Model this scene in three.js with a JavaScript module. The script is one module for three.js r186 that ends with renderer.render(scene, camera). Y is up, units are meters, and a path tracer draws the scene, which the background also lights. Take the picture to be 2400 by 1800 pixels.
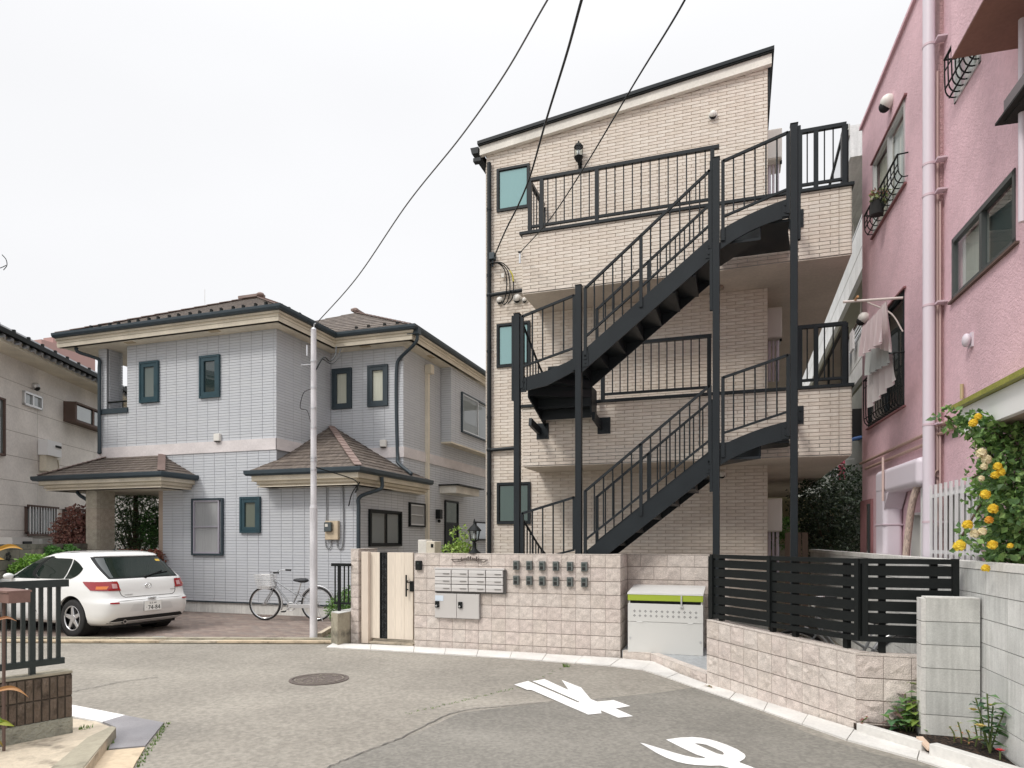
import * as THREE from 'three';
import { mergeGeometries, mergeVertices } from 'three/addons/utils/BufferGeometryUtils.js';
import { RoundedBoxGeometry } from 'three/addons/geometries/RoundedBoxGeometry.js';
import { Brush, Evaluator, SUBTRACTION } from 'three-bvh-csg';

// ---------- camera, sky, sun, exposure ----------
const scene = new THREE.Scene();
const YAW = 18.5 * Math.PI / 180, CA = Math.cos(YAW), SA = Math.sin(YAW), FX = 1584, CX = 1200, HY = 1267, EYE = 1.7;
const camera = new THREE.PerspectiveCamera(2 * Math.atan(HY / FX) * 180 / Math.PI, 2400 / (2 * HY), 0.05, 900);
camera.setViewOffset(2400, 2 * HY, 0, 0, 2400, 1800);          // lens shifted up, verticals stay vertical
camera.position.set(0, EYE, 0); camera.rotation.y = YAW;
const renderer = new THREE.WebGLRenderer({ antialias: true });
renderer.toneMapping = THREE.LinearToneMapping; renderer.toneMappingExposure = 1.5;
renderer.shadowMap.enabled = true;

let seed = 7;
const rnd = () => { seed = (seed * 1664525 + 1013904223) >>> 0; return seed / 4294967296; };
const rr = (a, b) => a + (b - a) * rnd();
const hash = (x, y, s) => { let h = (x * 374761393 + y * 668265263 + s * 974634777) | 0; h = Math.imul(h ^ (h >>> 13), 1274126177); h ^= h >>> 16; return (h >>> 0) / 4294967296; };
function vnoise(x, y, p, q, s) {                                   // periodic value noise
  const x0 = Math.floor(x), y0 = Math.floor(y), fx = x - x0, fy = y - y0, u = fx * fx * (3 - 2 * fx), v = fy * fy * (3 - 2 * fy);
  const m = (a, n) => ((a % n) + n) % n, h = (i, j) => hash(m(i, p), m(j, q), s);
  return (h(x0, y0) * (1 - u) + h(x0 + 1, y0) * u) * (1 - v) + (h(x0, y0 + 1) * (1 - u) + h(x0 + 1, y0 + 1) * u) * v;
}
function fbm(u, v, f, oct, s, fy = f) { let a = 0, w = .5, t = 0; for (let o = 0; o < oct; o++) { a += w * vnoise(u * f, v * fy, f, fy, s + o); t += w; w *= .5; f *= 2; fy *= 2; } return a / t; }

{ // bright overcast sky, brighter towards the zenith as a thin overcast is
  const w = 512, h = 256, d = new Float32Array(w * h * 4);
  for (let j = 0; j < h; j++) for (let i = 0; i < w; i++) {
    const el = (j + .5) / h * Math.PI - Math.PI / 2, s = Math.max(0, Math.sin(el));
    const c = fbm(i / w, j / h, 6, 5, 11, 8) - .5, c2 = fbm(i / w, j / h, 18, 3, 31, 22) - .5;
    const L = (.63 + 2.5 * s ** 8) * (1 + .15 * c + .06 * c2), k = (j * w + i) * 4, b = el < 0 ? .35 : 1;
    d[k] = L * b * .985; d[k + 1] = L * b * .99; d[k + 2] = L * b * 1.012; d[k + 3] = 1;
  }
  const t = new THREE.DataTexture(d, w, h, THREE.RGBAFormat, THREE.FloatType);
  t.mapping = THREE.EquirectangularReflectionMapping; t.magFilter = t.minFilter = THREE.LinearFilter; t.needsUpdate = true;
  scene.background = t; scene.environment = t;
}
const sun = new THREE.DirectionalLight(new THREE.Color(1, .95, .88), 1.2);
sun.position.set(-16, 30, 15); sun.target.position.set(-2, 0, -10); sun.castShadow = true; sun.shadow.radius = 24;
sun.shadow.camera.left = -30; sun.shadow.camera.right = 30; sun.shadow.camera.top = 30; sun.shadow.camera.bottom = -30; sun.shadow.camera.far = 90; sun.shadow.mapSize.set(2048, 2048);
scene.add(sun, sun.target);

// ---------- measuring: sight lines of the surveyed photograph meet known planes ----------
const ray = (px, py) => { const u = (px - CX) / FX, v = (HY - py) / FX; return [-SA + u * CA, v, -(CA + u * SA)]; };
const along = (r, k) => [r[0] * k, EYE + r[1] * k, r[2] * k];
const onZ = (px, py, Z) => { const r = ray(px, py); return along(r, Z / r[2]); };
const onX = (px, py, X) => { const r = ray(px, py); return along(r, X / r[0]); };
const onY = (px, py, Y = 0) => { const r = ray(px, py); return along(r, (Y - EYE) / r[1]); };
const atD = (px, py, d) => along(ray(px, py), d);
class Wall {                                                       // a vertical plane through (x0,z0) running towards (dx,dz)
  constructor(x0, z0, dx, dz) { const l = Math.hypot(dx, dz); this.o = [x0, z0]; this.t = [dx / l, dz / l]; this.n = [-dz / l, dx / l]; }
  at(px, py, off = 0) { const r = ray(px, py), n = this.n, k = (this.o[0] * n[0] + this.o[1] * n[1] + off) / (r[0] * n[0] + r[2] * n[1]); const p = along(r, k); return [(p[0] - this.o[0]) * this.t[0] + (p[2] - this.o[1]) * this.t[1], p[1]]; }
  P(s, y, off = 0) { return [this.o[0] + this.t[0] * s + this.n[0] * off, y, this.o[1] + this.t[1] * s + this.n[1] * off]; }
  matrix() { return new THREE.Matrix4().makeBasis(new THREE.Vector3(this.t[0], 0, this.t[1]), new THREE.Vector3(0, 1, 0), new THREE.Vector3(this.n[0], 0, this.n[1])).setPosition(this.o[0], 0, this.o[1]); }
}

// ---------- textures ----------
function tex(n, fn, ny = n) {
  const d = new Uint8Array(n * ny * 4);
  for (let j = 0; j < ny; j++) for (let i = 0; i < n; i++) { const c = fn(i / n, j / ny), k = (j * n + i) * 4; for (let q = 0; q < 3; q++) d[k + q] = Math.max(0, Math.min(255, 255 * (c.length ? c[q] : c))); d[k + 3] = 255; }
  const t = new THREE.DataTexture(d, n, ny); t.wrapS = t.wrapT = THREE.RepeatWrapping; t.magFilter = THREE.LinearFilter; t.minFilter = THREE.LinearMipmapLinearFilter; t.generateMipmaps = true; t.needsUpdate = true; return t;
}
const T_GRAIN = tex(512, (u, v) => { const g = fbm(u, v, 128, 2, 3), m = fbm(u, v, 5, 4, 9), sp = hash((u * 512) | 0, (v * 512) | 0, 4); return .80 + .34 * (g - .5) + .16 * (m - .5) + (sp > .965 ? .14 : sp < .04 ? -.2 : 0); });
const T_MOTTLE = tex(512, (u, v) => .88 + .14 * (fbm(u, v, 4, 6, 21) - .5) + .06 * (fbm(u, v, 60, 2, 22) - .5));
const T_PATCH = tex(1024, (u, v) => { const m = fbm(u, v, 6, 6, 41), s = fbm(u, v, 3, 4, 44, 9), g = fbm(u, v, 160, 2, 45), sp = hash((u * 1024) | 0, (v * 1024) | 0, 6); const k = .85 + .11 * (m - .5) + .10 * (s - .5) + .20 * (g - .5) + (sp > .985 ? .12 : sp < .03 ? -.12 : 0); return [k * 1.0, k * .985, k * .955]; });
const T_ROUGH = tex(512, (u, v) => { const a = fbm(u, v, 24, 5, 51); return Math.min(1, Math.max(0, .5 + 1.6 * (a - .5))); });
const T_STREAK = tex(512, (u, v) => .87 + .12 * (fbm(u, v, 40, 3, 61, 3) - .5) + .14 * (fbm(u, v, 5, 5, 63) - .5) + .06 * (fbm(u, v, 128, 1, 64) - .5));
const T_WOOD = tex(256, (u, v) => .88 + .09 * (fbm(u, v, 24, 3, 71, 2) - .5));
const T_BARK = tex(256, (u, v) => .8 + .5 * (fbm(u, v, 20, 4, 73, 6) - .5));
const T_DIRT = tex(512, (u, v) => { const a = fbm(u, v, 7, 5, 81), b = fbm(u, v, 30, 3, 82); const k = .86 - Math.max(0, a - .52) * 1.5 * b + .1 * (b - .5); return [k, k * .985, k * .95]; });
const tcache = new Map();
function rep(t, size, srgb) { const key = t.uuid + size + srgb; if (!tcache.has(key)) { const c = t.clone(); c.repeat.set(1 / size, 1 / size); if (srgb) c.colorSpace = THREE.SRGBColorSpace; c.needsUpdate = true; tcache.set(key, c); } return tcache.get(key); }
function mat(c, r = .8, o = {}) {
  const kk = o.map ? 1.36 : 1, p = { color: new THREE.Color().setRGB(...c.map(v => v * kk)), roughness: r, metalness: o.metal || 0 };
  if (o.map) p.map = rep(o.map, o.size || 1, true);
  if (o.bump) { p.bumpMap = rep(o.bump, o.bsize || o.size || 1, false); p.bumpScale = o.bs || .004; }
  if (o.vc) p.vertexColors = true;
  if (o.double) p.side = THREE.DoubleSide;
  for (const k of ['transmission', 'thickness', 'clearcoat', 'clearcoatRoughness', 'ior', 'sheen', 'specularIntensity']) if (o[k] !== undefined) p[k] = o[k];
  return (o.transmission || o.clearcoat || o.specularIntensity) ? new THREE.MeshPhysicalMaterial(p) : new THREE.MeshStandardMaterial(p);
}
const M = {
  asphalt: mat([.28, .267, .245], .93, { map: T_PATCH, size: 5, bump: T_GRAIN, bsize: .6, bs: .006 }),
  asphaltDark: mat([.218, .213, .20], .93, { map: T_PATCH, size: 4.1, bump: T_GRAIN, bsize: .6, bs: .006 }),
  paint: mat([.76, .755, .74], .75, { map: T_MOTTLE, size: .9 }),
  gutter: mat([.63, .615, .585], .85, { map: T_MOTTLE, size: 1.2, bump: T_GRAIN, bsize: .5, bs: .002 }),
  concrete: mat([.50, .50, .475], .88, { map: T_STREAK, size: 1.1, bump: T_GRAIN, bsize: .5, bs: .003 }),
  concretePale: mat([.64, .63, .60], .88, { map: T_STREAK, size: 1.3, bump: T_GRAIN, bsize: .5, bs: .003 }),
  concreteOld: mat([.37, .35, .29], .92, { map: T_DIRT, size: 1.2, bump: T_ROUGH, bsize: .4, bs: .004 }),
  slab: mat([.55, .49, .41], .92, { map: T_DIRT, size: 1.0, bump: T_ROUGH, bsize: .5, bs: .005 }),
  beigeStrip: mat([.56, .47, .36], .9, { map: T_DIRT, size: .9 }),
  granite: mat([.42, .44, .45], .7, { map: T_GRAIN, size: .25 }),
  soil: mat([.13, .075, .045], 1, { map: T_ROUGH, size: .4, bump: T_ROUGH, bsize: .2, bs: .03 }),
  steel: mat([.017, .0215, .025], .42, { map: T_MOTTLE, size: .9, specularIntensity: .45 }),
  black: mat([.0105, .0125, .0125], .5, { map: T_MOTTLE, size: .6, specularIntensity: .35 }),
  navy: mat([.030, .046, .058], .5, { map: T_MOTTLE, size: .7 }),
  teal: mat([.018, .052, .068], .45, { map: T_MOTTLE, size: .5 }),
  cream: mat([.68, .62, .51], .7, { map: T_MOTTLE, size: 1.4 }),
  creamLight: mat([.72, .695, .635], .7, { map: T_MOTTLE, size: 1.4 }),
  taupe: mat([.34, .275, .225], .8, { map: T_MOTTLE, size: 2 }),
  soffit: mat([.62, .55, .48], .8, { map: T_MOTTLE, size: 2 }),
  glass: mat([.9, .94, .93], .02, { transmission: 1, thickness: 0, ior: 1.5 }),
  frosted: mat([.23, .40, .41], .12, { clearcoat: .6, clearcoatRoughness: .04 }),
  darkGlass: mat([.025, .04, .04], .04, { clearcoat: 1, clearcoatRoughness: .02 }),
  greyGlass: mat([.16, .19, .185], .1, { clearcoat: 1, clearcoatRoughness: .03 }),
  curtain: mat([.62, .58, .50], .95, { map: T_WOOD, size: .5 }),
  curtainGrey: mat([.42, .42, .39], .95, { map: T_WOOD, size: .5 }),
  dark: mat([.018, .018, .018], .9),
  whitePlastic: mat([.72, .70, .66], .5),
  lilac: mat([.66, .60, .66], .45),
  pink: mat([.64, .43, .475], .9, { map: T_MOTTLE, size: 2.6, bump: T_ROUGH, bsize: .3, bs: .0035 }),
  pinkDark: mat([.26, .12, .125], .8, { map: T_MOTTLE, size: 1 }),
  maroon: mat([.115, .075, .062], .8, { map: T_MOTTLE, size: 1.2 }),
  galvanised: mat([.55, .56, .58], .35, { metal: .7, map: T_MOTTLE, size: .6 }),
  chrome: mat([.75, .76, .77], .18, { metal: 1 }),
  silver: mat([.60, .60, .60], .35, { metal: .6 }),
  rubber: mat([.02, .02, .02], .8, { map: T_GRAIN, size: .1 }),
  white: mat([.80, .80, .80], .5),
  whiteWall: mat([.70, .71, .71], .8, { map: T_STREAK, size: 2 }),
  beigeWall: mat([.60, .53, .475], .85, { map: T_MOTTLE, size: 2.5, bump: T_ROUGH, bsize: .4, bs: .003 }),
  bark: mat([.13, .09, .06], .95, { map: T_BARK, size: .4 }),
};
M.leaf = mat([1, 1, 1], .6, { vc: true, double: true, transmission: .3, thickness: 0 });

// ---------- building things ----------
const names = new Map();
function numbered(n) { const k = names.get(n) || 0; names.set(n, k + 1); return k ? `${n}_${String(k).padStart(3, '0')}` : n; }
function tag(o, label, category, group) { o.userData.label = label; o.userData.category = category; if (group) o.userData.group = group; return o; }
function thing(name, label, category, base = [0, 0, 0], group) {
  const o = new THREE.Group(); o.name = numbered(name); o.position.set(...base); o._base = base; tag(o, label, category, group); scene.add(o); return o;
}
function metre(g) {
  const p = g.attributes.position, n = g.attributes.normal, uv = new Float32Array(p.count * 2);
  for (let i = 0; i < p.count; i++) {
    const ax = Math.abs(n.getX(i)), ay = Math.abs(n.getY(i)), az = Math.abs(n.getZ(i));
    if (ay >= ax && ay >= az) { uv[2 * i] = p.getX(i); uv[2 * i + 1] = p.getZ(i); } else if (ax > az) { uv[2 * i] = p.getZ(i); uv[2 * i + 1] = p.getY(i); } else { uv[2 * i] = p.getX(i); uv[2 * i + 1] = p.getY(i); }
  }
  g.setAttribute('uv', new THREE.BufferAttribute(uv, 2)); return g;
}
function weld(list, keepUV) {
  const gs = (Array.isArray(list) ? list.flat(3) : [list]).map(g0 => {
    let g = g0.index ? g0.toNonIndexed() : g0;
    for (const k of Object.keys(g.attributes)) if (!['position', 'normal', 'uv', 'color'].includes(k)) g.deleteAttribute(k);
    g.morphAttributes = {}; if (!g.attributes.normal) g.computeVertexNormals();
    if (!keepUV || !g.attributes.uv) metre(g); return g;
  });
  const vc = gs.some(g => g.attributes.color); if (!vc) return gs.length > 1 ? mergeGeometries(gs) : gs[0];
  return mergeGeometries(gs);
}
function mesh(name, geos, m, parent, keepUV) {                      // one named part in world coordinates (or in its thing's own)
  const g = weld(geos, keepUV), o = new THREE.Mesh(g, m), b = parent ? parent._base : null;
  if (b) g.translate(-b[0], -b[1], -b[2]);
  o._base = b; o.castShadow = o.receiveShadow = true;
  if (parent) { o.name = name; parent.add(o); } else { o.name = numbered(name); scene.add(o); }
  return o;
}
function struct(name, geos, m, keepUV) { const o = mesh(name, geos, m, null, keepUV); o.userData.kind = 'structure'; return o; }
const box = (x0, x1, y0, y1, z0, z1) => new THREE.BoxGeometry(Math.abs(x1 - x0), Math.abs(y1 - y0), Math.abs(z1 - z0)).translate((x0 + x1) / 2, (y0 + y1) / 2, (z0 + z1) / 2);
function rbox(x0, x1, y0, y1, z0, z1, r = .01, s = 2) { return new RoundedBoxGeometry(Math.abs(x1 - x0), Math.abs(y1 - y0), Math.abs(z1 - z0), s, r).translate((x0 + x1) / 2, (y0 + y1) / 2, (z0 + z1) / 2); }
const V3 = a => new THREE.Vector3(...a);
function bar(a, b, w, h = w, up = [0, 1, 0]) {                      // square bar from a to b
  const A = V3(a), B = V3(b), d = B.clone().sub(A), L = d.length(); d.normalize();
  let u = V3(up); if (Math.abs(u.dot(d)) > .98) u = new THREE.Vector3(0, 0, 1);
  const s = new THREE.Vector3().crossVectors(u, d).normalize(); u = new THREE.Vector3().crossVectors(d, s);
  return new THREE.BoxGeometry(w, h, L).applyMatrix4(new THREE.Matrix4().makeBasis(s, u, d).setPosition(A.add(B).multiplyScalar(.5)));
}
function rod(a, b, r, n = 10, r2 = r) {
  const A = V3(a), B = V3(b), d = B.clone().sub(A), L = d.length();
  return new THREE.CylinderGeometry(r2, r, L, n).applyQuaternion(new THREE.Quaternion().setFromUnitVectors(new THREE.Vector3(0, 1, 0), d.normalize())).translate(...A.add(B).multiplyScalar(.5).toArray());
}
const tube = (pts, r, n = 6, seg = 0, closed = false) => new THREE.TubeGeometry(new THREE.CatmullRomCurve3(pts.map(V3), closed, 'centripetal'), seg || pts.length * 6, r, n, closed);
const ball = (c, r, n = 12, sx = 1, sy = 1, sz = 1) => new THREE.SphereGeometry(r, n, Math.max(6, n * .7 | 0)).scale(sx, sy, sz).translate(...c);
function shape(pts, holes = []) { const s = new THREE.Shape(pts.map(p => new THREE.Vector2(...p))); for (const h of holes || []) s.holes.push(new THREE.Path(h.map(p => new THREE.Vector2(...p)))); return s; }
const prism = (pts, z0, z1, holes, bevel = 0) => new THREE.ExtrudeGeometry(shape(pts, holes), { depth: z1 - z0 - 2 * bevel, bevelEnabled: bevel > 0, bevelSize: bevel, bevelThickness: bevel, bevelOffset: -bevel, bevelSegments: 1, curveSegments: 10 }).translate(0, 0, z0 + bevel);
const prismX = (pts, x0, x1) => prism(pts.map(([z, y]) => [-z, y]), x0, x1).rotateY(Math.PI / 2);   // outline in z,y between two x
const flat = (pts, y0, y1, holes) => prism(pts.map(([x, z]) => [x, -z]), y0, y1, holes && holes.map(h => h.map(([x, z]) => [x, -z]))).rotateX(-Math.PI / 2);   // outline in x,z between two heights
const sheet = (pts, y, holes) => new THREE.ShapeGeometry(shape(pts.map(([x, z]) => [x, -z]), holes && holes.map(h => h.map(([x, z]) => [x, -z])))).rotateX(-Math.PI / 2).translate(0, y, 0);
const gp = list => list.map(([x, y]) => { const p = onY(x, y); return [p[0], p[2]]; });
function poly3(pts) { const p = [], f = []; for (let i = 1; i < pts.length - 1; i++) f.push(pts[0], pts[i], pts[i + 1]); for (const q of f) p.push(...q); const g = new THREE.BufferGeometry(); g.setAttribute('position', new THREE.Float32BufferAttribute(p, 3)); g.computeVertexNormals(); return g; }
function sweep(profile, path) {                                    // profile [[out,y]...] closed, path [[x,z]...], outward is to the left of travel seen from above
  const n = path.length, rings = [];
  for (let i = 0; i < n; i++) {
    const dir = (a, b) => { const x = b[0] - a[0], z = b[1] - a[1], l = Math.hypot(x, z); return [x / l, z / l]; };
    const d0 = i ? dir(path[i - 1], path[i]) : dir(path[0], path[1]), d1 = i < n - 1 ? dir(path[i], path[i + 1]) : d0;
    const n0 = [-d0[1], d0[0]], n1 = [-d1[1], d1[0]], k = 1 + n0[0] * n1[0] + n0[1] * n1[1], m = [(n0[0] + n1[0]) / k, (n0[1] + n1[1]) / k];
    rings.push(profile.map(([o, y]) => [path[i][0] + m[0] * o, y, path[i][1] + m[1] * o]));
  }
  const gs = [], P = profile.length;
  for (let i = 0; i < n - 1; i++) for (let j = 0; j < P; j++) { const k = (j + 1) % P; gs.push(poly3([rings[i][j], rings[i][k], rings[i + 1][k], rings[i + 1][j]])); }
  gs.push(poly3(rings[0].slice().reverse()), poly3(rings[n - 1])); return gs;
}
const rect = (o0, o1, y0, y1) => [[o0, y0], [o1, y0], [o1, y1], [o0, y1]];

// tiles and blocks laid on a face: rectangles minus openings
function layTiles(f) {   // f: {M matrix of the face, u0,u1,v0,v1, w,h,gap, bond, holes:[[u0,u1,v0,v1]], top:u=>v, bottom:u=>v}
  const out = []; let row = 0;
  for (let v = f.v0; v < f.v1 - 1e-6; v += f.h, row++) {
    const off = f.bond ? (row % 2) * f.w * f.bond : 0;
    for (let u = f.u0 - off; u < f.u1 - 1e-6; u += f.w) {
      const gu = f.gu ?? f.gap; let rs = [[Math.max(u, f.u0) + gu / 2, Math.min(u + f.w, f.u1) - gu / 2, v + f.gap / 2, Math.min(v + f.h, f.v1) - f.gap / 2]];
      if (f.top) rs = rs.map(r => [r[0], r[1], r[2], Math.min(r[3], f.top(r[0]), f.top(r[1]))]);
      for (const h of f.holes || []) {
        const nx = [];
        for (const r of rs) {
          if (r[1] <= h[0] || r[0] >= h[1] || r[3] <= h[2] || r[2] >= h[3]) { nx.push(r); continue; }
          if (r[0] < h[0]) nx.push([r[0], h[0], r[2], r[3]]); if (r[1] > h[1]) nx.push([h[1], r[1], r[2], r[3]]);
          const a = Math.max(r[0], h[0]), b = Math.min(r[1], h[1]);
          if (r[2] < h[2]) nx.push([a, b, r[2], h[2]]); if (r[3] > h[3]) nx.push([a, b, h[3], r[3]]);
        }
        rs = nx;
      }
      for (const r of rs) if (r[1] - r[0] > .012 && r[3] - r[2] > .008) out.push({ r, M: f.M, t: f.t });
    }
  }
  return out;
}
const inFrame = p => { const d = -SA * p.x - CA * p.z, l = CA * p.x - SA * p.z; if (d < .3) return 0; const px = CX + FX * l / d, py = HY - FX * (p.y - EYE) / d; return px > -20 && px < 2420 && py > -20 && py < 1820 ? FX / d : 0; };
function emitTiles(name, stuffName, tiles, parent, geo, mats, tones, keep = 300, near) {
  const p = new THREE.Vector3(), m = new THREE.Matrix4(), s = new THREE.Matrix4();
  for (const t of tiles) {
    const [a, b, c, d] = t.r; s.makeScale(b - a, d - c, t.t || .01).setPosition((a + b) / 2, (c + d) / 2, 0);
    t.m = new THREE.Matrix4().multiplyMatrices(t.M, s); p.setFromMatrixPosition(t.m);
    const nx = t.M.elements[8], nz = t.M.elements[10], view = p.clone().sub(camera.position), cs = Math.max(0, -(view.x * nx + view.z * nz) / view.length());
    const k = near && !near(p) ? .2 : 1; t.size = inFrame(p) ** 2 * (b - a) * (d - c) * cs * k;
    if (parent._base) t.m.premultiply(new THREE.Matrix4().makeTranslation(-parent._base[0], -parent._base[1], -parent._base[2]));
  }
  tiles.sort((a, b) => b.size - a.size);
  const nK = Math.min(keep, tiles.length);
  for (let i = 0; i < nK; i++) { const o = new THREE.Mesh(geo[i % geo.length], mats[Math.floor(rnd() * mats.length)]); o.name = name; o.castShadow = o.receiveShadow = true; tiles[i].m.decompose(o.position, o.quaternion, o.scale); parent.add(o); }
  const rest = tiles.slice(nK); if (!rest.length) return;
  const im = new THREE.InstancedMesh(geo[0], mats[0].userData.base || mats[0], rest.length), col = new THREE.Color();
  rest.forEach((t, i) => { im.setMatrixAt(i, t.m); im.setColorAt(i, col.setRGB(...tones[Math.floor(rnd() * tones.length)])); });
  im.name = stuffName; im.userData.kind = 'stuff'; im.castShadow = im.receiveShadow = true; parent.add(im);
}
function tileGeo(n) {  // unit tile, back open, slightly chamfered
  const out = [];
  for (let k = 0; k < n; k++) {
    const c = .012, cy = .05, q = [[-.5, -.5], [.5, -.5], [.5, .5], [-.5, .5]], f = [[-.5 + c, -.5 + cy], [.5 - c, -.5 + cy], [.5 - c, .5 - cy], [-.5 + c, .5 - cy]], gs = [];
    gs.push(poly3(f.map(p => [...p, 1])));
    for (let i = 0; i < 4; i++) { const j = (i + 1) % 4; gs.push(poly3([[...q[i], .7], [...q[j], .7], [...f[j], 1], [...f[i], 1]]), poly3([[...q[i], 0], [...q[j], 0], [...q[j], .7], [...q[i], .7]])); }
    const g = weld(gs), uv = g.attributes.uv; for (let i = 0; i < uv.count; i++) uv.setXY(i, uv.getX(i) * .3 + k * .37, uv.getY(i) * .06 + k * .23); out.push(g);
  }
  return out;
}
const TILE = tileGeo(4);
function toned(base, tones, r, o) { const list = tones.map(t => mat(t, r, o)); list[0].userData.base = mat([1, 1, 1], r, o); return list; }

// a split-faced block, baked where it lies: rough front, pulled-back edges
function blockGeo(Mx, r, depth, rough, sd) {
  const [u0, u1, v0, v1] = r, N = 4, pts = [], gs = [];
  for (let j = 0; j <= N; j++) for (let i = 0; i <= N; i++) {
    const e = i === 0 || j === 0 || i === N || j === N, a = i / N, b = j / N;
    const jx = e ? 0 : (hash(i, j, sd) - .5) * .12, jy = e ? 0 : (hash(i, j, sd + 5) - .5) * .12;
    pts.push([u0 + (u1 - u0) * (a + jx), v0 + (v1 - v0) * (b + jy), e ? -.001 : (hash(i, j, sd + 9) - .25) * rough]);
  }
  const P = (i, j) => pts[j * (N + 1) + i];
  const pos = [], uv = [], tri = (...q) => { for (const p of q) { pos.push(...p); uv.push(p[0] + sd * .37, p[1] + sd * .21); } };
  for (let j = 0; j < N; j++) for (let i = 0; i < N; i++) { const a = P(i, j), b = P(i + 1, j), c = P(i + 1, j + 1), d = P(i, j + 1); if (hash(i, j, sd + 3) > .5) tri(a, b, c, a, c, d); else tri(a, b, d, b, c, d); }
  for (const [a, b] of [[P(0, 0), P(N, 0)], [P(N, 0), P(N, N)], [P(N, N), P(0, N)], [P(0, N), P(0, 0)]]) { const a2 = [a[0], a[1], -depth], b2 = [b[0], b[1], -depth]; tri(a2, b2, b, a2, b, a); }
  const g = new THREE.BufferGeometry(); g.setAttribute('position', new THREE.Float32BufferAttribute(pos, 3)); g.setAttribute('uv', new THREE.Float32BufferAttribute(uv, 2)); g.computeVertexNormals(); g.applyMatrix4(Mx); return g;
}
function layBlocks(parent, f, mats, rough = .010, depth = .02) {
  let k = 0; for (const t of layTiles(f)) { const g = blockGeo(f.M, t.r, depth, rough, (seed % 977) + k++); rnd(); const o = new THREE.Mesh(g, mats[Math.floor(rnd() * mats.length)]); if (parent._base) g.translate(-parent._base[0], -parent._base[1], -parent._base[2]); o.name = 'block'; o.castShadow = o.receiveShadow = true; parent.add(o); }
}
const faceZ = Z => new THREE.Matrix4().makeBasis(V3([1, 0, 0]), V3([0, 1, 0]), V3([0, 0, 1])).setPosition(0, 0, Z);           // u = x
const faceX = X => new THREE.Matrix4().makeBasis(V3([0, 0, -1]), V3([0, 1, 0]), V3([1, 0, 0])).setPosition(X, 0, 0);          // u = -z, looks to +x
const faceXn = X => new THREE.Matrix4().makeBasis(V3([0, 0, 1]), V3([0, 1, 0]), V3([-1, 0, 0])).setPosition(X, 0, 0);         // u = z, looks to -x

// leaves: small bent blades through the volume of some lumps
function leaves(name, parent, lumps, n, size, tones, o = {}) {
  const pos = [], nor = [], col = [], tot = lumps.reduce((a, l) => a + l[3] ** 2 * (l[4] || 1), 0);
  const a = new THREE.Vector3(), b = new THREE.Vector3(), c = new THREE.Vector3(), q = new THREE.Vector3();
  for (const [x, y, z, r, wgt = 1, sy = .8] of lumps) {
    const k = Math.round(n * r * r * wgt / tot);
    for (let i = 0; i < k; i++) {
      q.set(rr(-1, 1), rr(-1, 1), rr(-1, 1)); if (q.lengthSq() > 1 || q.lengthSq() < .02) { i--; continue; }
      const R = r * (.55 + .5 * Math.sqrt(rnd())) * (.9 + .3 * hash((q.x * 4 + 9) | 0, (q.y * 4 + 9) | 0, (q.z * 4 + 9) | 0)); q.normalize();
      const px = x + q.x * R, py = y + q.y * R * sy, pz = z + q.z * R;
      a.set(rr(-1, 1), rr(-1, 1) * (o.flat ?? .8), rr(-1, 1)).addScaledVector(q, .5).normalize(); if (o.droop) { a.y -= o.droop; a.normalize(); } b.set(rr(-1, 1), rr(-1, 1), rr(-1, 1)).cross(a).normalize(); c.crossVectors(a, b);
      const L = size * rr(.6, 1.25), W = L * (o.slim || .5) * .5, t = tones[Math.floor(rnd() * tones.length)], v = rr(.8, 1.15);
      const p0 = [px, py, pz], tip = [px + a.x * L, py + a.y * L - L * .12, pz + a.z * L], m = L * .5, k1 = [px + a.x * m + b.x * W + c.x * W * .4, py + a.y * m + b.y * W + c.y * W * .4, pz + a.z * m + b.z * W + c.z * W * .4], k2 = [px + a.x * m - b.x * W + c.x * W * .4, py + a.y * m - b.y * W + c.y * W * .4, pz + a.z * m - b.z * W + c.z * W * .4];
      for (const p of [p0, k1, tip, p0, tip, k2]) { pos.push(...p); nor.push(c.x, c.y, c.z); col.push(t[0] * v, t[1] * v, t[2] * v); }
    }
  }
  const g = new THREE.BufferGeometry(); g.setAttribute('position', new THREE.Float32BufferAttribute(pos, 3)); g.computeVertexNormals(); g.setAttribute('color', new THREE.Float32BufferAttribute(col, 3)); metre(g);
  return mesh(name, g, M.leaf, parent, true);
}
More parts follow.
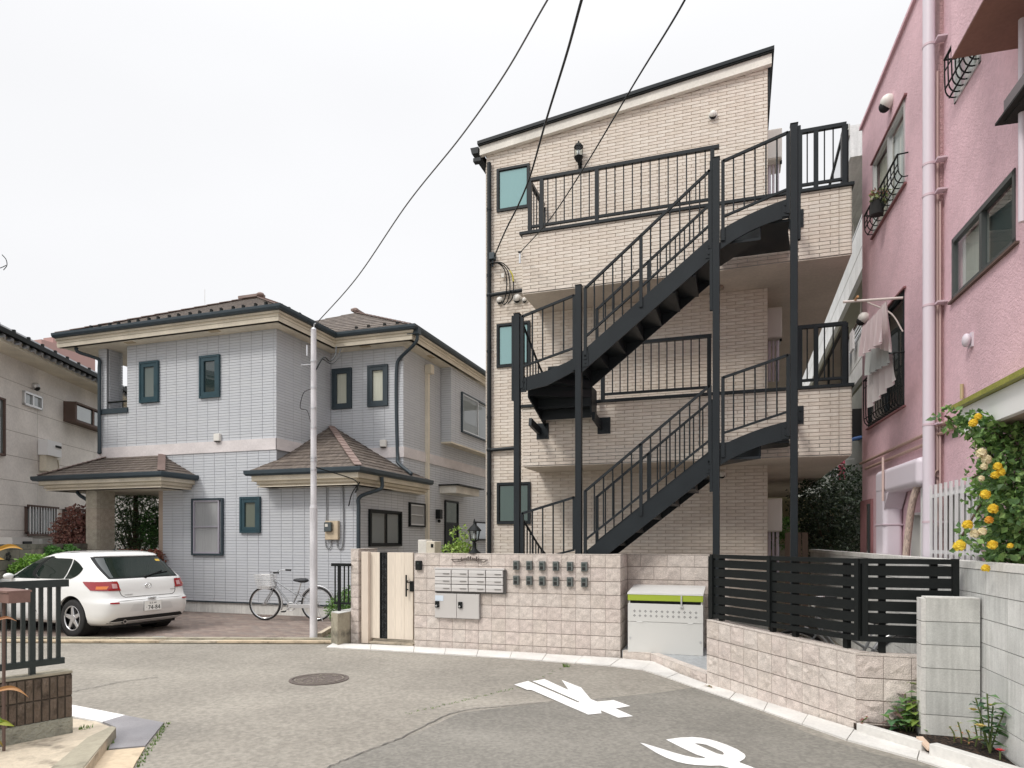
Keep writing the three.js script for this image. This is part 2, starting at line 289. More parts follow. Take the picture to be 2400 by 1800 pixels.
// ---------- ground, road, gutters, markings ----------
struct('ground', new THREE.PlaneGeometry(700, 700).rotateX(-Math.PI / 2).translate(0, -.012, 0), mat([.22, .21, .18], .95, { map: T_PATCH, size: 7 }));
struct('road', sheet([[-40, -6.2], [-19.5, -6.4], [-10.9, -8.1], [-6.3, -9.55], [-4.9, -9.9], [-1.5, -9.8], [.5, -8.6], [2.2, -6.4], [3.2, -4.5], [4, 6], [-40, 6]], 0), M.asphalt);
struct('asphalt_patch', sheet([...gp([[700, 1845], [779, 1797], [862, 1762], [974, 1721], [1077, 1672], [1170, 1660], [1278, 1648], [1376, 1640], [1468, 1632], [1560, 1622], [1640, 1610], [1760, 1662], [1900, 1722], [2050, 1768], [2180, 1800]]), [.9, -3.3], [-.4, -1.2], [-3.2, -1.6]], .004), M.asphaltDark);
{ // brick paved drive before the grey house, with its edge course
  const dr = thing('driveway', 'brown brick paved drive under the white car and the bicycle', 'driveway'); dr.userData = { kind: 'structure' };
  const edge = x => -8.24 - (x + 10.5) * .31;                     // road side line
  mesh('paver_bed', flat([[-19, edge(-19) + .02], [-6.35, edge(-6.35) + .0], [-6.35, -12.85], [-13.1, -12.85], [-13.1, -16], [-19, -16]].map(([x, z]) => [x, z - .42]), -.01, .012), mat([.16, .125, .105], .95, { map: T_MOTTLE }), dr);
  const tones = [[.265, .205, .175], [.225, .175, .152], [.305, .245, .21], [.25, .205, .18]], tl = [];
  const Mx = new THREE.Matrix4().makeBasis(V3([1, 0, 0]), V3([0, 0, -1]), V3([0, 1, 0])).setPosition(0, .012, 0);
  let row = 0; for (let z = -8.6; z > -12.8; z -= .105, row++) for (let x = -15.5 + (row % 2) * .105; x < -6.5; x += .21) if (z < edge(x) - .5 && z < edge(x + .21) - .5) tl.push({ r: [x + .004, x + .206, -z - .101, -z - .004], M: Mx, t: .008 });
  emitTiles('paver', 'paver_field', tl, dr, TILE, toned(null, tones, .95, { map: T_GRAIN, size: .3 }), tones, 300);
  const n = 12; for (let i = 0; i < n; i++) { const x0 = -17.5 + i * .93, x1 = x0 + .92; if (x1 > -6.2) break; mesh('edge_stone', flat([[x0, edge(x0) - .13], [x1, edge(x1) - .13], [x1, edge(x1) - .29], [x0, edge(x0) - .29]], 0, .03 + (i % 3) * .002), i % 4 === 1 ? M.slab : M.beigeStrip, dr); }
  for (let i = 0; i < n; i++) { const x0 = -17.5 + i * .93, x1 = x0 + .915; if (x1 > -6.2) break; mesh('edge_kerb', flat([[x0, edge(x0) - .31], [x1, edge(x1) - .31], [x1, edge(x1) - .44], [x0, edge(x0) - .44]], 0, .055), M.concreteOld, dr); }
}
{ // pale concrete gutter slabs along the beige walls
  const g = thing('gutter', '', ''); g.userData = { kind: 'structure' };
  const inner = gp([[780, 1509], [870, 1512], [971, 1517], [1200, 1529], [1454, 1545], [1530, 1552], [1590, 1580], [1656, 1605], [1800, 1648], [2003, 1712], [2160, 1745], [2290, 1785], [2420, 1830], [2700, 1960]]);
  const outer = gp([[765, 1518], [868, 1524], [969, 1530], [1195, 1544], [1430, 1562], [1505, 1571], [1565, 1590], [1640, 1617], [1790, 1668], [1985, 1737], [2150, 1783], [2270, 1822], [2390, 1865], [2640, 2000]]);
  for (let i = 0; i < inner.length - 1; i++) {
    const L = Math.hypot(inner[i + 1][0] - inner[i][0], inner[i + 1][1] - inner[i][1]), n = Math.max(1, Math.round(L / .6)), mix = (a, b, t) => [a[0] + (b[0] - a[0]) * t, a[1] + (b[1] - a[1]) * t];
    for (let k = 0; k < n; k++) { const t0 = k / n + .004 / L, t1 = (k + 1) / n - .004 / L; mesh('gutter_slab', flat([mix(inner[i], inner[i + 1], t0), mix(inner[i], inner[i + 1], t1), mix(outer[i], outer[i + 1], t1), mix(outer[i], outer[i + 1], t0)], -.01, .014 + .003 * ((i + k) % 2)), M.gutter, g); }
  }
}
{ // road lettering, seen upside down
  const m = (x, y) => [1200 + x / 3.95, 1580 + y / 3.95], G = l => gp(l.map(p => m(...p)));
  tag(mesh('road_marking', sheet(G([[20, 103], [150, 70], [610, 270], [630, 265], [190, 72], [300, 52], [525, 155], [460, 60], [640, 130], [730, 240], [790, 262], [940, 247], [1095, 303], [960, 325], [1120, 397], [985, 412], [820, 342], [830, 370], [705, 383], [180, 153], [140, 152]]), .009), M.paint), 'white painted angular character on the road, farther from the camera', 'road marking');
  tag(mesh('road_marking', sheet(G([[1185, 645], [1330, 735], [1430, 785], [1530, 822], [1610, 840], [1700, 852], [1830, 858], [1930, 857], [2000, 876], [2300, 1000], [2430, 965], [2212, 866], [2100, 825], [2150, 795], [2163, 770], [2150, 748], [2080, 703], [1990, 664], [1900, 633], [1825, 612], [1750, 598], [1670, 591], [1560, 596], [1425, 615], [1560, 685], [1700, 752], [1790, 782], [1780, 788], [1700, 784], [1600, 764], [1500, 736], [1360, 692], [1220, 650]]), .009, [G([[1690, 650], [1740, 652], [1800, 664], [1880, 697], [1950, 730], [1962, 745], [1955, 757], [1930, 753], [1890, 742], [1790, 697]])]), M.paint), 'white painted looping character at the bottom edge of the road', 'road marking');
}
{ // cast iron manhole cover
  const c = onY(748, 1592.5), t = thing('manhole_cover', 'round rusty brown cast iron manhole cover in the road', 'manhole cover', [c[0], 0, c[2]]);
  const iron = mat([.155, .125, .11], .7, { map: T_GRAIN, size: .3, bump: T_ROUGH, bsize: .1, bs: .004 }), iron2 = mat([.24, .21, .175], .7, { map: T_GRAIN, size: .3 });
  const ring = (a, b, y) => { const s = new THREE.Shape().absarc(0, 0, b, 0, Math.PI * 2); s.holes.push(new THREE.Path().absarc(0, 0, a, 0, Math.PI * 2, true)); return new THREE.ExtrudeGeometry(s, { depth: y, bevelEnabled: false, curveSegments: 40 }).rotateX(-Math.PI / 2).translate(c[0], .002, c[2]); };
  mesh('frame', ring(.315, .355, .008), iron, t); mesh('lid', new THREE.CylinderGeometry(.305, .305, .006, 48).translate(c[0], .004, c[2]), iron, t);
  const st = []; for (let k = 0; k < 75; k++) { const a = rr(0, 6.28), r = Math.sqrt(rnd()) * .27, x = c[0] + r * Math.cos(a), z = c[2] + r * Math.sin(a), b = rr(0, 6.28), l = rr(.01, .035); st.push(tube([[x, .009, z], [x + l * Math.cos(b), .009, z + l * Math.sin(b)], [x + l * Math.cos(b) + l * Math.cos(b + 1.3), .009, z + l * Math.sin(b) + l * Math.sin(b + 1.3)]], .0055, 4, 5)); }
  mesh('relief', st, iron2, t); mesh('rim', ring(.278, .292, .011), iron2, t);
}
{ const c = onY(368, 1498), t = thing('valve_cover', 'small round metal cover in the brick drive near the car', 'cover', [c[0], 0, c[2]]); mesh('lid', new THREE.CylinderGeometry(.11, .11, .012, 24).translate(c[0], .028, c[2]), M.galvanised, t); mesh('rim', new THREE.TorusGeometry(.12, .014, 6, 28).rotateX(Math.PI / 2).translate(c[0], .026, c[2]), M.concreteOld, t); }
function tuft(name, label, cat, spots, n, h, tones, group) {       // grass and weeds
  const pos = [], col = [];
  for (const [x, y, z, r] of spots) for (let i = 0; i < n; i++) {
    const a = rr(0, 6.28), q = r * Math.sqrt(rnd()), bx = x + q * Math.cos(a), bz = z + q * Math.sin(a), l = h * rr(.5, 1.2), d = rr(0, 6.28), lean = rr(.2, .9) * l, w = .004 + l * .05, t = tones[Math.floor(rnd() * tones.length)];
    const A = [bx - w * Math.sin(d), y, bz + w * Math.cos(d)], B = [bx + w * Math.sin(d), y, bz - w * Math.cos(d)], C = [bx + lean * Math.cos(d), y + l, bz + lean * Math.sin(d)];
    pos.push(...A, ...B, ...C); for (let k = 0; k < 3; k++) col.push(...t);
  }
  const g = new THREE.BufferGeometry(); g.setAttribute('position', new THREE.Float32BufferAttribute(pos, 3)); g.computeVertexNormals(); g.setAttribute('color', new THREE.Float32BufferAttribute(col, 3)); metre(g);
  const o = mesh(name, g, M.leaf, null, true); tag(o, label, cat, group); return o;
}
const GREENS = [[.10, .20, .03], [.16, .26, .05], [.07, .15, .025], [.20, .28, .07]];
{ const a = onY(962, 1672), b = onY(1215, 1612), c = onY(1325, 1563), sp = []; for (let i = 0; i < 26; i++) { const t = i / 26, p = t < .7 ? [a[0] + (b[0] - a[0]) * t / .7, 0, a[2] + (b[2] - a[2]) * t / .7] : [b[0] + (c[0] - b[0]) * (t - .7) / .3, 0, b[2] + (c[2] - b[2]) * (t - .7) / .3]; sp.push([p[0] + rr(-.02, .02), .003, p[2] + rr(-.02, .02), .03]); } tuft('weeds', 'thin line of green moss in a crack of the road', 'weeds', sp, 10, .012, GREENS); const d = onY(1327, 1563); tuft('weeds', 'small weed sprouting in the road near the beige wall', 'weeds', [[d[0], .003, d[2], .05]], 40, .05, GREENS); }
{ // fine seams and cracks in the asphalt
  const seams = thing('road_seam', '', ''); seams.userData = { kind: 'structure' }; const sm = mat([.13, .125, .115], .95);
  for (const l of [[[170, 1622], [230, 1610], [290, 1598], [370, 1588]], [[700, 1838], [800, 1785], [930, 1735], [1077, 1668], [1180, 1656], [1300, 1645]]]) {
    const c = new THREE.CatmullRomCurve3(l.map(p => V3(onY(...p)))), n = 70, L = [], R = []; for (let i = 0; i <= n; i++) { const p = c.getPoint(i / n), t = c.getTangent(i / n), w = .004 + .006 * rnd(), j = rr(-.012, .012); L.push([p.x - t.z * (w + j), p.z + t.x * (w + j)]); R.unshift([p.x + t.z * (w - j), p.z - t.x * (w - j)]); } mesh('crack', sheet([...L, ...R], .0075), sm, seams); }
}
// ---------- near left corner: slab, kerb, brown block wall with black fence ----------
const SLAB_Y = .10;
{ const s = thing('corner_slab', '', ''); s.userData = { kind: 'structure' };
  const gy = (l, y) => l.map(([x, yy]) => { const p = onY(x, yy, y); return [p[0], p[2]]; });
  mesh('slab', flat([...gy([[270, 1707], [226, 1690], [150, 1680], [-60, 1650], [-400, 1700], [-500, 2100], [120, 1900], [206, 1790]], SLAB_Y)], -.01, SLAB_Y - .004), M.slab, s);
  mesh('kerb', flat(gy([[272, 1706], [262, 1702], [205, 1729], [120, 1800], [70, 1850], [150, 1880], [192, 1803]], SLAB_Y), -.01, SLAB_Y + .003), M.concreteOld, s);
  const g = thing('corner_gutter', '', ''); g.userData = { kind: 'structure' };
  mesh('gutter_slab', flat(gp([[40, 1640], [170, 1655], [293, 1679], [240, 1695], [170, 1681], [40, 1662]]), -.01, .014), M.paint, g);
  mesh('steel_plate', flat(gp([[293, 1680], [384, 1697], [340, 1752], [250, 1760], [230, 1758], [272, 1708], [241, 1695]]), -.01, .016), mat([.30, .29, .30], .55, { map: T_MOTTLE, size: .8, metal: .3, bump: T_GRAIN, bsize: .12, bs: .004 }), g);
  mesh('gutter_slab', flat(gp([[340, 1755], [250, 1763], [228, 1770], [190, 1815], [150, 1880], [270, 1900], [316, 1795]]), -.01, .015), M.beigeStrip, g);
  const w0 = onY(384, 1697), w1 = onY(318, 1795), sp = []; for (let i = 0; i < 14; i++) { const t = i / 13; sp.push([w0[0] + (w1[0] - w0[0]) * t + .03, 0, w0[2] + (w1[2] - w0[2]) * t, .03]); }
  tuft('weeds', 'green weeds along the edge of the steel gutter plate', 'weeds', sp, 16, .022, GREENS);
  const q = onY(250, 1748), q2 = onY(237, 1762); tuft('weeds', 'two green weed tufts under the old kerb edge', 'weeds', [[q[0], .01, q[2], .06], [q2[0], .01, q2[2], .05]], 40, .04, GREENS);
  const s2 = onY(200, 1707, SLAB_Y); tuft('weeds', 'small green weed on the concrete slab beside the brown wall', 'weeds', [[s2[0], SLAB_Y, s2[2], .05]], 30, .03, GREENS);
}
// wall line: base end at px 170 and running nearer to the left
const BW_END = onY(170, 1716, SLAB_Y), BW = new Wall(BW_END[0], BW_END[2], -Math.sin(20 * Math.PI / 180), Math.cos(20 * Math.PI / 180));
BW.n = [BW.n[0] * -1, BW.n[1] * -1]; if (BW.n[0] < 0) BW.n = BW.n.map(v => -v);
{
  const M4 = new THREE.Matrix4().makeBasis(V3([-BW.t[0], 0, -BW.t[1]]), V3([0, 1, 0]), V3([BW.n[0], 0, BW.n[1]])).setPosition(BW.o[0], 0, BW.o[1]);
  const top = .615, t = thing('brown_block_wall', 'low brown ribbed block wall on a grey mossy footing at the left edge', 'wall', [BW.o[0], 0, BW.o[1]]);
  const P = (u, y, n) => [BW.o[0] + BW.t[0] * u + BW.n[0] * n, y, BW.o[1] + BW.t[1] * u + BW.n[1] * n];
  const slabBox = (u0, u1, y0, y1, n0, n1) => box(-u1, -u0, y0, y1, n0, n1).applyMatrix4(M4);
  mesh('footing', slabBox(0, 4.5, 0, .23, -.14, .006), mat([.34, .35, .31], .95, { map: T_DIRT, size: .7, bump: T_ROUGH, bsize: .3, bs: .008 }), t);
  mesh('core', slabBox(.004, 4.5, .23, top - .02, -.14, -.012), mat([.085, .07, .055], .95), t);
  mesh('coping', slabBox(0, 4.5, top - .02, top, -.15, .0), M.concreteOld, t);
  const brown = [[.235, .185, .15], [.21, .165, .135], [.25, .20, .165], [.20, .16, .13]].map(c => mat(c, .95, { map: T_DIRT, size: .5, bump: T_ROUGH, bsize: .12, bs: .012 }));
  for (let r = 0; r < 2; r++) for (let k = 0; k < 50; k++) { const u0 = k * .056, w = .047; const g = blockGeo(M4, [-u0 - w, -u0 - .003, .235 + r * .18, .235 + r * .18 + .166], .02, .014, 100 + r * 50 + k); const o = new THREE.Mesh(g.translate(-BW.o[0], 0, -BW.o[1]), brown[(k * 3 + r) % 4]); o.name = 'block'; o.castShadow = o.receiveShadow = true; t.add(o); }
  // fence on top
  const f = thing('black_fence', 'black aluminium railing of upright slats on the low brown wall', 'fence', [BW.o[0], top, BW.o[1]]), green = mat([.022, .032, .031], .45, { map: T_MOTTLE, size: .5 }), N = -.075;
  const yT = 1.345, yB = .70, L = 3.4, e = .06;
  mesh('top_rail', bar(P(e - .05, yT, N), P(L, yT, N), .055, .06), green, f); mesh('bottom_rail', bar(P(e - .02, yB, N), P(L, yB, N), .05, .05), green, f);
  for (let k = 0; k < 40; k++) { if (k === 3 || k === 20) continue; mesh('slat', bar(P(e + .02 + k * .062, yB + .02, N), P(e + .02 + k * .062, yT - .02, N), .028, .03, [BW.n[0], 0, BW.n[1]]), green, f); }
  for (const k of [3, 20]) mesh('post', bar(P(e + .02 + k * .062, top - .01, N), P(e + .02 + k * .062, yT, N), .04, .045, [BW.n[0], 0, BW.n[1]]), green, f);
}
// brown letter box on its stem behind the fence
{ const c = atD(20, 1398, 5.2), t = thing('letter_box', 'brown metal letter box on a thin stem behind the black railing', 'letter box', [c[0], 0, c[2]]), br = mat([.20, .12, .10], .5, { map: T_MOTTLE, size: .4 });
  const a = atD(-40, 1398, 5.35), b = atD(46, 1398, 5.0), y0 = atD(20, 1410, 5.1)[1], y1 = atD(20, 1386, 5.1)[1]; mesh('box', bar([a[0], (y0 + y1) / 2 + .0, a[2]], [b[0], (y0 + y1) / 2, b[2]], .14, y1 - y0), br, t); mesh('lid', bar([a[0], y1 + .006, a[2]], [b[0], y1 + .006, b[2]], .16, .014), br, t); const s = atD(9, 1410, 5.15); mesh('stem', rod([s[0], .1, s[2]], [s[0], y0 + .01, s[2]], .011), M.maroon, t); }
// the plant at the left edge: long arching blades
{ const t = thing('garden_plant', 'long arching yellow, orange and green leaves at the left edge', 'plant', [-3.9, .1, -2.9]);
  const blade = (pts, w, d0, c) => { const P = pts.map(([x, y], i) => atD(x, y, d0)), c3 = new THREE.CatmullRomCurve3(P.map(V3)), n = 12, pos = []; const q = []; for (let i = 0; i <= n; i++) { const p = c3.getPoint(i / n), k = w * Math.sin(Math.PI * Math.min(1, .12 + i / n * .88)) + .001; q.push([[p.x, p.y + k * .6, p.z + k * .5], [p.x, p.y, p.z], [p.x, p.y - k * .6, p.z + k * .5]]); } const gs = []; for (let i = 0; i < n; i++) for (let j = 0; j < 2; j++) gs.push(poly3([q[i][j], q[i + 1][j], q[i + 1][j + 1], q[i][j + 1]])); mesh('leaf', gs, mat(c, .6, { double: true, transmission: .25, thickness: 0 }), t); };
  blade([[-60, 1640], [0, 1616], [30, 1611], [50, 1618], [68, 1635]], .022, 4.2, [.50, .26, .10]);
  blade([[-40, 1292], [0, 1287], [22, 1280], [40, 1281], [54, 1288]], .022, 4.3, [.55, .30, .04]);
  blade([[-40, 1462], [5, 1449], [22, 1447], [40, 1456]], .014, 4.3, [.42, .20, .09]);
  blade([[-30, 1690], [4, 1690], [22, 1694], [34, 1702]], .03, 4.1, [.30, .34, .02]);
  blade([[-30, 1676], [2, 1683], [10, 1690]], .03, 4.1, [.16, .30, .02]);
  blade([[-30, 1300], [0, 1308], [10, 1311]], .012, 4.3, [.55, .34, .05]);
  blade([[-30, 1725], [0, 1735], [8, 1750]], .02, 4.0, [.28, .20, .03]);
}
// ---------- the three-storey beige building ----------
const btones = [[.66, .595, .52], [.69, .63, .56], [.635, .565, .49], [.655, .585, .515], [.675, .61, .54]];
const ZB = -11.5, ZW = -12.54, ST = 3.08, XL = -4.735, XR = .488, BL = -3.646, BR = 1.647;
const bmats = toned(null, btones, .78, { map: T_MOTTLE, size: .4 });
const joint = mat([.49, .405, .335], .95, { map: T_MOTTLE, size: .5 });
const zx = (px, py, Z) => { const p = onZ(px, py, Z); return [p[0], p[1]]; };
function frameGeo(x0, x1, y0, y1, w, z0, z1) { return [box(x0, x1, y1 - w, y1, z0, z1), box(x0, x1, y0, y0 + w, z0, z1), box(x0, x0 + w, y0 + w, y1 - w, z0, z1), box(x1 - w, x1, y0 + w, y1 - w, z0, z1)]; }
const building = thing('apartment_building', 'three-storey apartment building clad in beige brick tiles with outside balconies', 'building', [-1.5, 0, -14]);
{
  const b = building, roofY = x => { const a = onZ(1130, 330, ZW + .12), c = onZ(1806, 112, ZW + .12); return a[1] + (c[1] - a[1]) * (x - a[0]) / (c[0] - a[0]); };   // top line of the gable
  const w3 = [...zx(1165, 398, ZW), ...zx(1242, 486, ZW)], w2 = [...zx(1165, 761, ZW), ...zx(1243, 856, ZW)], w1 = [...zx(1165.5, 1132, ZW), ...zx(1244, 1228, ZW)];
  const wins = [w3, w2, w1].map(w => [w[0], w[2], w[3], w[1]]);
  // walls
  const front = [[XL, 0], [XR, 0], [XR, roofY(XR)], [XL, roofY(XL)]];
  mesh('wall', prism(front, ZW - .012 - .2, ZW - .012), joint, b);
  mesh('side_wall', [box(XL, XL + .2, 0, roofY(XL) - .05, -22, ZW - .22), box(XR - .2, XR, 0, roofY(XR) - .05, -22, ZW - .22), box(XL + .2, XR - .2, 0, roofY(XL) - .1, -22, -21.8)], mat([.58, .50, .43], .85, { map: T_STREAK, size: 1 }), b);
  // brick tiles
  const holes = wins.map(([a, c, d, e]) => [a + .01, c - .01, d + .01, e - .01]);
  let tl = layTiles({ M: faceZ(ZW - .012), u0: XL + .001, u1: XR - .001, v0: .35, v1: 11, w: .303, h: .0592, gap: .007, bond: .5, t: .012, top: u => roofY(u) - .235, holes });
  for (const k of [0, 1]) {                                        // balcony fronts and right ends
    const y0 = 3.01 + k * ST, y1 = 4.07 + k * ST;
    tl = tl.concat(layTiles({ M: faceZ(ZB), u0: BL, u1: BR - .17, v0: y0 + .02, v1: y1, w: .303, h: .0592, gap: .007, bond: .5, t: .012 }), layTiles({ M: faceZ(ZB), u0: BR - .17, u1: BR, v0: y0 + .02, v1: y1, w: .17, h: .0592, gap: .007, t: .012 }),
      layTiles({ M: faceXn(BL), u0: ZW, u1: ZB, v0: y0 + .02, v1: y1, w: .303, h: .0592, gap: .007, bond: .5, t: .012 }), layTiles({ M: faceX(BR), u0: -ZB, u1: 15, v0: y0 + .02, v1: y1, w: .303, h: .0592, gap: .007, bond: .5, t: .012 }));
  }
  tl = tl.concat(layTiles({ M: faceXn(XL), u0: -16, u1: ZW, v0: .35, v1: 9.1, w: .303, h: .0592, gap: .007, bond: .5, t: .012 }));
  emitTiles('brick', 'brick_field', tl, b, TILE, bmats, btones, 300);
  // gable board, roof edge
  const gx0 = XL - .1, gx1 = XR + .06;
  mesh('gable_board', prism([[gx0, roofY(gx0) - .255], [gx1, roofY(gx1) - .255], [gx1, roofY(gx1) - .06], [gx0, roofY(gx0) - .06]], ZW + .005, ZW + .10), M.creamLight, b);
  mesh('roof', [prism([[gx0 - .03, roofY(gx0 - .03) - .06], [gx1 + .04, roofY(gx1 + .04) - .06], [gx1 + .04, roofY(gx1 + .04)], [gx0 - .03, roofY(gx0 - .03)]], -22.2, ZW + .16)], M.steel, b);
  mesh('roof_drip', prism([[gx0 - .02, roofY(gx0 - .02) - .085], [gx1 + .03, roofY(gx1 + .03) - .085], [gx1 + .03, roofY(gx1 + .03) - .06], [gx0 - .02, roofY(gx0 - .02) - .06]], ZW + .1, ZW + .145), M.black, b);
  mesh('edge_trim', [box(XR + .012, XR + .04, roofY(XR) - .9, roofY(XR) - .06, ZW - .1, ZW - .02)], M.steel, b);
  { const x = gx0 - .12, y = roofY(gx0) - .12; mesh('gutter', [prism([[x - .05, y - .08], [x + .09, y - .08], [x + .09, y + .04], [x - .08, y + .04], [x - .07, y]], -22, ZW + .1), box(x - .02, x + .14, y - .24, y - .17, ZW - .02, ZW + .1)], M.steel, b);
    const dx = XL + .085; mesh('downpipe', [rod([dx, .3, ZW + .06], [dx, y - .3, ZW + .06], .043, 12), ...[1.2, 2.6, 4.1, 5.4, 6.9, 8.2].map(h => rod([dx, h, ZW + .06], [dx, h + .05, ZW + .06], .05, 12))], M.steel, b);
    for (const [px, py] of [[1221, 681], [1208, 1050]]) { const e = onZ(px, py, ZW + .05); mesh('drain_pipe', [rod([dx, e[1] - .02, ZW + .06], [e[0] + .05, e[1], ZW + .06], .036, 10), ball([dx, e[1] - .02, ZW + .06], .056, 10)], M.steel, b); } }
  // windows
  wins.forEach(([x0, x1, y0, y1], i) => {
    const w = mesh('window', frameGeo(x0, x1, y0, y1, .045, ZW - .06, ZW + .035), M.steel, b);
    mesh('pane', box(x0 + .045, x1 - .045, y0 + .045, y1 - .045, ZW - .008, ZW + .008), i < 2 ? M.frosted : mat([.045, .085, .07], .06, { clearcoat: 1, clearcoatRoughness: .02 }), w);
    mesh('sash', frameGeo(x0 + .04, x1 - .04, y0 + .04, y1 - .04, .022, ZW - .01, ZW + .016), M.black, w);
  });
  // balcony slabs, parapets, rails
  for (const k of [0, 1]) {
    const y0 = 3.01 + k * ST, yf = y0 + .3, y1 = 4.07 + k * ST, sx0 = -3.3, sx1 = -2.28, ex0 = .0, ex1 = .72;
    mesh('balcony_slab', flat([[BL + .01, ZB - .012], [BR - .012, ZB - .012], [BR - .012, -22], [XR + .002, -22], [XR + .002, ZW + .002], [BL + .01, ZW + .002]], y0 + .012, yf), M.concrete, b);
    mesh('soffit', flat([[BL, ZB], [BR, ZB], [BR, -22], [XR + .001, -22], [XR + .001, ZW + .001], [BL, ZW + .001]], y0, y0 + .011), M.soffit, b);
    // parapet core, with an opening on the stair side
    const core = [];
    if (k === 0) core.push(box(BL + .01, BR - .012, yf, y1 - .01, ZB - .14, ZB - .001)); else core.push(box(BL + .01, BR - .012, yf, y1 - .01, ZB - .14, ZB - .001));
    core.push(box(BR - .14, BR - .001, yf, y1 - .01, -22, ZB - .141), box(BL + .001, BL + .13, yf, y1 - .01, ZW, ZB - .141));
    mesh('parapet', core, joint, b);
    const cap = [box(BL - .05, BR + .04, y1, y1 + .045, ZB - .16, ZB + .05), box(BR - .16, BR + .04, y1, y1 + .045, -22, ZB - .16), box(BL - .05, BL + .15, y1, y1 + .045, ZW, ZB - .16)];
    mesh('parapet_cap', cap, M.steel, b);
    // rails
    const rail = (pA, pB, yb, yt, posts, n, endPosts) => {
      const g = mesh('balcony_rail', [bar([pA[0], yt, pA[1]], [pB[0], yt, pB[1]], .065, .055)], M.steel, b);
      mesh('bottom_rail', bar([pA[0], yb, pA[1]], [pB[0], yb, pB[1]], .045, .04), M.steel, g);
      const L = Math.hypot(pB[0] - pA[0], pB[1] - pA[1]), at = s => [pA[0] + (pB[0] - pA[0]) * s / L, pA[1] + (pB[1] - pA[1]) * s / L];
      for (const s of posts) { const q = at(s); mesh('post', box(q[0] - .033, q[0] + .033, y1 + .04, yt - .027, q[1] - .03, q[1] + .03), M.steel, g); }
      for (let i = 0; i < n; i++) { const s = (i + .5) * L / n; if (posts.some(p => Math.abs(p - s) < .05)) continue; const q = at(s); mesh('baluster', rod([q[0], yb, q[1]], [q[0], yt, q[1]], .011, 6), M.steel, g); }
    };
    const yt = 8.14 - (1 - k) * ST, yb = 7.30 - (1 - k) * ST, zR = ZB - .055;
    const xa = k ? onZ(1237, 420, zR)[0] : onZ(1409, 800, zR)[0], xb = k ? onZ(1686, 340, zR)[0] : onZ(1668, 780, zR)[0];
    const ps = k ? [.04, .26, onZ(1399, 450, zR)[0] - xa, xb - xa - .11] : [.03, xb - xa - .04];
    rail([xa, zR], [xb, zR], yb, yt, ps, k ? 22 : 14);
    if (k) rail([xa + .02, zR - .04], [xa + .02, ZW + .05], yb, yt, [.96], 5);
    const xc = onZ(1862, 300, zR)[0], xd = BR - .06;
    rail([xc, zR], [xd, zR], yb, yt, [.08, (xd - xc) * .42, xd - xc - .03], 6);
    rail([xd - .0, zR - .04], [xd, -19], yb, yt, [2, 4, 6], 40);
    mesh('rail_screen', box(xd - .015, xd + .015, yb, yt - .02, -18, zR - .5), M.darkGlass, b);
    mesh('corner_post', box(xd - .05, xd + .05, y1 + .045, yt - .02, zR - .25, zR - .12), M.steel, b);
  }
  // ground floor plinth and things fixed to the corridor wall
  mesh('plinth', [box(XL - .01, XR + .01, 0, .35, ZW - .3, ZW + .005)], M.concrete, b);
  for (const [k, y0, y1] of [[0, 1168, 1246], [1, 722, 794], [2, 306, 377]]) {
    const a = onZ(1812, k === 2 ? 306 : y0, -13.25), c = onZ(1812, y1, -13.25), t = thing('meter_cabinet', ['beige tall cabinet on the ground floor corridor wall', 'beige tall cabinet on the middle floor corridor wall', 'pale tall cabinet beside the top floor corridor, against the sky'][k], 'cabinet', [XR + .15, c[1], -13.4]);
    mesh('body', rbox(XR + .005, XR + .27, c[1], a[1], -13.75, -13.2, .015), M.creamLight, t); mesh('door', rbox(XR + .02, XR + .255, c[1] + .02, a[1] - .03, -13.2, -13.185, .006), M.whitePlastic, t); mesh('vent_slots', Array.from({ length: 5 }, (_, i) => box(XR + .235, XR + .274, a[1] - .12 - i * .12, a[1] - .07 - i * .12, -13.33, -13.28)), M.dark, t);
    mesh('pipes', [[.06, .03], [.13, .022], [.2, .03]].map(([x, r]) => rod([XR + x, c[1] - .75, -13.4], [XR + x, c[1] + .01, -13.4], r, 8)), M.lilac, t);
  }
}
// brackets of things on the wall
{ const p = onZ(1355.5, 356, ZW + .16), t = thing('wall_lantern', 'black coach lantern on the beige wall under the sloping roof', 'lantern', [p[0], p[1], ZW]);
  const c = [p[0], p[1], ZW + .14];
  mesh('body', [new THREE.LatheGeometry([[0, -.24], [.012, -.235], [.02, -.215], [.012, -.20], [.05, -.16], [.082, -.10], [.088, -.085]].map(q => new THREE.Vector2(...q)), 12).translate(...c), new THREE.LatheGeometry([[.088, .09], [.09, .105], [.06, .15], [.03, .17], [.014, .18], [.02, .2], [0, .225]].map(q => new THREE.Vector2(...q)), 12).translate(...c)], M.black, t);
  mesh('cage', Array.from({ length: 6 }, (_, i) => { const a = i * Math.PI / 3 + .3; return rod([c[0] + .082 * Math.cos(a), c[1] - .09, c[2] + .082 * Math.sin(a)], [c[0] + .086 * Math.cos(a), c[1] + .095, c[2] + .086 * Math.sin(a)], .006, 5); }), M.black, t);
  mesh('glass', new THREE.CylinderGeometry(.076, .074, .18, 16, 1, true).translate(...c), M.glass, t); mesh('bulb', ball([c[0], c[1], c[2]], .035, 10, 1, 1.5, 1), M.white, t);
  mesh('arm', [tube([[c[0], c[1] - .2, ZW], [c[0], c[1] - .23, ZW + .08], c.map((v, i) => i === 1 ? v - .23 : v)], .011, 6), box(c[0] - .035, c[0] + .035, c[1] - .26, c[1] - .06, ZW, ZW + .018)], M.black, t); }
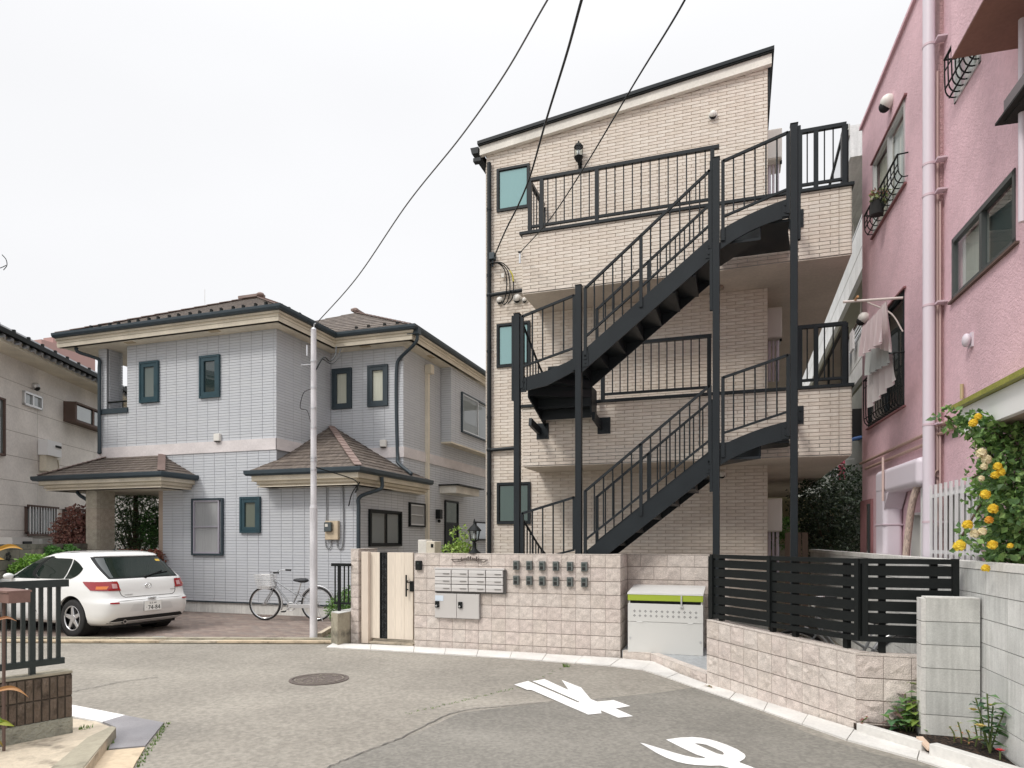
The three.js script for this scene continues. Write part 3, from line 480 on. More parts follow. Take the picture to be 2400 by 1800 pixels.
function ventHood(px, py, Z, label, r = .075) { const p = onZ(px, py, Z + .05), t = thing('vent_hood', label, 'vent', [p[0], p[1], Z]); mesh('hood', [new THREE.SphereGeometry(r, 14, 8, 0, Math.PI * 2, 0, Math.PI / 2).rotateX(Math.PI / 2 * .55).scale(1, 1, 1.15).translate(p[0], p[1] + .01, Z + .02), new THREE.CylinderGeometry(r * 1.05, r * 1.05, .025, 18).rotateX(Math.PI / 2).translate(p[0], p[1], Z + .014)], M.whitePlastic, t); mesh('opening', new THREE.CylinderGeometry(r * .72, r * .72, .03, 16).rotateX(Math.PI / 2 + .5).translate(p[0], p[1] - r * .3, Z + r * .75), M.dark, t); return t; }
ventHood(1671, 269, ZW, 'white round vent hood high on the beige gable wall');
ventHood(1171, 704, ZW, 'white round vent hood beside the cable loops under the drain pipe', .07); ventHood(1212, 700, ZW, 'larger white round vent hood left of the upper balcony underside', .085); ventHood(1229, 703, ZW, 'small white vent hood tucked against the upper balcony corner', .05);
ventHood(1692, 1112, ZW, 'pale vent hood behind the stair post on the ground floor wall', .07);
{ const p = onZ(1691, 672, ZW - .0), t = thing('ceiling_light', 'small round dark light under the upper balcony ceiling', 'lamp', [p[0], 6.08, -12.1]); mesh('fitting', new THREE.CylinderGeometry(.08, .09, .05, 16).translate(p[0] - .04, 6.065, -12.2), M.taupe, t); }
// ---------- black steel outdoor staircase ----------
{
  const ZP = -10.1, ZI = -10.98, t = thing('steel_staircase', 'black steel outdoor staircase climbing across the beige building in two flights', 'staircase', [-1.3, 0, -10.5]);
  const posts = [[-3.29, 5.25], [-2.305, 5.58], [-.297, 7.16], [.732, 7.44]];
  posts.forEach(([x, h], i) => { const p = mesh('post', rbox(x - .048, x + .048, 0, h, ZP - .05, ZP + .05, .008), M.steel, t);
    if (i === 0) mesh('splice', box(x - .085, x - .05, 3.9, h - .02, ZP - .04, ZP + .04), M.steel, p);
    if (i > 1) mesh('splice', box(x + (i === 2 ? -.09 : .05), x + (i === 2 ? -.05 : .085), i === 2 ? 5.0 : 5.85, h - .03, ZP - .035, ZP + .035), M.steel, p);
    if (i === 2) mesh('lower_splice', box(x - .09, x - .05, 2.4, 3.4, ZP - .035, ZP + .035), M.steel, p);
    mesh('cap', box(x - .052, x + .052, h, h + .012, ZP - .054, ZP + .054), M.black, p); });
  for (const [x, y, z] of [[-3.27, 3.62, 0], [-2.18, 3.66, 0], [.86, 6.74, 1], [.86, 3.66, 1]]) {
    mesh('wall_bracket', [box(x - .11, x + .11, y - .13, y + .15, ZB + .014, ZB + .03), ...[[-.06, -.07], [.06, -.07], [-.06, .08], [.06, .08]].map(([a, b]) => rod([x + a, y + b, ZB + .03], [x + a, y + b, ZB + .045], .016, 6)), bar([x - .05, y, ZB + .03], [x - (z ? .13 : .08), y + (z ? .05 : .1), z ? ZP - .05 : ZI], .05, .13)], M.steel, t);
  }
  for (const k of [0, 1]) {
    const Y = (k - 1) * ST, S = (pts, z0, z1) => prism(pts.map(([x, y]) => [x, Math.max(y + Y, .02)]), z0, z1);
    const top = [[-3.235, 4.235], [-2.8, 4.33], [-2.5, 4.43], [-2.36, 4.50]], bot = [[-2.36, 4.29], [-2.5, 4.23], [-2.8, 4.10], [-3.235, 4.03]];
    const q = a => a.map(([x, y]) => [x, y]);
    const cur = [], curB = []; for (let i = 0; i <= 10; i++) { const s = i / 10; cur.push([-.245 + s * .925, 6.125 + .31 * (1.45 * s - .45 * s * s) + .005]); curB.push([-.245 + s * .925, 5.855 + .325 * (1.75 * s - .75 * s * s)]); }
    // outer stringer in three plates, inner stringer
    mesh('stringer', S([...q(top), ...q(bot)], ZP - .015, ZP + .015), M.steel, t);
    mesh('stringer', S([[-2.25, 4.575], [-.35, 6.065], [-.35, 5.755], [-2.25, 4.265]], ZP - .012, ZP + .018), M.steel, t);
    mesh('stringer', S([...cur, ...curB.reverse()], ZP - .015, ZP + .015), M.steel, t);
    mesh('inner_stringer', S([[-2.3, 4.54], [-.3, 6.11], [-.3, 5.79], [-2.3, 4.22]], ZI - .012, ZI + .012), M.steel, t);
    [[-3.18, 4.13], [-2.2, 4.45], [-.40, 5.86], [.62, 6.3]].forEach(([x, y], i) => (k || i > 1) && mesh('flange_plate', [box(x - .045, x + .045, y + Y - .11, y + Y + .11, ZP + .018, ZP + .028), rod([x, y + Y + .05, ZP + .028], [x, y + Y + .05, ZP + .04], .016, 6), rod([x, y + Y - .05, ZP + .028], [x, y + Y - .05, ZP + .04], .016, 6)], M.steel, t));
    // steps: two straight, three winders, seven straight, two winders
    const r = .2053, y0 = 3.3 + Y, step = (poly, n) => { const h = y0 + r * n; if (h < .1) return; const s = mesh('step', flat(poly, h - .035, h), M.steel, t); return [s, h]; };
    const riser = (a, b, h) => { if (h < .1) return; mesh('riser', bar([a[0], h - r / 2 - .018, a[1]], [b[0], h - r / 2 - .018, b[1]], .012, r - .036), M.steel, t); };
    const xO = -3.22, xI = -2.3;
    step([[xO, ZB + .06], [xI, ZB + .06], [xI, -10.95], [xO, -10.95]], 3.31); riser([xO, -11.22], [xI, -11.22], y0 + 3.31 * r);
    const pv = [xI, -10.97], o1 = [xO, -10.97], o2 = [xO, -10.47], o3 = [xO, ZP - .03], o4 = [-2.8, ZP - .03], o5 = [xI, ZP - .03];
    step([pv, o1, o2], 4); riser(pv, o1, y0 + 4 * r); step([pv, o2, o3, o4], 4.68); riser(pv, o2, y0 + 4.68 * r); step([pv, o4, o5], 5.36); riser(pv, o4, y0 + 5.36 * r);
    for (let i = 0; i < 7; i++) { const a = xI + i * .283; step([[a, ZI], [a + .3, ZI], [a + .3, ZP - .02], [a, ZP - .02]], 6 + i); riser([a, ZI], [a, ZP - .02], y0 + r * (6 + i)); }
    const pr = [-.3, -10.97], e = [.68, ZP - .03];
    step([pr, [-.32, ZP - .03], [.3, ZP - .03]], 13); riser([-.32, ZP - .03], pr, y0 + 13 * r); step([pr, [.3, ZP - .03], e, [.68, -10.6]], 14); riser([.3, ZP - .03], pr, y0 + 14 * r);
    step([pr, [.68, -10.6], [.78, ZB + .03], [-.3, ZB + .03]], 14.6);
    if (k) mesh('side_plate', prism([[.0, 3.98], [.5, 4.1], [1.02, 4.25], [1.02, 4.02], [.5, 3.86], [.0, 3.7]], -.012, .012).rotateY(-Math.PI / 2).translate(xO, 0, ZB + .02), M.steel, t);
    if (k) mesh('side_plate', box(xI - .012, xI + .012, 3.76, 4.25, ZB + .1, ZI), M.steel, t);
    // guard panels
    const panel = (a, b, ya, yb, yc, yd, z, bal, mid, stile = true) => {   // a..b along x; ya,yb top rail; yc,yd bottom rail
      const clampY = y => y + Y; const lo = Math.max(clampY(yc), .05);
      const g = mesh('guard_rail', bar([a, clampY(ya), z], [b, clampY(yb), z], .035, .04, [0, 0, 1]), M.steel, t);
      mesh('bottom_rail', bar([a, lo, z], [b, Math.max(clampY(yd), .05), z], .03, .034, [0, 0, 1]), M.steel, g);
      const L = s => s; const ht = x => clampY(ya + (yb - ya) * (x - a) / (b - a)), hb = x => Math.max(clampY(yc + (yd - yc) * (x - a) / (b - a)), .05);
      for (let i = 1; i <= bal; i++) { const x = a + (b - a) * i / (bal + 1); if (mid && i === mid) { mesh('post', box(x - .024, x + .024, hb(x) - .3, ht(x), z - .02, z + .02), M.steel, g); continue; } mesh('baluster', rod([x, hb(x), z], [x, ht(x), z], .012, 6), M.steel, g); }
      for (const x of [a, b]) mesh('stile', box(x - .024, x + .024, Math.max(hb(x) - (stile ? .34 : 0), .04), ht(x) + .01, z - .02, z + .02), M.steel, g);
    };
    panel(-2.20, -.385, 5.53, 7.0, 4.79, 6.22, ZP + .02, 12, 6);
    panel(-2.20, -.385, 5.50, 6.97, 4.76, 6.19, ZI, 12, 6);
    panel(-.205, .655, 7.10, 7.345, 6.31, 6.565, ZP + .02, 5, 0);
    panel(-3.205, -2.37, 5.205, 5.44, 4.42, 4.64, ZP + .02, 4, 0, k === 1);
    // side guard from the left post back to the balcony
    { const g = mesh('side_guard', tube([[xO, 5.12 + Y, ZP - .05], [xO, 4.98 + Y, -10.45], [xO, 4.72 + Y, -11.0], [xO, 4.55 + Y, ZB + .05]], .02, 6), M.steel, t); mesh('lower_tube', tube([[xO, 4.35 + Y, ZP - .05], [xO, 4.2 + Y, -10.45], [xO, 3.94 + Y, -11.0], [xO, 3.78 + Y, ZB + .05]].map(p => [p[0], Math.max(.06, p[1]), p[2]]), .016, 6), M.steel, g);
      for (let i = 0; i < 8; i++) { const s = (i + .5) / 8, z = ZP - .05 + (ZB + .1 - ZP) * s, yt = 5.12 - .57 * s + Y, yb = Math.max(.06, 4.35 - .57 * s + Y); mesh('baluster', rod([xO, yb, z], [xO, yt, z], .012, 6), M.steel, g); } }
  }
}
// ---------- beige split-face block walls, gate, letter boxes, dust box, slat fence ----------
const ZF = -9.82, fx = px => onZ(px, 1300, ZF)[0];
const bk = { map: T_GRAIN, size: .35, bump: T_ROUGH, bsize: .16, bs: .004 };
const blockM = [[.73, .65, .59], [.715, .635, .57], [.745, .67, .61], [.725, .635, .58]].map(c => mat(c, .92, bk));
const blockCore = mat([.27, .22, .19], .95, { map: T_MOTTLE }), capM = mat([.68, .61, .55], .9, { map: T_GRAIN, size: .5 });
{
  const x0 = fx(971), x1 = fx(1454), top = 1.5, H = .2, t = thing('block_wall', 'pinkish beige split-face block wall carrying the letter boxes and the twelve meters', 'wall', [x0, 0, ZF]);
  mesh('core', [box(x0 + .004, x1 - .006, 0, top - .012, ZF - .14, ZF - .014), box(x1 - .14, x1 - .008, 0, top - .012, -10.5, ZF - .14)], blockCore, t);
  mesh('coping', [box(x0, x1, top - .012, top, ZF - .15, ZF), box(x1 - .15, x1, top - .012, top, -10.5, ZF - .15)], capM, t);
  const w = (x1 - x0) / 15, hole = [[fx(1024), onZ(1185, 1440, ZF)[0], onZ(1100, 1397, ZF)[1], onZ(1100, 1331, ZF)[1]], [fx(1026), fx(1128), onZ(1026, 1447, ZF)[1], onZ(1100, 1387, ZF)[1]]];
  layBlocks(t, { M: faceZ(ZF), u0: x0, u1: x1, v0: -.1, v1: top - .012, w, h: H, gap: .009, gu: .0045 }, blockM, .007);
  layBlocks(t, { M: faceX(x1), u0: -ZF, u1: 10.5, v0: -.1, v1: top - .012, w: .225, h: H, gap: .009, gu: .0045 }, blockM, .012);
  const ZR = -10.5, xr0 = x1, xr1 = onZ(1660, 1300, ZR)[0] + .3, r = thing('block_wall', 'set-back beige block wall behind the grey dust box', 'wall', [x1, 0, ZR]);
  mesh('core', box(xr0 - .1, xr1 - .004, 0, top - .02, ZR - .14, ZR - .014), blockCore, r); mesh('coping', box(xr0, xr1, top - .02, top - .008, ZR - .15, ZR), capM, r);
  layBlocks(r, { M: faceZ(ZR), u0: xr0, u1: xr1, v0: -.1, v1: top - .02, w: .4, h: H, gap: .009, gu: .0045, bond: .5 }, blockM);
  // pillar left of the gate
  const p0 = fx(822), p1 = fx(840), q = thing('gate_pillar', 'narrow beige block pillar left of the cream gate', 'pillar', [p0, 0, ZF]), pt = 1.56;
  mesh('core', box(p0 + .012, p1 - .012, 0, pt - .012, ZF - .62, ZF - .012), blockCore, q); mesh('coping', box(p0 - .004, p1 + .004, pt - .012, pt + .004, ZF - .62, ZF), capM, q);
  layBlocks(q, { M: faceZ(ZF), u0: p0, u1: p1, v0: -.04, v1: pt - .012, w: .4, h: .2, gap: .009, gu: .0045 }, blockM, .012); layBlocks(q, { M: faceX(p1), u0: -ZF, u1: 10.44, v0: -.04, v1: pt - .012, w: .31, h: .2, gap: .009, gu: .0045 }, blockM, .012); layBlocks(q, { M: faceXn(p0), u0: -10.44, u1: ZF, v0: -.04, v1: pt - .012, w: .31, h: .2, gap: .009, gu: .0045 }, blockM, .012);
  // gate
  const ga = fx(846), gb = fx(862), l0 = onZ(865, 1400, ZF - .08)[0], l1 = onZ(967, 1400, ZF - .08)[0], g = thing('gate', 'cream pivoting gate with a dark wrought strip and a black handle', 'gate', [l0, 0, ZF - .1]);
  const cm = mat([.70, .62, .52], .55, { map: T_WOOD, size: .35 }), yb = .085, yt = 1.505, s0 = onZ(890, 1400, ZF - .08)[0], s1 = onZ(907, 1400, ZF - .08)[0];
  mesh('post', rbox(ga, gb, 0, yt + .01, ZF - .1, ZF - .01, .006), mat([.66, .57, .48], .5, { map: T_WOOD, size: .3 }), g); mesh('inner_post', rbox(gb + .004, l0 - .004, 0, yt, ZF - .16, ZF - .07, .006), mat([.50, .43, .37], .5, { map: T_WOOD, size: .3 }), g);
  mesh('left_panel', rbox(l0, s0 - .003, yb, yt, ZF - .13, ZF - .085, .004), cm, g);
  for (let i = 0; i < 3; i++) { const a = s1 + .003 + i * (l1 - s1) / 3, b = s1 + (i + 1) * (l1 - s1) / 3 + .0025; mesh('panel_board', rbox(a, b, yb, yt, ZF - .13, ZF - .085 + (i % 2) * .001, .003), cm, g); }
  mesh('strip_frame', frameGeo(s0, s1, yb, yt, .013, ZF - .13, ZF - .08), M.black, g); mesh('strip_glass', box(s0 + .013, s1 - .013, yb + .013, yt - .013, ZF - .115, ZF - .11), mat([.10, .11, .115], .3, { map: T_ROUGH, size: .15 }), g);
  { const sc = [], xm = (s0 + s1) / 2; for (let i = 0; i < 11; i++) { const y = yb + .09 + i * .125, d = i % 2 ? 1 : -1; sc.push(tube([[xm - d * .03, y - .05, ZF - .09], [xm + d * .028, y - .02, ZF - .09], [xm + d * .02, y + .03, ZF - .09], [xm - d * .012, y + .02, ZF - .09], [xm - d * .004, y - .008, ZF - .09]], .0055, 5, 14)); } mesh('scrollwork', [...sc, rod([xm, yb + .02, ZF - .092], [xm, yt - .02, ZF - .092], .005, 5)], M.black, g); }
  const hx = onZ(952, 1400, ZF - .03)[0]; const hy = onZ(952, 1375, ZF - .03)[1];
  mesh('handle', [rod([hx, hy - .16, ZF - .03], [hx, hy + .19, ZF - .03], .014, 10), rod([hx, hy - .05, ZF - .085], [hx, hy - .05, ZF - .03], .01, 8), rod([hx, hy + .09, ZF - .085], [hx, hy + .09, ZF - .03], .01, 8)], M.black, g); mesh('lock_plate', [rbox(hx + .045, hx + .115, hy - .08, hy + .09, ZF - .085, ZF - .06, .006), bar([hx, hy + .07, ZF - .03], [hx + .08, hy + .07, ZF - .06], .016)], M.black, g);
  mesh('sill', box(l0 - .06, l1 + .03, 0, .03, ZF - .6, ZF - .03), M.slab, g);
  // doorbell panel
  { const p = onZ(983, 1325, ZF), d = thing('intercom', 'small black intercom box on the block wall beside the gate', 'intercom', [p[0], p[1], ZF]); mesh('body', rbox(p[0] - .052, p[0] + .052, p[1] - .075, p[1] + .075, ZF - .002, ZF + .05, .008), M.black, d); mesh('camera_lens', new THREE.CylinderGeometry(.014, .014, .012, 14).rotateX(Math.PI / 2).translate(p[0], p[1] + .035, ZF + .05), M.darkGlass, d); mesh('speaker', Array.from({ length: 4 }, (_, i) => box(p[0] - .025, p[0] + .025, p[1] - .02 - i * .012, p[1] - .014 - i * .012, ZF + .048, ZF + .053)), M.rubber, d); }
  // name plate of wrought letters: the script is too small to read
  { const a = onZ(1059, 1311, ZF), b = onZ(1145, 1312, ZF), d = thing('name_plate', 'dark wrought metal script name plate near the top of the block wall', 'sign', [a[0], a[1], ZF]), z = ZF + .03, L = b[0] - a[0], X = u => a[0] + u * L, y = a[1], ir = mat([.10, .08, .07], .5, { metal: .4 });
    mesh('bar', [tube([[X(0), y, z], [X(.2), y + .004, z], [X(.5), y - .002, z], [X(.8), y + .004, z], [X(1), y - .004, z]], .008, 6), tube([[X(.03), y - .004, z], [X(.09), y - .036, z], [X(.2), y - .034, z], [X(.33), y - .012, z]], .006, 6), tube([[X(.67), y - .016, z], [X(.8), y - .034, z], [X(.9), y - .034, z], [X(.97), y - .004, z]], .006, 6), box(X(.2) - .006, X(.2) + .006, y - .01, y, ZF, z), box(X(.8) - .006, X(.8) + .006, y - .01, y, ZF, z)], ir, d);
    const loop = (u, h, w) => tube([[X(u), y - .012, z], [X(u + w), y + h, z], [X(u + w * 1.5), y + h * .7, z], [X(u + w * .8), y - .014, z], [X(u + w * 1.9), y - .006, z]], .006, 5, 16);
    for (const [u, h, w] of [[.26, .03, .03], [.33, .022, .025], [.39, .026, .025], [.45, .052, .02], [.515, .052, .02], [.57, .03, .025], [.615, .02, .025], [.675, .05, .022], [.73, .022, .025]]) mesh('letter', loop(u, h, w), ir, d); }
  // letter boxes, three rows of four, and two parcel lockers
  const bx0 = fx(1023), bx1 = fx(1183), by1 = onZ(1023, 1334, ZF)[1], by0 = onZ(1183, 1389, ZF)[1] - .0, steel = mat([.62, .60, .585], .4, { metal: .2 }), Zb = ZF + .075;
  { const d = thing('letter_box_bank', 'bank of grey metal letter boxes, three rows of four, on the block wall', 'letter boxes', [bx0, by0, ZF]); mesh('surround', box(bx0 - .004, bx1 + .03, by0 - .022, by1 + .002, ZF - .02, Zb - .03), mat([.09, .085, .08], .5), d); mesh('top_hood', box(bx0 - .004, bx1 + .012, by1 + .002, by1 + .028, ZF - .02, Zb), steel, d);
    const cw = (bx1 - bx0) / 4, rh = (by1 - by0) / 3; for (let r = 0; r < 3; r++) for (let c = 0; c < 4; c++) { const u = bx0 + c * cw, v = by0 + r * rh; const bb = mesh('letter_box', rbox(u + .006, u + cw - .006, v + .006, v + rh - .006, ZF, Zb + .001 * (c % 2), .004), steel, d); mesh('flap', rbox(u + .008, u + cw - .008, v + rh * .5, v + rh - .008, Zb, Zb + .006, .002), mat([.68, .665, .65], .35, { metal: .2 }), bb); mesh('handle', box(u + cw * .52, u + cw * .88, v + rh * .40, v + rh * .47, Zb, Zb + .012), mat([.16, .15, .14], .4), bb); } }
  const py0 = onZ(1026, 1446, ZF)[1], py1 = by0 - .03, pm = onZ(1074, 1400, ZF)[0], pe = fx(1126);
  { const d = thing('parcel_locker', 'grey metal parcel lockers, two doors side by side under the letter boxes', 'locker', [bx0, py0, ZF]); mesh('carcass', box(bx0 + .0, pe + .008, py0 - .008, py1, ZF - .02, Zb - .02), mat([.30, .29, .28], .5), d);
    for (const [a, b, k] of [[bx0 + .002, pm - .004, 0], [pm + .004, pe, 1]]) { const dd = mesh('door', rbox(a, b, py0, py1 - .004, ZF, Zb - .008, .003), mat([.55, .53, .51], .45, { metal: .15 }), d); const lx = k ? onZ(1083, 1400, ZF)[0] : onZ(1029, 1400, ZF)[0], ly = onZ(1083, 1417, ZF)[1]; mesh('lock', rbox(lx - .03, lx + .035, ly - .05, ly + .05, Zb - .01, Zb + .02, .006), M.black, dd); mesh('knob', rod([lx + .0, ly - .02, Zb], [lx, ly - .02, Zb + .04], .014, 8), M.silver, dd); if (!k) mesh('notice', box(bx0 + .01, bx0 + .15, ly + .055, ly + .14, Zb - .009, Zb - .003), mat([.60, .68, .76], .3), dd); } }
  // twelve electric meters
  const ms = [1211.5, 1242, 1272, 1304, 1337, 1370.5], proto = (p, lab) => { const d = thing('electric_meter', lab, 'meter', [p[0], p[1], ZF], 'dark electric meters in two rows on the block wall'); mesh('case', rbox(p[0] - .046, p[0] + .046, p[1] - .07, p[1] + .07, ZF - .002, ZF + .055, .008), mat([.10, .115, .11], .45), d); mesh('display', rbox(p[0] - .028, p[0] + .02, p[1] + .008, p[1] + .05, ZF + .05, ZF + .06, .003), M.darkGlass, d); mesh('socket_cover', rbox(p[0] - .028, p[0] + .02, p[1] - .052, p[1] - .006, ZF + .05, ZF + .06, .003), M.rubber, d); mesh('side_rib', box(p[0] + .03, p[0] + .042, p[1] - .06, p[1] + .06, ZF + .054, ZF + .06), mat([.15, .165, .16], .5), d); return d; };
  const ord = ['leftmost', 'second from the left', 'third from the left', 'fourth from the left', 'fifth from the left', 'rightmost'];
  let m0 = null; for (const r of [0, 1]) ms.forEach((px, i) => { const p = onZ(px, (r ? 1359.5 : 1324.5) + i * .7 + r * i * .25, ZF), lab = `dark grey electric meter, ${ord[i]} in the ${r ? 'lower' : 'upper'} row`; if (!m0) { m0 = proto(p, lab); return; } const c = m0.clone(); c.name = numbered('electric_meter'); c.position.set(p[0], p[1], ZF); c.userData = { ...m0.userData, label: lab }; scene.add(c); });
  // lantern on the wall top
  { const p = onZ(1112, 1297, ZF - .07), c = [p[0], top, ZF - .07], d = thing('pillar_lantern', 'black post lantern standing on top of the block wall', 'lantern', c), L = (pts, n = 12) => new THREE.LatheGeometry(pts.map(q => new THREE.Vector2(...q)), n).translate(...c);
    mesh('base', L([[.10, 0], [.10, .012], [.07, .03], [.035, .07], [.028, .13], [.034, .15], [.02, .17], [.06, .20], [.075, .205], [0, .206]]), M.black, d);
    const gl = mesh('glass', L([[.062, .206], [.088, .35]], 16), M.glass, d); mesh('bulb', ball([c[0], c[1] + .27, c[2]], .03, 10, 1, 1.7, 1), M.white, gl);
    mesh('cage', Array.from({ length: 6 }, (_, i) => { const a = i * Math.PI / 3; return rod([c[0] + .066 * Math.cos(a), c[1] + .205, c[2] + .066 * Math.sin(a)], [c[0] + .093 * Math.cos(a), c[1] + .35, c[2] + .093 * Math.sin(a)], .006, 5); }), M.black, d);
    mesh('roof', L([[.11, .35], [.112, .362], [.07, .41], [.03, .45], [.018, .475], [.024, .49], [.012, .51], [.014, .525], [0, .545]]), M.black, d); }
}
{ // kerb of blocks, granite floor and dust box
  const k = thing('kerb_wall', 'low kerb of beige split-face blocks in front of the dust box', 'kerb', [-1.2, 0, -9.2]), hK = .115;
  const A = onY(1459, 1544), B = onY(1524, 1550), C = onY(1655, 1602);
  const seg = (p, q, n) => { const w = new Wall(p[0], p[2], q[0] - p[0], q[2] - p[2]); const L = Math.hypot(q[0] - p[0], q[2] - p[2]); mesh('core', box(0, L, -.01, hK - .006, -.12, -.012).applyMatrix4(w.matrix()), blockCore, k); mesh('coping', box(0, L, hK - .006, hK, -.13, .0).applyMatrix4(w.matrix()), capM, k); layBlocks(k, { M: w.matrix(), u0: 0, u1: L, v0: -.06, v1: hK - .006, w: L / n, h: .4, gap: .006 }, blockM, .01); };
  seg(A, B, 1); seg(B, C, 4);
  const fl = struct('paved_bay', flat([[A[0] - .02, A[2] - .1], [B[0], B[2] - .1], [C[0] + .05, C[2] - .1], [C[0] + .5, C[2] - 1.0], [C[0] + .2, -10.5], [A[0] - .05, -10.5]], 0, hK - .012), M.granite);
  const x0 = onZ(1471.5, 1400, -9.7)[0], x1 = onZ(1648, 1400, -9.7)[0], d = thing('dust_box', 'pale grey metal dust box with sloping lid and lime green band', 'dust box', [x0, hK, -9.7]), W = mat([.60, .60, .575], .45), Z = -9.7, Zk = -10.38, lid = mat([.66, .66, .645], .4);
  const y = py => onZ(1560, py, Z)[1], yF = y(1533), yS = y(1459), yT = y(1416), yG0 = y(1409), yG1 = y(1398), yB = onZ(1560, 1371, Zk)[1];
  mesh('body', [box(x0 + .012, x0 + .03, hK + .04, yG0, Zk, Z - .01), box(x1 - .03, x1 - .012, hK + .04, yG0, Zk, Z - .01), box(x0 + .03, x1 - .03, hK + .04, yB - .06, Zk, Zk + .015), box(x0 + .03, x1 - .03, hK + .05, hK + .065, Zk + .015, Z - .02), prismX([[Z - .01, yG0], [Zk, yG0], [Zk, yB - .05]], x0 + .012, x0 + .03), prismX([[Z - .01, yG0], [Zk, yG0], [Zk, yB - .05]], x1 - .03, x1 - .012)], W, d);
  const front = mesh('front_panel', rbox(x0, x1, yF, yS - .004, Z - .018, Z, .004), W, d); mesh('rivet', [[x0 + .035, yF + .21], [x1 - .035, yF + .19]].map(([a, b]) => new THREE.CylinderGeometry(.013, .013, .01, 12).rotateX(Math.PI / 2).translate(a, b, Z + .003)), M.galvanised, front);
  const up = mesh('upper_panel', rbox(x0, x1, yS + .001, yT, Z - .018, Z + .003, .004), W, d);
  for (let r = 0; r < 2; r++) for (let i = 0; i < 12; i++) { const cx = x0 + .095 + i * (x1 - x0 - .19) / 11, cy = yS + .085 + r * .065, q = .011; mesh('vent_hole', [[q, 0], [-q, 0], [0, q], [0, -q]].map(([a, b]) => new THREE.CircleGeometry(.0065, 8).translate(cx + a, cy + b, Z + .0045)), mat([.12, .12, .12], .8), up); }
  mesh('hinge', box(x0 + .12 * (x1 - x0), x0 + .2 * (x1 - x0), yS - .012, yS + .006, Z - .01, Z + .006), lid, up); mesh('hinge', box(x0 + .80 * (x1 - x0), x0 + .87 * (x1 - x0), yS - .012, yS + .006, Z - .01, Z + .006), lid, up);
  mesh('opening', box(x0 + .035, x1 - .03, yT - .01, yG0 + .012, Z - .06, Z - .03), M.dark, d);
  const gb = mesh('green_band', rbox(x0, x1, yG0, yG1 + .02, Z - .03, Z + .012, .004), mat([.33, .42, .035], .45), d); mesh('latch', [rbox(x0 + .71 * (x1 - x0), x0 + .73 * (x1 - x0), yG0 - .06, yG1 + .015, Z + .01, Z + .03, .003), rbox(x0 + .70 * (x1 - x0), x0 + .74 * (x1 - x0), yG0 - .085, yG0 - .06, Z + .005, Z + .03, .003)], M.silver, gb);
  mesh('lid', prismX([[Z + .016, yG1 + .021], [Z + .016, yG1 + .045], [Zk, yB], [Zk, yB - .03]], x0 - .004, x1 + .004), lid, d);
  mesh('foot', [x0 + .05, x1 - .05].map(a => box(a - .03, a + .03, hK - .012, hK + .06, Z - .08, Z - .02)), M.black, d); mesh('shadow_gap', box(x0 + .03, x1 - .03, hK, hK + .05, Zk + .05, Z - .05), M.dark, d);  // last box is the shadow gap under the dust box, put in as dark colour
  // low wall with the slat fence
  const P0 = onY(1656, 1605), P1 = onY(2006, 1711), L = Math.hypot(P1[0] - P0[0], P1[2] - P0[2]), w = new Wall(P0[0], P0[2], P1[0] - P0[0], P1[2] - P0[2]), t0 = w.at(1657, 1452)[1], t1 = w.at(2006, 1530)[1], sl = (t1 - t0) / L;
  const lw = thing('low_block_wall', 'low beige split-face block wall under the black slat fence', 'wall', [P0[0], 0, P0[2]]), Mw = w.matrix().multiply(new THREE.Matrix4().set(1, 0, 0, 0, sl, 1, 0, 0, 0, 0, 1, 0, 0, 0, 0, 1));
  mesh('core', [prism([[.0, -.05], [L - .004, -.05], [L - .004, t1 - .012], [.0, t0 - .012]], -.15, -.014).applyMatrix4(w.matrix())], blockCore, lw); mesh('coping', prism([[0, t0 - .012], [L, t1 - .012], [L, t1], [0, t0]], -.16, 0).applyMatrix4(w.matrix()), capM, lw);
  const us = [0, .205, .41, .615, .83, 1.03, 1.23, 1.435, 1.64, 1.845].map(u => u * L / 2.05).concat(L);
  for (let i = 0; i < us.length - 1; i++) layBlocks(lw, { M: Mw, u0: us[i], u1: us[i + 1], v0: t0 - .012 - .8, v1: t0 - .012, w: 3, h: .2, gap: .009, gu: .0045 }, blockM, .014, .015);
  layBlocks(lw, { M: new THREE.Matrix4().makeBasis(V3([-w.n[0], 0, -w.n[1]]), V3([0, 1, 0]), V3([-w.t[0], 0, -w.t[1]])).setPosition(P0[0], 0, P0[2]), u0: 0, u1: .16, v0: t0 - .812, v1: t0 - .012, w: .4, h: .2, gap: .009, gu: .0045 }, blockM, .01, .015);
  const X1 = P1[0], Z1 = P1[2], xe = 2.0; mesh('core', box(X1 - .0, xe, -.05, t1 - .02, Z1 - .15, Z1 - .014), blockCore, lw); mesh('coping', box(X1 - .004, xe, t1 - .02, t1 - .006, Z1 - .16, Z1), capM, lw);
  layBlocks(lw, { M: faceZ(Z1), u0: X1, u1: xe, v0: t1 - .02 - .8, v1: t1 - .02, w: .22, h: .2, gap: .009, gu: .0045 }, blockM, .018, .015);
  // fence
  const f = thing('slat_fence', 'black horizontal slat fence standing on the low block wall', 'fence', [P0[0], .8, P0[2]]), D = -.07, yTop = 1.515, yBot = .815, n = 6, gap = .018, P = (s, y, o = 0) => w.P(s, y, D + o), e = .03, Lf = L - .03;
  const corner = P(Lf, 0), xf = onZ(2239, 1330, corner[2])[0], mid = .46 * L;
  const frameBar = (a, b) => bar(a, b, .045, .045);
  mesh('top_rail', frameBar(P(e, yTop), P(Lf, yTop)), M.black, f); mesh('bottom_rail', frameBar(P(e, yBot), P(Lf, yBot)), M.black, f);
  mesh('top_rail', frameBar([corner[0], yTop, corner[2]], [xf, yTop, corner[2]]), M.black, f); mesh('bottom_rail', frameBar([corner[0], yBot, corner[2]], [xf, yBot, corner[2]]), M.black, f);
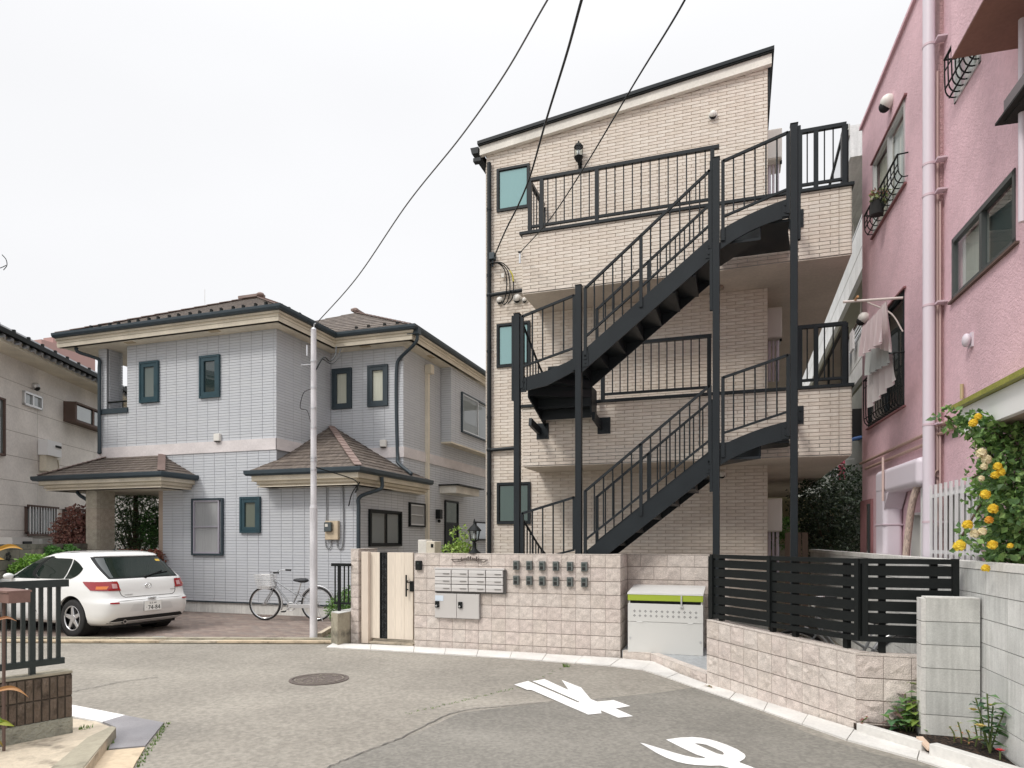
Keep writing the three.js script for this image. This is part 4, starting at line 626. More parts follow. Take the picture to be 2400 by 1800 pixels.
  const hh = (yTop - yBot - .045 - gap * 7) / 6; const nS = 6;
  for (let i = 0; i < nS; i++) { const y = yBot + .0225 + gap + i * (hh + gap) + hh / 2; mesh('slat', bar(P(e + .02, y), P(mid - .01, y), .016, hh), M.black, f); mesh('slat', bar(P(mid + .01, y), P(Lf - .02, y), .016, hh), M.black, f); mesh('slat', bar([corner[0] + .03, y, corner[2]], [xf - .02, y, corner[2]], .016, hh), M.black, f); }
  for (const s of [e, mid, Lf]) mesh('upright', bar(P(s, yBot - .02, .008), P(s, yTop + .025, .008), .045, .05, [w.n[0], 0, w.n[1]]), M.black, f);
  for (const x of [corner[0] + .05, xf]) mesh('upright', box(x - .025, x + .025, yBot - .02, yTop + .025, corner[2] - .028, corner[2] + .024), M.black, f);
  for (const px of [1667, 1692, 1812, 1865, 1985]) { const s = w.at(px, 1450, D - .05)[0]; mesh('post', bar(P(s, t0 + sl * s - .01, -.05), P(s, yTop, -.05), .05, .05, [w.n[0], 0, w.n[1]]), M.black, f); }
  for (const px of [2067, 2188]) { const x = onZ(px, 1500, corner[2] - .05)[0]; mesh('post', box(x - .028, x + .028, t1 - .02, yTop, corner[2] - .08, corner[2] - .03), M.black, f); }
}
// ---------- the grey tiled two-storey house ----------
function shingles(parent, pts, courses, m, name = 'shingle_course', under) {   // pts: planar 3-D outline, first edge is the eave
  const A = V3(pts[0]), B = V3(pts[1]), e = B.clone().sub(A).normalize(), C = V3(pts[2]).sub(A), up = C.sub(e.clone().multiplyScalar(C.dot(e))).normalize(), n = new THREE.Vector3().crossVectors(e, up); if (n.y < 0) n.negate();
  const P = pts.map(p => { const q = V3(p).sub(A); return [q.dot(e), q.dot(up)]; }), T = Math.max(...P.map(p => p[1]));
  const clip = (poly, lo, keepAbove) => { const o = []; for (let i = 0; i < poly.length; i++) { const a = poly[i], b = poly[(i + 1) % poly.length], ia = keepAbove ? a[1] >= lo : a[1] <= lo, ib = keepAbove ? b[1] >= lo : b[1] <= lo; if (ia) o.push(a); if (ia !== ib) { const t = (lo - a[1]) / (b[1] - a[1]); o.push([a[0] + (b[0] - a[0]) * t, lo]); } } return o; };
  for (let k = 0; k < courses; k++) {
    const a = T * k / courses, b = T * (k + 1) / courses, poly = clip(clip(P, a, true), b, false); if (poly.length < 3) continue;
    const to = (q, h) => A.clone().addScaledVector(e, q[0]).addScaledVector(up, q[1]).addScaledVector(n, h).toArray(), lift = q => .018 - .013 * (q[1] - a) / (b - a), gs = [poly3(poly.map(q => to(q, lift(q))))];
    for (let i = 0; i < poly.length; i++) { const u = poly[i], v = poly[(i + 1) % poly.length]; gs.push(poly3([to(u, -.02), to(v, -.02), to(v, lift(v)), to(u, lift(u))])); }
    mesh(name, gs, m[k % m.length], parent);
  }
}
const HX = -7.83, HZ1 = -12.8, HZ2 = -14.96, HXc = -9.9, HXl = -15.24, HXp = -13.18, HY2 = 6.5;
const htones = [[.545, .565, .60], [.55, .57, .605], [.54, .56, .595], [.56, .58, .61]], hmats = toned(null, htones, .6), hjoint = mat([.25, .26, .275], .9);
const roofM = [[.145, .117, .097], [.136, .109, .091], [.157, .127, .105]].map(c => mat(c, .8, { map: T_BARK, size: .9, bump: T_GRAIN, bsize: .2, bs: .004 })), hipM = mat([.24, .175, .155], .7, { map: T_MOTTLE });
const house = thing('grey_house', 'two-storey house clad in pale grey tiles with brown shingle hip roofs', 'house', [-11, 0, -15]);
{
  const h = house, wins = { F: [], S: [], R: [], B: [] };
  const put = (face, px0, py0, px1, py1, o) => { const c = face === 'R' ? [onX(px0, py0, HX), onX(px1, py1, HX)].map(p => [-p[2], p[1]]) : face === 'B' ? [onX(px0, py0, -7.52), onX(px1, py1, -7.52)].map(p => [-p[2], p[1]]) : [onZ(px0, py0, face === 'F' ? HZ1 : HZ2), onZ(px1, py1, face === 'F' ? HZ1 : HZ2)].map(p => [p[0], p[1]]); wins[face].push({ r: [c[0][0], c[1][0], c[1][1], c[0][1]], ...o }); };
  put('F', 330, 850, 374, 942, { kind: 'casement', fr: M.teal, pane: 'grey' }); put('F', 470, 836, 517, 931, { kind: 'casement', fr: M.teal, pane: 'dark' }); put('F', 452, 1169, 525, 1302, { kind: 'screen', fr: M.navy }); put('F', 565, 1165, 612, 1249, { kind: 'casement', fr: M.teal, pane: 'green' });
  put('S', 780, 866, 825, 957, { kind: 'casement', fr: M.navy, pane: 'curtain' }); put('S', 863, 858, 910, 951, { kind: 'casement', fr: M.navy, pane: 'curtain' });
  put('R', 863, 1193, 938, 1280, { kind: 'slider', fr: M.black }); put('R', 957, 1177, 993, 1236, { kind: 'screen', fr: M.black }); put('R', 1041, 1172, 1072, 1292, { kind: 'door', fr: M.black }); put('R', 1112, 1222, 1150, 1266, { kind: 'plain', fr: M.black });
  put('B', 1080, 918, 1150, 1040, { kind: 'slider', fr: M.navy });
  const holes = f => wins[f].map(w => [w.r[0] + .012, w.r[1] - .012, w.r[2] + .012, w.r[3] - .012]);
  // bodies
  mesh('wall', [box(HXp, HXc, .26, 3.9, -24, HZ1 - .011), box(HXc, HX - .011, .26, 3.05, HZ2, HZ1 - .011), box(HXc, HX - .011, .26, 3.9, -24, HZ2 - .0115), box(HXl + .012, HXc - .011, 3.9, HY2, -22, HZ1 - 1.3), box(-14.3, HXc - .011, 3.9, HY2, HZ1 - 1.3, HZ1 - .011), box(HXl + .012, -14.3, 3.9, 4.86, HZ1 - 1.3, HZ1 - .011), box(HXc - .011, HX - .011, 3.9, HY2, -24, HZ2 - .011), box(HX - .011, -7.531, 4.44, HY2, -24, -17.19)], hjoint, h);
  mesh('porch_ceiling', box(HXl, HXp, 2.93, 3.9, -20, HZ1 - .012), M.cream, h); mesh('jamb', box(HXp - .14, HXp - .001, 0, 2.93, HZ1 - .5, HZ1 - .02), mat([.45, .36, .29], .8, { map: T_MOTTLE }), h);
  // plinth
  mesh('foundation', [box(HXp, HX - .02, -.01, .26, HZ1 - .3, HZ1 - .03), box(HX - .3, HX - .03, -.01, .26, -24, HZ1 - .3)], M.concretePale, h); mesh('drip_edge', [box(HXp, HX + .012, .255, .28, HZ1 - .03, HZ1 + .012), box(HX - .03, HX + .012, .255, .28, -24, HZ1 - .03)], M.navy, h);
  // band
  mesh('floor_band', [box(HXl - .012, HXc + .02, 3.76, 4.02, HZ1 - .02, HZ1 + .022), box(HXc, HXc + .022, 3.76, 4.02, HZ2, HZ1 + .022), box(HXc + .022, HX + .022, 3.76, 4.02, HZ2 - .02, HZ2 + .022), box(HX, HX + .022, 3.76, 4.02, -24, HZ2 - .02), box(HXl - .012, HXl + .02, 3.76, 4.02, -16, HZ1 - .02)], mat([.66, .62, .62], .75, { map: T_MOTTLE, size: 1.5 }), h);
  // tiles
  const g = { w: .31, h: .0645, gap: .0075, t: .011 }; let tl = [];
  tl = tl.concat(layTiles({ M: faceZ(HZ1 - .011), u0: HXp, u1: HX, v0: .28, v1: 3.76, ...g, holes: [...holes('F'), [HXc, HX + 1, 3.0, 5]] }), layTiles({ M: faceZ(HZ1 - .011), u0: HXl, u1: HXc, v0: 4.02, v1: HY2, ...g, holes: [...holes('F'), [HXl - .1, -14.3, 4.86, 7]] }), layTiles({ M: faceZ(HZ1 - .011), u0: HXl, u1: HXp, v0: 3.4, v1: 3.76, ...g }),
    layTiles({ M: faceX(HXc - .011), u0: -HZ1, u1: -HZ2, v0: 4.02, v1: HY2, ...g }), layTiles({ M: faceZ(HZ2 - .011), u0: HXc, u1: HX, v0: 4.02, v1: HY2, ...g, holes: holes('S') }), layTiles({ M: faceZ(HZ2 - .011), u0: HXc, u1: HX, v0: 3.2, v1: 3.76, ...g }),
    layTiles({ M: faceX(HX - .011), u0: -HZ1, u1: 22, v0: .28, v1: 3.76, ...g, holes: [...holes('R'), [12, -HZ2, 3.0, 5]] }), layTiles({ M: faceX(HX - .011), u0: -HZ2, u1: 17.18, v0: 4.02, v1: HY2, ...g }), layTiles({ M: faceX(HX - .011), u0: 17.18, u1: 22, v0: 4.02, v1: 4.44, ...g }),
    layTiles({ M: faceX(-7.531), u0: 17.18, u1: 22, v0: 4.44, v1: HY2, ...g, holes: holes('B') }), layTiles({ M: faceZ(-17.191), u0: HX, u1: -7.52, v0: 4.44, v1: HY2, ...g }),
    layTiles({ M: faceX(-14.96), u0: 12.86, u1: 13.26, v0: 4.86, v1: HY2, ...g }), layTiles({ M: faceZ(HZ1 - .011), u0: HXl, u1: -14.965, v0: 4.86, v1: HY2, ...g }), layTiles({ M: faceX(-14.31), u0: 12.86, u1: 14, v0: 4.9, v1: HY2, ...g }));
  emitTiles('wall_tile', 'wall_tile_field', tl, h, TILE, hmats, htones, 300, p => p.z > -13.2);
  mesh('balcony_pillar', box(HXl + .012, -14.971, 4.8, HY2, HZ1 - .42, HZ1 - .011), hjoint, h); mesh('balcony_sill', box(HXl + .1, -14.26, 4.86, 4.98, HZ1 - .16, HZ1 + .04), M.navy, h); mesh('balcony_bar', [rod([-14.98, 5.16, HZ1 - .06], [-14.28, 5.16, HZ1 - .06], .024, 8), rod([-14.5, 4.98, HZ1 - .06], [-14.5, 5.16, HZ1 - .06], .014, 6)], M.black, h);
  // eaves: fascia, gutter, soffit
  const path = [[-16.07, -18.5], [-16.07, -12.3], [-9.45, -12.3], [-9.45, -14.46], [-7.32, -14.46], [-7.32, -26]];
  const pth = path.slice(1);
  mesh('fascia', [sweep([[-.16, 6.5], [-.06, 6.5], [-.045, 6.56], [-.045, 6.64], [-.02, 6.65], [-.0, 6.70], [0, 6.79], [-.16, 6.79]], pth)], M.cream, h);
  mesh('fascia_groove', [sweep(rect(-.06, -.041, 6.585, 6.597), pth), sweep(rect(-.06, -.012, 6.652, 6.664), pth)], mat([.36, .31, .22], .8), h);
  mesh('roof_gutter', [sweep([[.0, 6.71], [.075, 6.715], [.105, 6.76], [.11, 6.815], [.085, 6.825], [.08, 6.8], [0, 6.8]], pth)], M.navy, h);
  mesh('soffit', [flat([[-16.0, -12.37], [-9.52, -12.37], [-9.52, -14.53], [-7.39, -14.53], [-7.39, -24], [-16.0, -24]], 6.5, 6.515)], M.cream, h); for (const [px, py, Z] of [[502, 776, -12.6], [305, 803, -12.6], [856, 812, -14.72]]) { const p = onY(px, py, 6.495); mesh('soffit_vent', box(p[0] - .13, p[0] + .13, 6.485, 6.501, p[2] - .06, p[2] + .06), mat([.45, .37, .25], .8), h); } { const p = onY(1010, 836, 6.495); mesh('soffit_vent', box(p[0] - .06, p[0] + .06, 6.485, 6.501, p[2] - .13, p[2] + .13), mat([.45, .37, .25], .8), h); }
  // roofs
  const yE = 6.81, p1 = [[-16.07, yE, -12.3], [-9.45, yE, -12.3], [-12.45, yE + 1.55, -15.4], [-13.0, yE + 1.55, -15.4]];
  shingles(h, p1, 9, roofM); shingles(h, [[-9.45, yE, -12.3], [-9.45, yE, -18.5], [-12.45, yE + 1.55, -15.4]], 9, roofM); shingles(h, [[-16.07, yE, -18.5], [-16.07, yE, -12.3], [-13.0, yE + 1.55, -15.4]], 9, roofM);
  shingles(h, [[-15.28, yE, -14.46], [-7.32, yE, -14.46], [-11.3, yE + 1.99, -18.44]], 12, roofM); shingles(h, [[-7.32, yE, -14.46], [-7.32, yE, -26], [-11.3, yE + 1.99, -26], [-11.3, yE + 1.99, -18.44]], 12, roofM); shingles(h, [[-15.28, yE, -26], [-15.28, yE, -14.46], [-11.3, yE + 1.99, -18.44], [-11.3, yE + 1.99, -26]], 12, roofM);
  const hip = (a, b) => { const n = 14; for (let i = 0; i < n; i++) { const q = t => a.map((v, k) => v + (b[k] - v) * t), s = q(i / n), e = q((i + 1.06) / n); s[1] += .035; e[1] += .022; mesh('hip_cap', bar(s, e, .16, .018), hipM, h); } };
  hip([-9.45, yE, -12.3], [-12.45, yE + 1.55, -15.4]); hip([-7.32, yE, -14.46], [-11.3, yE + 1.99, -18.44]); hip([-16.07, yE, -12.3], [-13.0, yE + 1.55, -15.4]);
  mesh('ridge_cap', [bar([-12.35, yE + 1.61, -15.4], [-13.1, yE + 1.61, -15.4], .2, .07), bar([-11.3, yE + 2.05, -18.3], [-11.3, yE + 2.05, -26], .2, .07), ball([-12.4, yE + 1.62, -15.36], .11, 8, 1, .6, 1), ball([-11.3, yE + 2.06, -18.4], .12, 8, 1, .6, 1)], hipM, h);
  for (const [a, n] of [[.06, 9]]) for (let i = 0; i < n; i++) for (const d of [0, .28]) { const x = -15.3 + i * .62 + d; mesh('snow_guard', box(x - .025, x + .025, yE + .18, yE + .25, -12.68, -12.62), M.black, h); }
  for (const x of [-9.1, -8.75, -8.3, -7.95]) mesh('snow_guard', box(x - .03, x + .03, yE + .2, yE + .27, -14.9, -14.84), M.black, h); for (const z of [-13.1, -13.5]) mesh('snow_guard', box(-9.8, -9.74, yE + .17, yE + .24, z, z + .06), M.black, h);
  // small hip roof over the entrance block
  const ap = [-9.9, 4.62, -14.96], e0 = 3.24, fr = [[-10.2, e0, -12.3], [-7.48, e0, -12.3], ap, [-9.9, 3.50, -12.8]];
  shingles(h, [[-10.2, e0, -12.3], [-7.48, e0, -12.3], ap, [-9.9, 3.505, -12.81], [-9.93, 3.50, -12.8]], 14, roofM); shingles(h, [[-7.48, e0, -12.3], [-7.48, e0, -15.75], [-7.84, 3.45, -15.2], ap], 14, roofM); shingles(h, [[-10.2, e0, -12.79], [-10.2, e0, -12.3], [-9.93, 3.5, -12.79]], 2, roofM); hip([-7.48, e0, -12.3], ap);
  const eav = [[-10.2, -12.79], [-10.2, -12.3], [-7.48, -12.3], [-7.48, -15.75]];
  mesh('canopy_fascia', [sweep([[-.4, 2.88], [-.14, 2.88], [-.13, 2.93], [-.10, 2.94], [-.09, 3.0], [-.02, 3.02], [-.01, 3.2], [-.4, 3.2]], eav)], M.cream, h); mesh('canopy_groove', [sweep(rect(-.12, -.086, 2.932, 2.944), eav), sweep(rect(-.1, -.012, 3.005, 3.018), eav)], mat([.36, .31, .22], .8), h); mesh('canopy_soffit', flat([[-10.1, -12.4], [-7.58, -12.4], [-7.58, -15.7], [HX, -15.7], [HX, -12.81], [-10.1, -12.81]], 2.88, 2.9), M.cream, h);
  mesh('canopy_gutter', [sweep([[.0, 3.12], [.07, 3.125], [.1, 3.16], [.105, 3.23], [.085, 3.24], [0, 3.22]], eav)], M.navy, h);
  // porch roof
  const pr = [[-15.98, e0, -11.79], [-12.18, e0, -11.79], [-13.19, 3.76, -12.79], [-14.97, 3.76, -12.79]]; shingles(h, pr, 7, roofM); shingles(h, [[-12.18, e0, -11.79], [-12.18, e0, -12.79], [-13.19, 3.76, -12.79]], 7, roofM); shingles(h, [[-15.98, e0, -14], [-15.98, e0, -11.79], [-14.97, 3.76, -12.79], [-14.97, 3.76, -14]], 7, roofM); hip([-12.18, e0, -11.79], [-13.19, 3.76, -12.79]); hip([-15.98, e0, -11.79], [-14.97, 3.76, -12.79]);
  const pev = [[-15.98, -13.8], [-15.98, -11.79], [-12.18, -11.79], [-12.18, -12.79]];
  mesh('porch_fascia', [sweep([[-.4, 2.90], [-.14, 2.90], [-.13, 2.95], [-.10, 2.96], [-.09, 3.02], [-.02, 3.04], [-.01, 3.2], [-.4, 3.2]], pev)], M.cream, h); mesh('porch_groove', [sweep(rect(-.12, -.086, 2.952, 2.964), pev), sweep(rect(-.1, -.012, 3.025, 3.038), pev)], mat([.36, .31, .22], .8), h); mesh('porch_soffit', flat([[-15.85, -11.9], [-12.3, -11.9], [-12.3, -12.79], [HXp, -12.79], [HXp, -17], [-15.85, -17]], 2.9, 2.925), M.cream, h); mesh('porch_gutter', [sweep([[.0, 3.12], [.07, 3.125], [.1, 3.16], [.105, 3.23], [.085, 3.24], [0, 3.22]], pev)], M.navy, h);
  const px0 = -14.8, px1 = -14.48; const pil = mesh('porch_pillar', box(px0, px1, 0, 2.9, -12.6, -12.12), mat([.30, .26, .21], .8), h);
  for (let r = 0; r < 6; r++) { const y = .02 + r * .49, stone = mat([.48 - .02 * (r % 2), .42, .34], .8, { map: T_GRAIN, size: .4 }); mesh('stone_slab', [box(px0 - .004, px1 - .07, y, y + .483, -12.125, -12.105)], stone, pil); mesh('stone_slab', box(px1 - .065, px1 + .012, y, y + .483, -12.2, -12.105), stone, pil); mesh('stone_slab', box(px1 - .01, px1 + .012, y, y + .483, -12.6, -12.205), stone, pil); }
  // downpipes
  const pipe = (pts, m, nm = 'downpipe') => mesh(nm, [tube(pts, .042, 10, pts.length * 10), ball(pts[pts.length - 1], .05, 8)], m, h);
  pipe([[-15.6, 6.5, -12.5], [-15.6, 6.42, -12.5], [-15.33, 6.3, -12.74], [-15.12, 6.2, -12.73], [-15.12, 6, -12.73], [-15.12, 3.9, -12.73]], M.navy);
  mesh('pipe_joint', box(-7.5, -7.2, 6.62, 6.78, -14.66, -14.5), M.navy, h);
  pipe([[-7.28, 6.72, -14.6], [-7.28, 6.5, -14.6], [-7.4, 6.4, -14.65], [-7.9, 6.18, -14.9], [-7.96, 6.1, -14.9], [-7.96, 3.75, -14.9], [-7.9, 3.62, -14.8], [-7.5, 3.32, -14.72]], M.navy); pipe([[-7.44, 3.1, -13.2], [-7.44, 2.86, -13.2], [-7.5, 2.8, -13.1], [-7.74, 2.62, -12.76], [-7.74, 2.4, -12.74], [-7.74, .3, -12.74]], M.navy); pipe([[-15.2, 2.88, -12.2], [-15.15, 2.82, -12.2], [-14.8, 2.62, -12.25]], M.navy);
  // windows
  const PANE = { grey: M.greyGlass, dark: M.darkGlass, green: mat([.14, .16, .13], .12, { clearcoat: 1, clearcoatRoughness: .03 }) };
  const mount = (f, w) => {
    const Mx = f === 'F' ? faceZ(HZ1) : f === 'S' ? faceZ(HZ2) : f === 'R' ? faceX(HX) : faceX(-7.52), [a, b, c, d] = w.r, T = gs => (Array.isArray(gs) ? gs.flat(2) : [gs]).map(q => q.applyMatrix4(Mx));
    if (w.kind === 'door') { const o = mesh('door', T(frameGeo(a, b, c, d, .05, -.02, .05)), M.black, h); mesh('door_leaf', T([box(a + .05, b - .05, c + .02, d - .72, -.01, .03)]), M.black, o); mesh('transom', T([box(a + .05, b - .05, d - .62, d - .05, -.01, .02)]), M.darkGlass, o); mesh('rail', T([box(a + .05, b - .05, d - .72, d - .62, -.01, .04)]), M.black, o); return; }
    const fw = w.kind === 'casement' ? .05 : .045, o = mesh('window', T(frameGeo(a, b, c, d, fw, -.02, .06)), w.fr, h), i = [a + fw, b - fw, c + fw, d - fw];
    if (w.kind === 'casement') { const s = .085; mesh('sash', T([prism([[i[0], i[2]], [i[1], i[2]], [i[1], i[3]], [i[0], i[3]]], -.01, .05, [[[i[0] + s, i[2] + s], [i[0] + s, i[3] - s], [i[1] - s, i[3] - s], [i[1] - s, i[2] + s]]], .004)]), w.fr, o); const q = [i[0] + s, i[1] - s, i[2] + s, i[3] - s]; if (w.pane === 'curtain') { mesh('curtain', T([box(q[0], q[1], q[2], q[3], -.008, -.002)]), M.curtain, o); mesh('pane', T([new THREE.PlaneGeometry(q[1] - q[0], q[3] - q[2]).translate((q[0] + q[1]) / 2, (q[2] + q[3]) / 2, .012)]), M.glass, o); } else mesh('pane', T([box(...q, 0, .012)]), PANE[w.pane], o); }
    else if (w.kind === 'screen') { const al = f === 'F' ? mat([.42, .40, .46], .4, { metal: .3 }) : M.silver, s = .035; mesh('screen_frame', T([...frameGeo(i[0], i[1] - (f === 'F' ? .06 : 0), i[2], i[3], s, 0, .045), box(i[0] + s, i[1] - s - (f === 'F' ? .06 : 0), (i[2] + i[3]) / 2 - .01, (i[2] + i[3]) / 2 + .012, .0, .04)]), al, o); mesh('screen', T([box(i[0] + s, i[1] - s, i[2] + s, i[3] - s, .005, .015)]), mat([.30, .305, .31], .55, { map: T_WOOD, size: .4 }), o); }
    else if (w.kind === 'slider') { const m = (i[0] + i[1]) / 2; mesh('sash', T([...frameGeo(i[0], m + .03, i[2], i[3], .035, .02, .05), ...frameGeo(m - .01, i[1], i[2], i[3], .035, -.01, .018)]), f === 'B' ? M.silver : M.black, o); mesh('curtain', T([box(i[0], i[1], i[2], i[3], -.019, -.013)]), f === 'B' ? M.curtainGrey : M.curtain, o); mesh('pane', T([new THREE.PlaneGeometry(m - i[0] - .04, i[3] - i[2] - .07).translate((m + i[0]) / 2, (i[2] + i[3]) / 2, .035), new THREE.PlaneGeometry(i[1] - m - .04, i[3] - i[2] - .07).translate((m + i[1]) / 2, (i[2] + i[3]) / 2, .004)]), M.glass, o); }
    else mesh('pane', T([box(...i, 0, .012)]), M.darkGlass, o);
  };
  for (const f of 'FSRB') wins[f].forEach(w => mount(f, w));
  mesh('bay_underside', flat([[HX, -17.18], [-7.515, -17.18], [-7.515, -24], [HX, -24]], 4.40, 4.44), M.cream, h);
  // side door canopy and lamp
  { const a = onX(1032, 1137, HX + .02), b = onX(1116, 1150, HX + .02), y = onX(1032, 1139, HX)[1]; const z0 = a[2], z1 = onX(1078, 1150, HX)[2]; mesh('door_canopy', [prismX([[z0, y - .2], [z1 - .3, y - .2], [z1 - .3, y], [z0, y]], HX, HX + .5)], M.creamLight, h); mesh('canopy_top', box(HX, HX + .62, y, y + .035, z1 - .4, z0 + .08), M.black, h);
    const l = onX(1030, 1205, HX + .08); mesh('door_lamp', [rbox(HX, HX + .14, l[1] - .13, l[1] + .13, l[2] - .09, l[2] + .09, .02), ball([HX + .07, l[1] - .19, l[2]], .05, 8)], M.black, h); }
  // beige conduit on the side wall
  { const a = onX(1003, 868, HX + .06), b = onX(1003, 1300, HX + .06); mesh('duct_cover', [box(HX, HX + .09, .6, a[1], a[2] - .05, a[2] + .05), rbox(HX, HX + .2, a[1] - .1, a[1] + .14, a[2] - .1, a[2] + .08, .02)], M.cream, h); }
}
{ const mk = (px, py, Z, lab) => { const p = onZ(px, py, Z), t = thing('wall_vent', lab, 'vent', [p[0], p[1], Z]); mesh('cover', [rbox(p[0] - .085, p[0] + .085, p[1] - .09, p[1] + .09, Z - .002, Z + .09, .02)], M.whitePlastic, t); mesh('outlet', box(p[0] - .065, p[0] + .065, p[1] - .105, p[1] - .088, Z + .01, Z + .08), M.dark, t); };
  mk(513, 1026, HZ1 + .0, 'small white square vent above the floor band between the left and right upper windows'); mk(900.5, 1040, HZ2, 'small white square vent beside the navy downpipe above the hip canopy'); }
{ // electricity meter with its conduits
  const a = onZ(767, 1221, HZ1), b = onZ(797, 1265, HZ1), t = thing('electric_meter_box', 'cream electricity meter box with dark dial and looping conduits on the grey house', 'meter', [a[0], b[1], HZ1]);
  mesh('box', rbox(a[0], b[0], b[1], a[1], HZ1, HZ1 + .09, .012), mat([.56, .46, .33], .6, { map: T_MOTTLE, size: .4 }), t); mesh('dial', rbox(a[0] + .015, a[0] + .2, a[1] - .24, a[1] - .03, HZ1 + .09, HZ1 + .16, .02), M.darkGlass, t); mesh('dial_label', box(a[0] + .05, a[0] + .12, a[1] - .13, a[1] - .07, HZ1 + .159, HZ1 + .163), M.creamLight, t);
  const z = HZ1 + .03; mesh('conduit', [tube([[a[0] - .0, a[1] + 1.05, z], [a[0] - .0, a[1] + .2, z], [a[0] - .02, b[1] - .1, z], [a[0] + .02, b[1] - .19, z], [a[0] + .1, b[1] - .17, z], [a[0] + .12, b[1], z]], .012, 6, 40)], mat([.25, .26, .27], .6), t); mesh('conduit', [tube([[b[0] + .06, a[1] + 1.0, z], [b[0] + .09, a[1] + .6, z], [b[0] + .09, b[1] - .05, z], [b[0] + .05, b[1] - .2, z], [b[0] - .04, b[1] - .16, z], [b[0] - .05, b[1], z]], .016, 6, 40)], mat([.25, .26, .27], .6), t); mesh('yellow_clip', box(a[0] + .07, a[0] + .13, a[1] + .8, a[1] + 1.1, HZ1 + .01, HZ1 + .05), mat([.50, .36, .07], .6), t); }
{ // outdoor unit behind the beige wall
  const a = onZ(978, 1265, -11.8), b = onZ(1019, 1300, -11.8), t = thing('heat_pump_unit', 'beige outdoor heat pump unit peeping over the beige wall', 'outdoor unit', [a[0], 0, -11.8]), Z = -11.8, xm = a[0] + .19; mesh('body', rbox(xm, b[0], .5, a[1] - .03, Z - .3, Z, .015), M.cream, t); mesh('side_tank', rbox(a[0], xm - .005, .5, a[1], Z - .3, Z - .02, .015), M.creamLight, t); mesh('vent', box(xm + .1, b[0] - .03, a[1] - .15, a[1] - .08, Z - .001, Z + .006), M.black, t); }
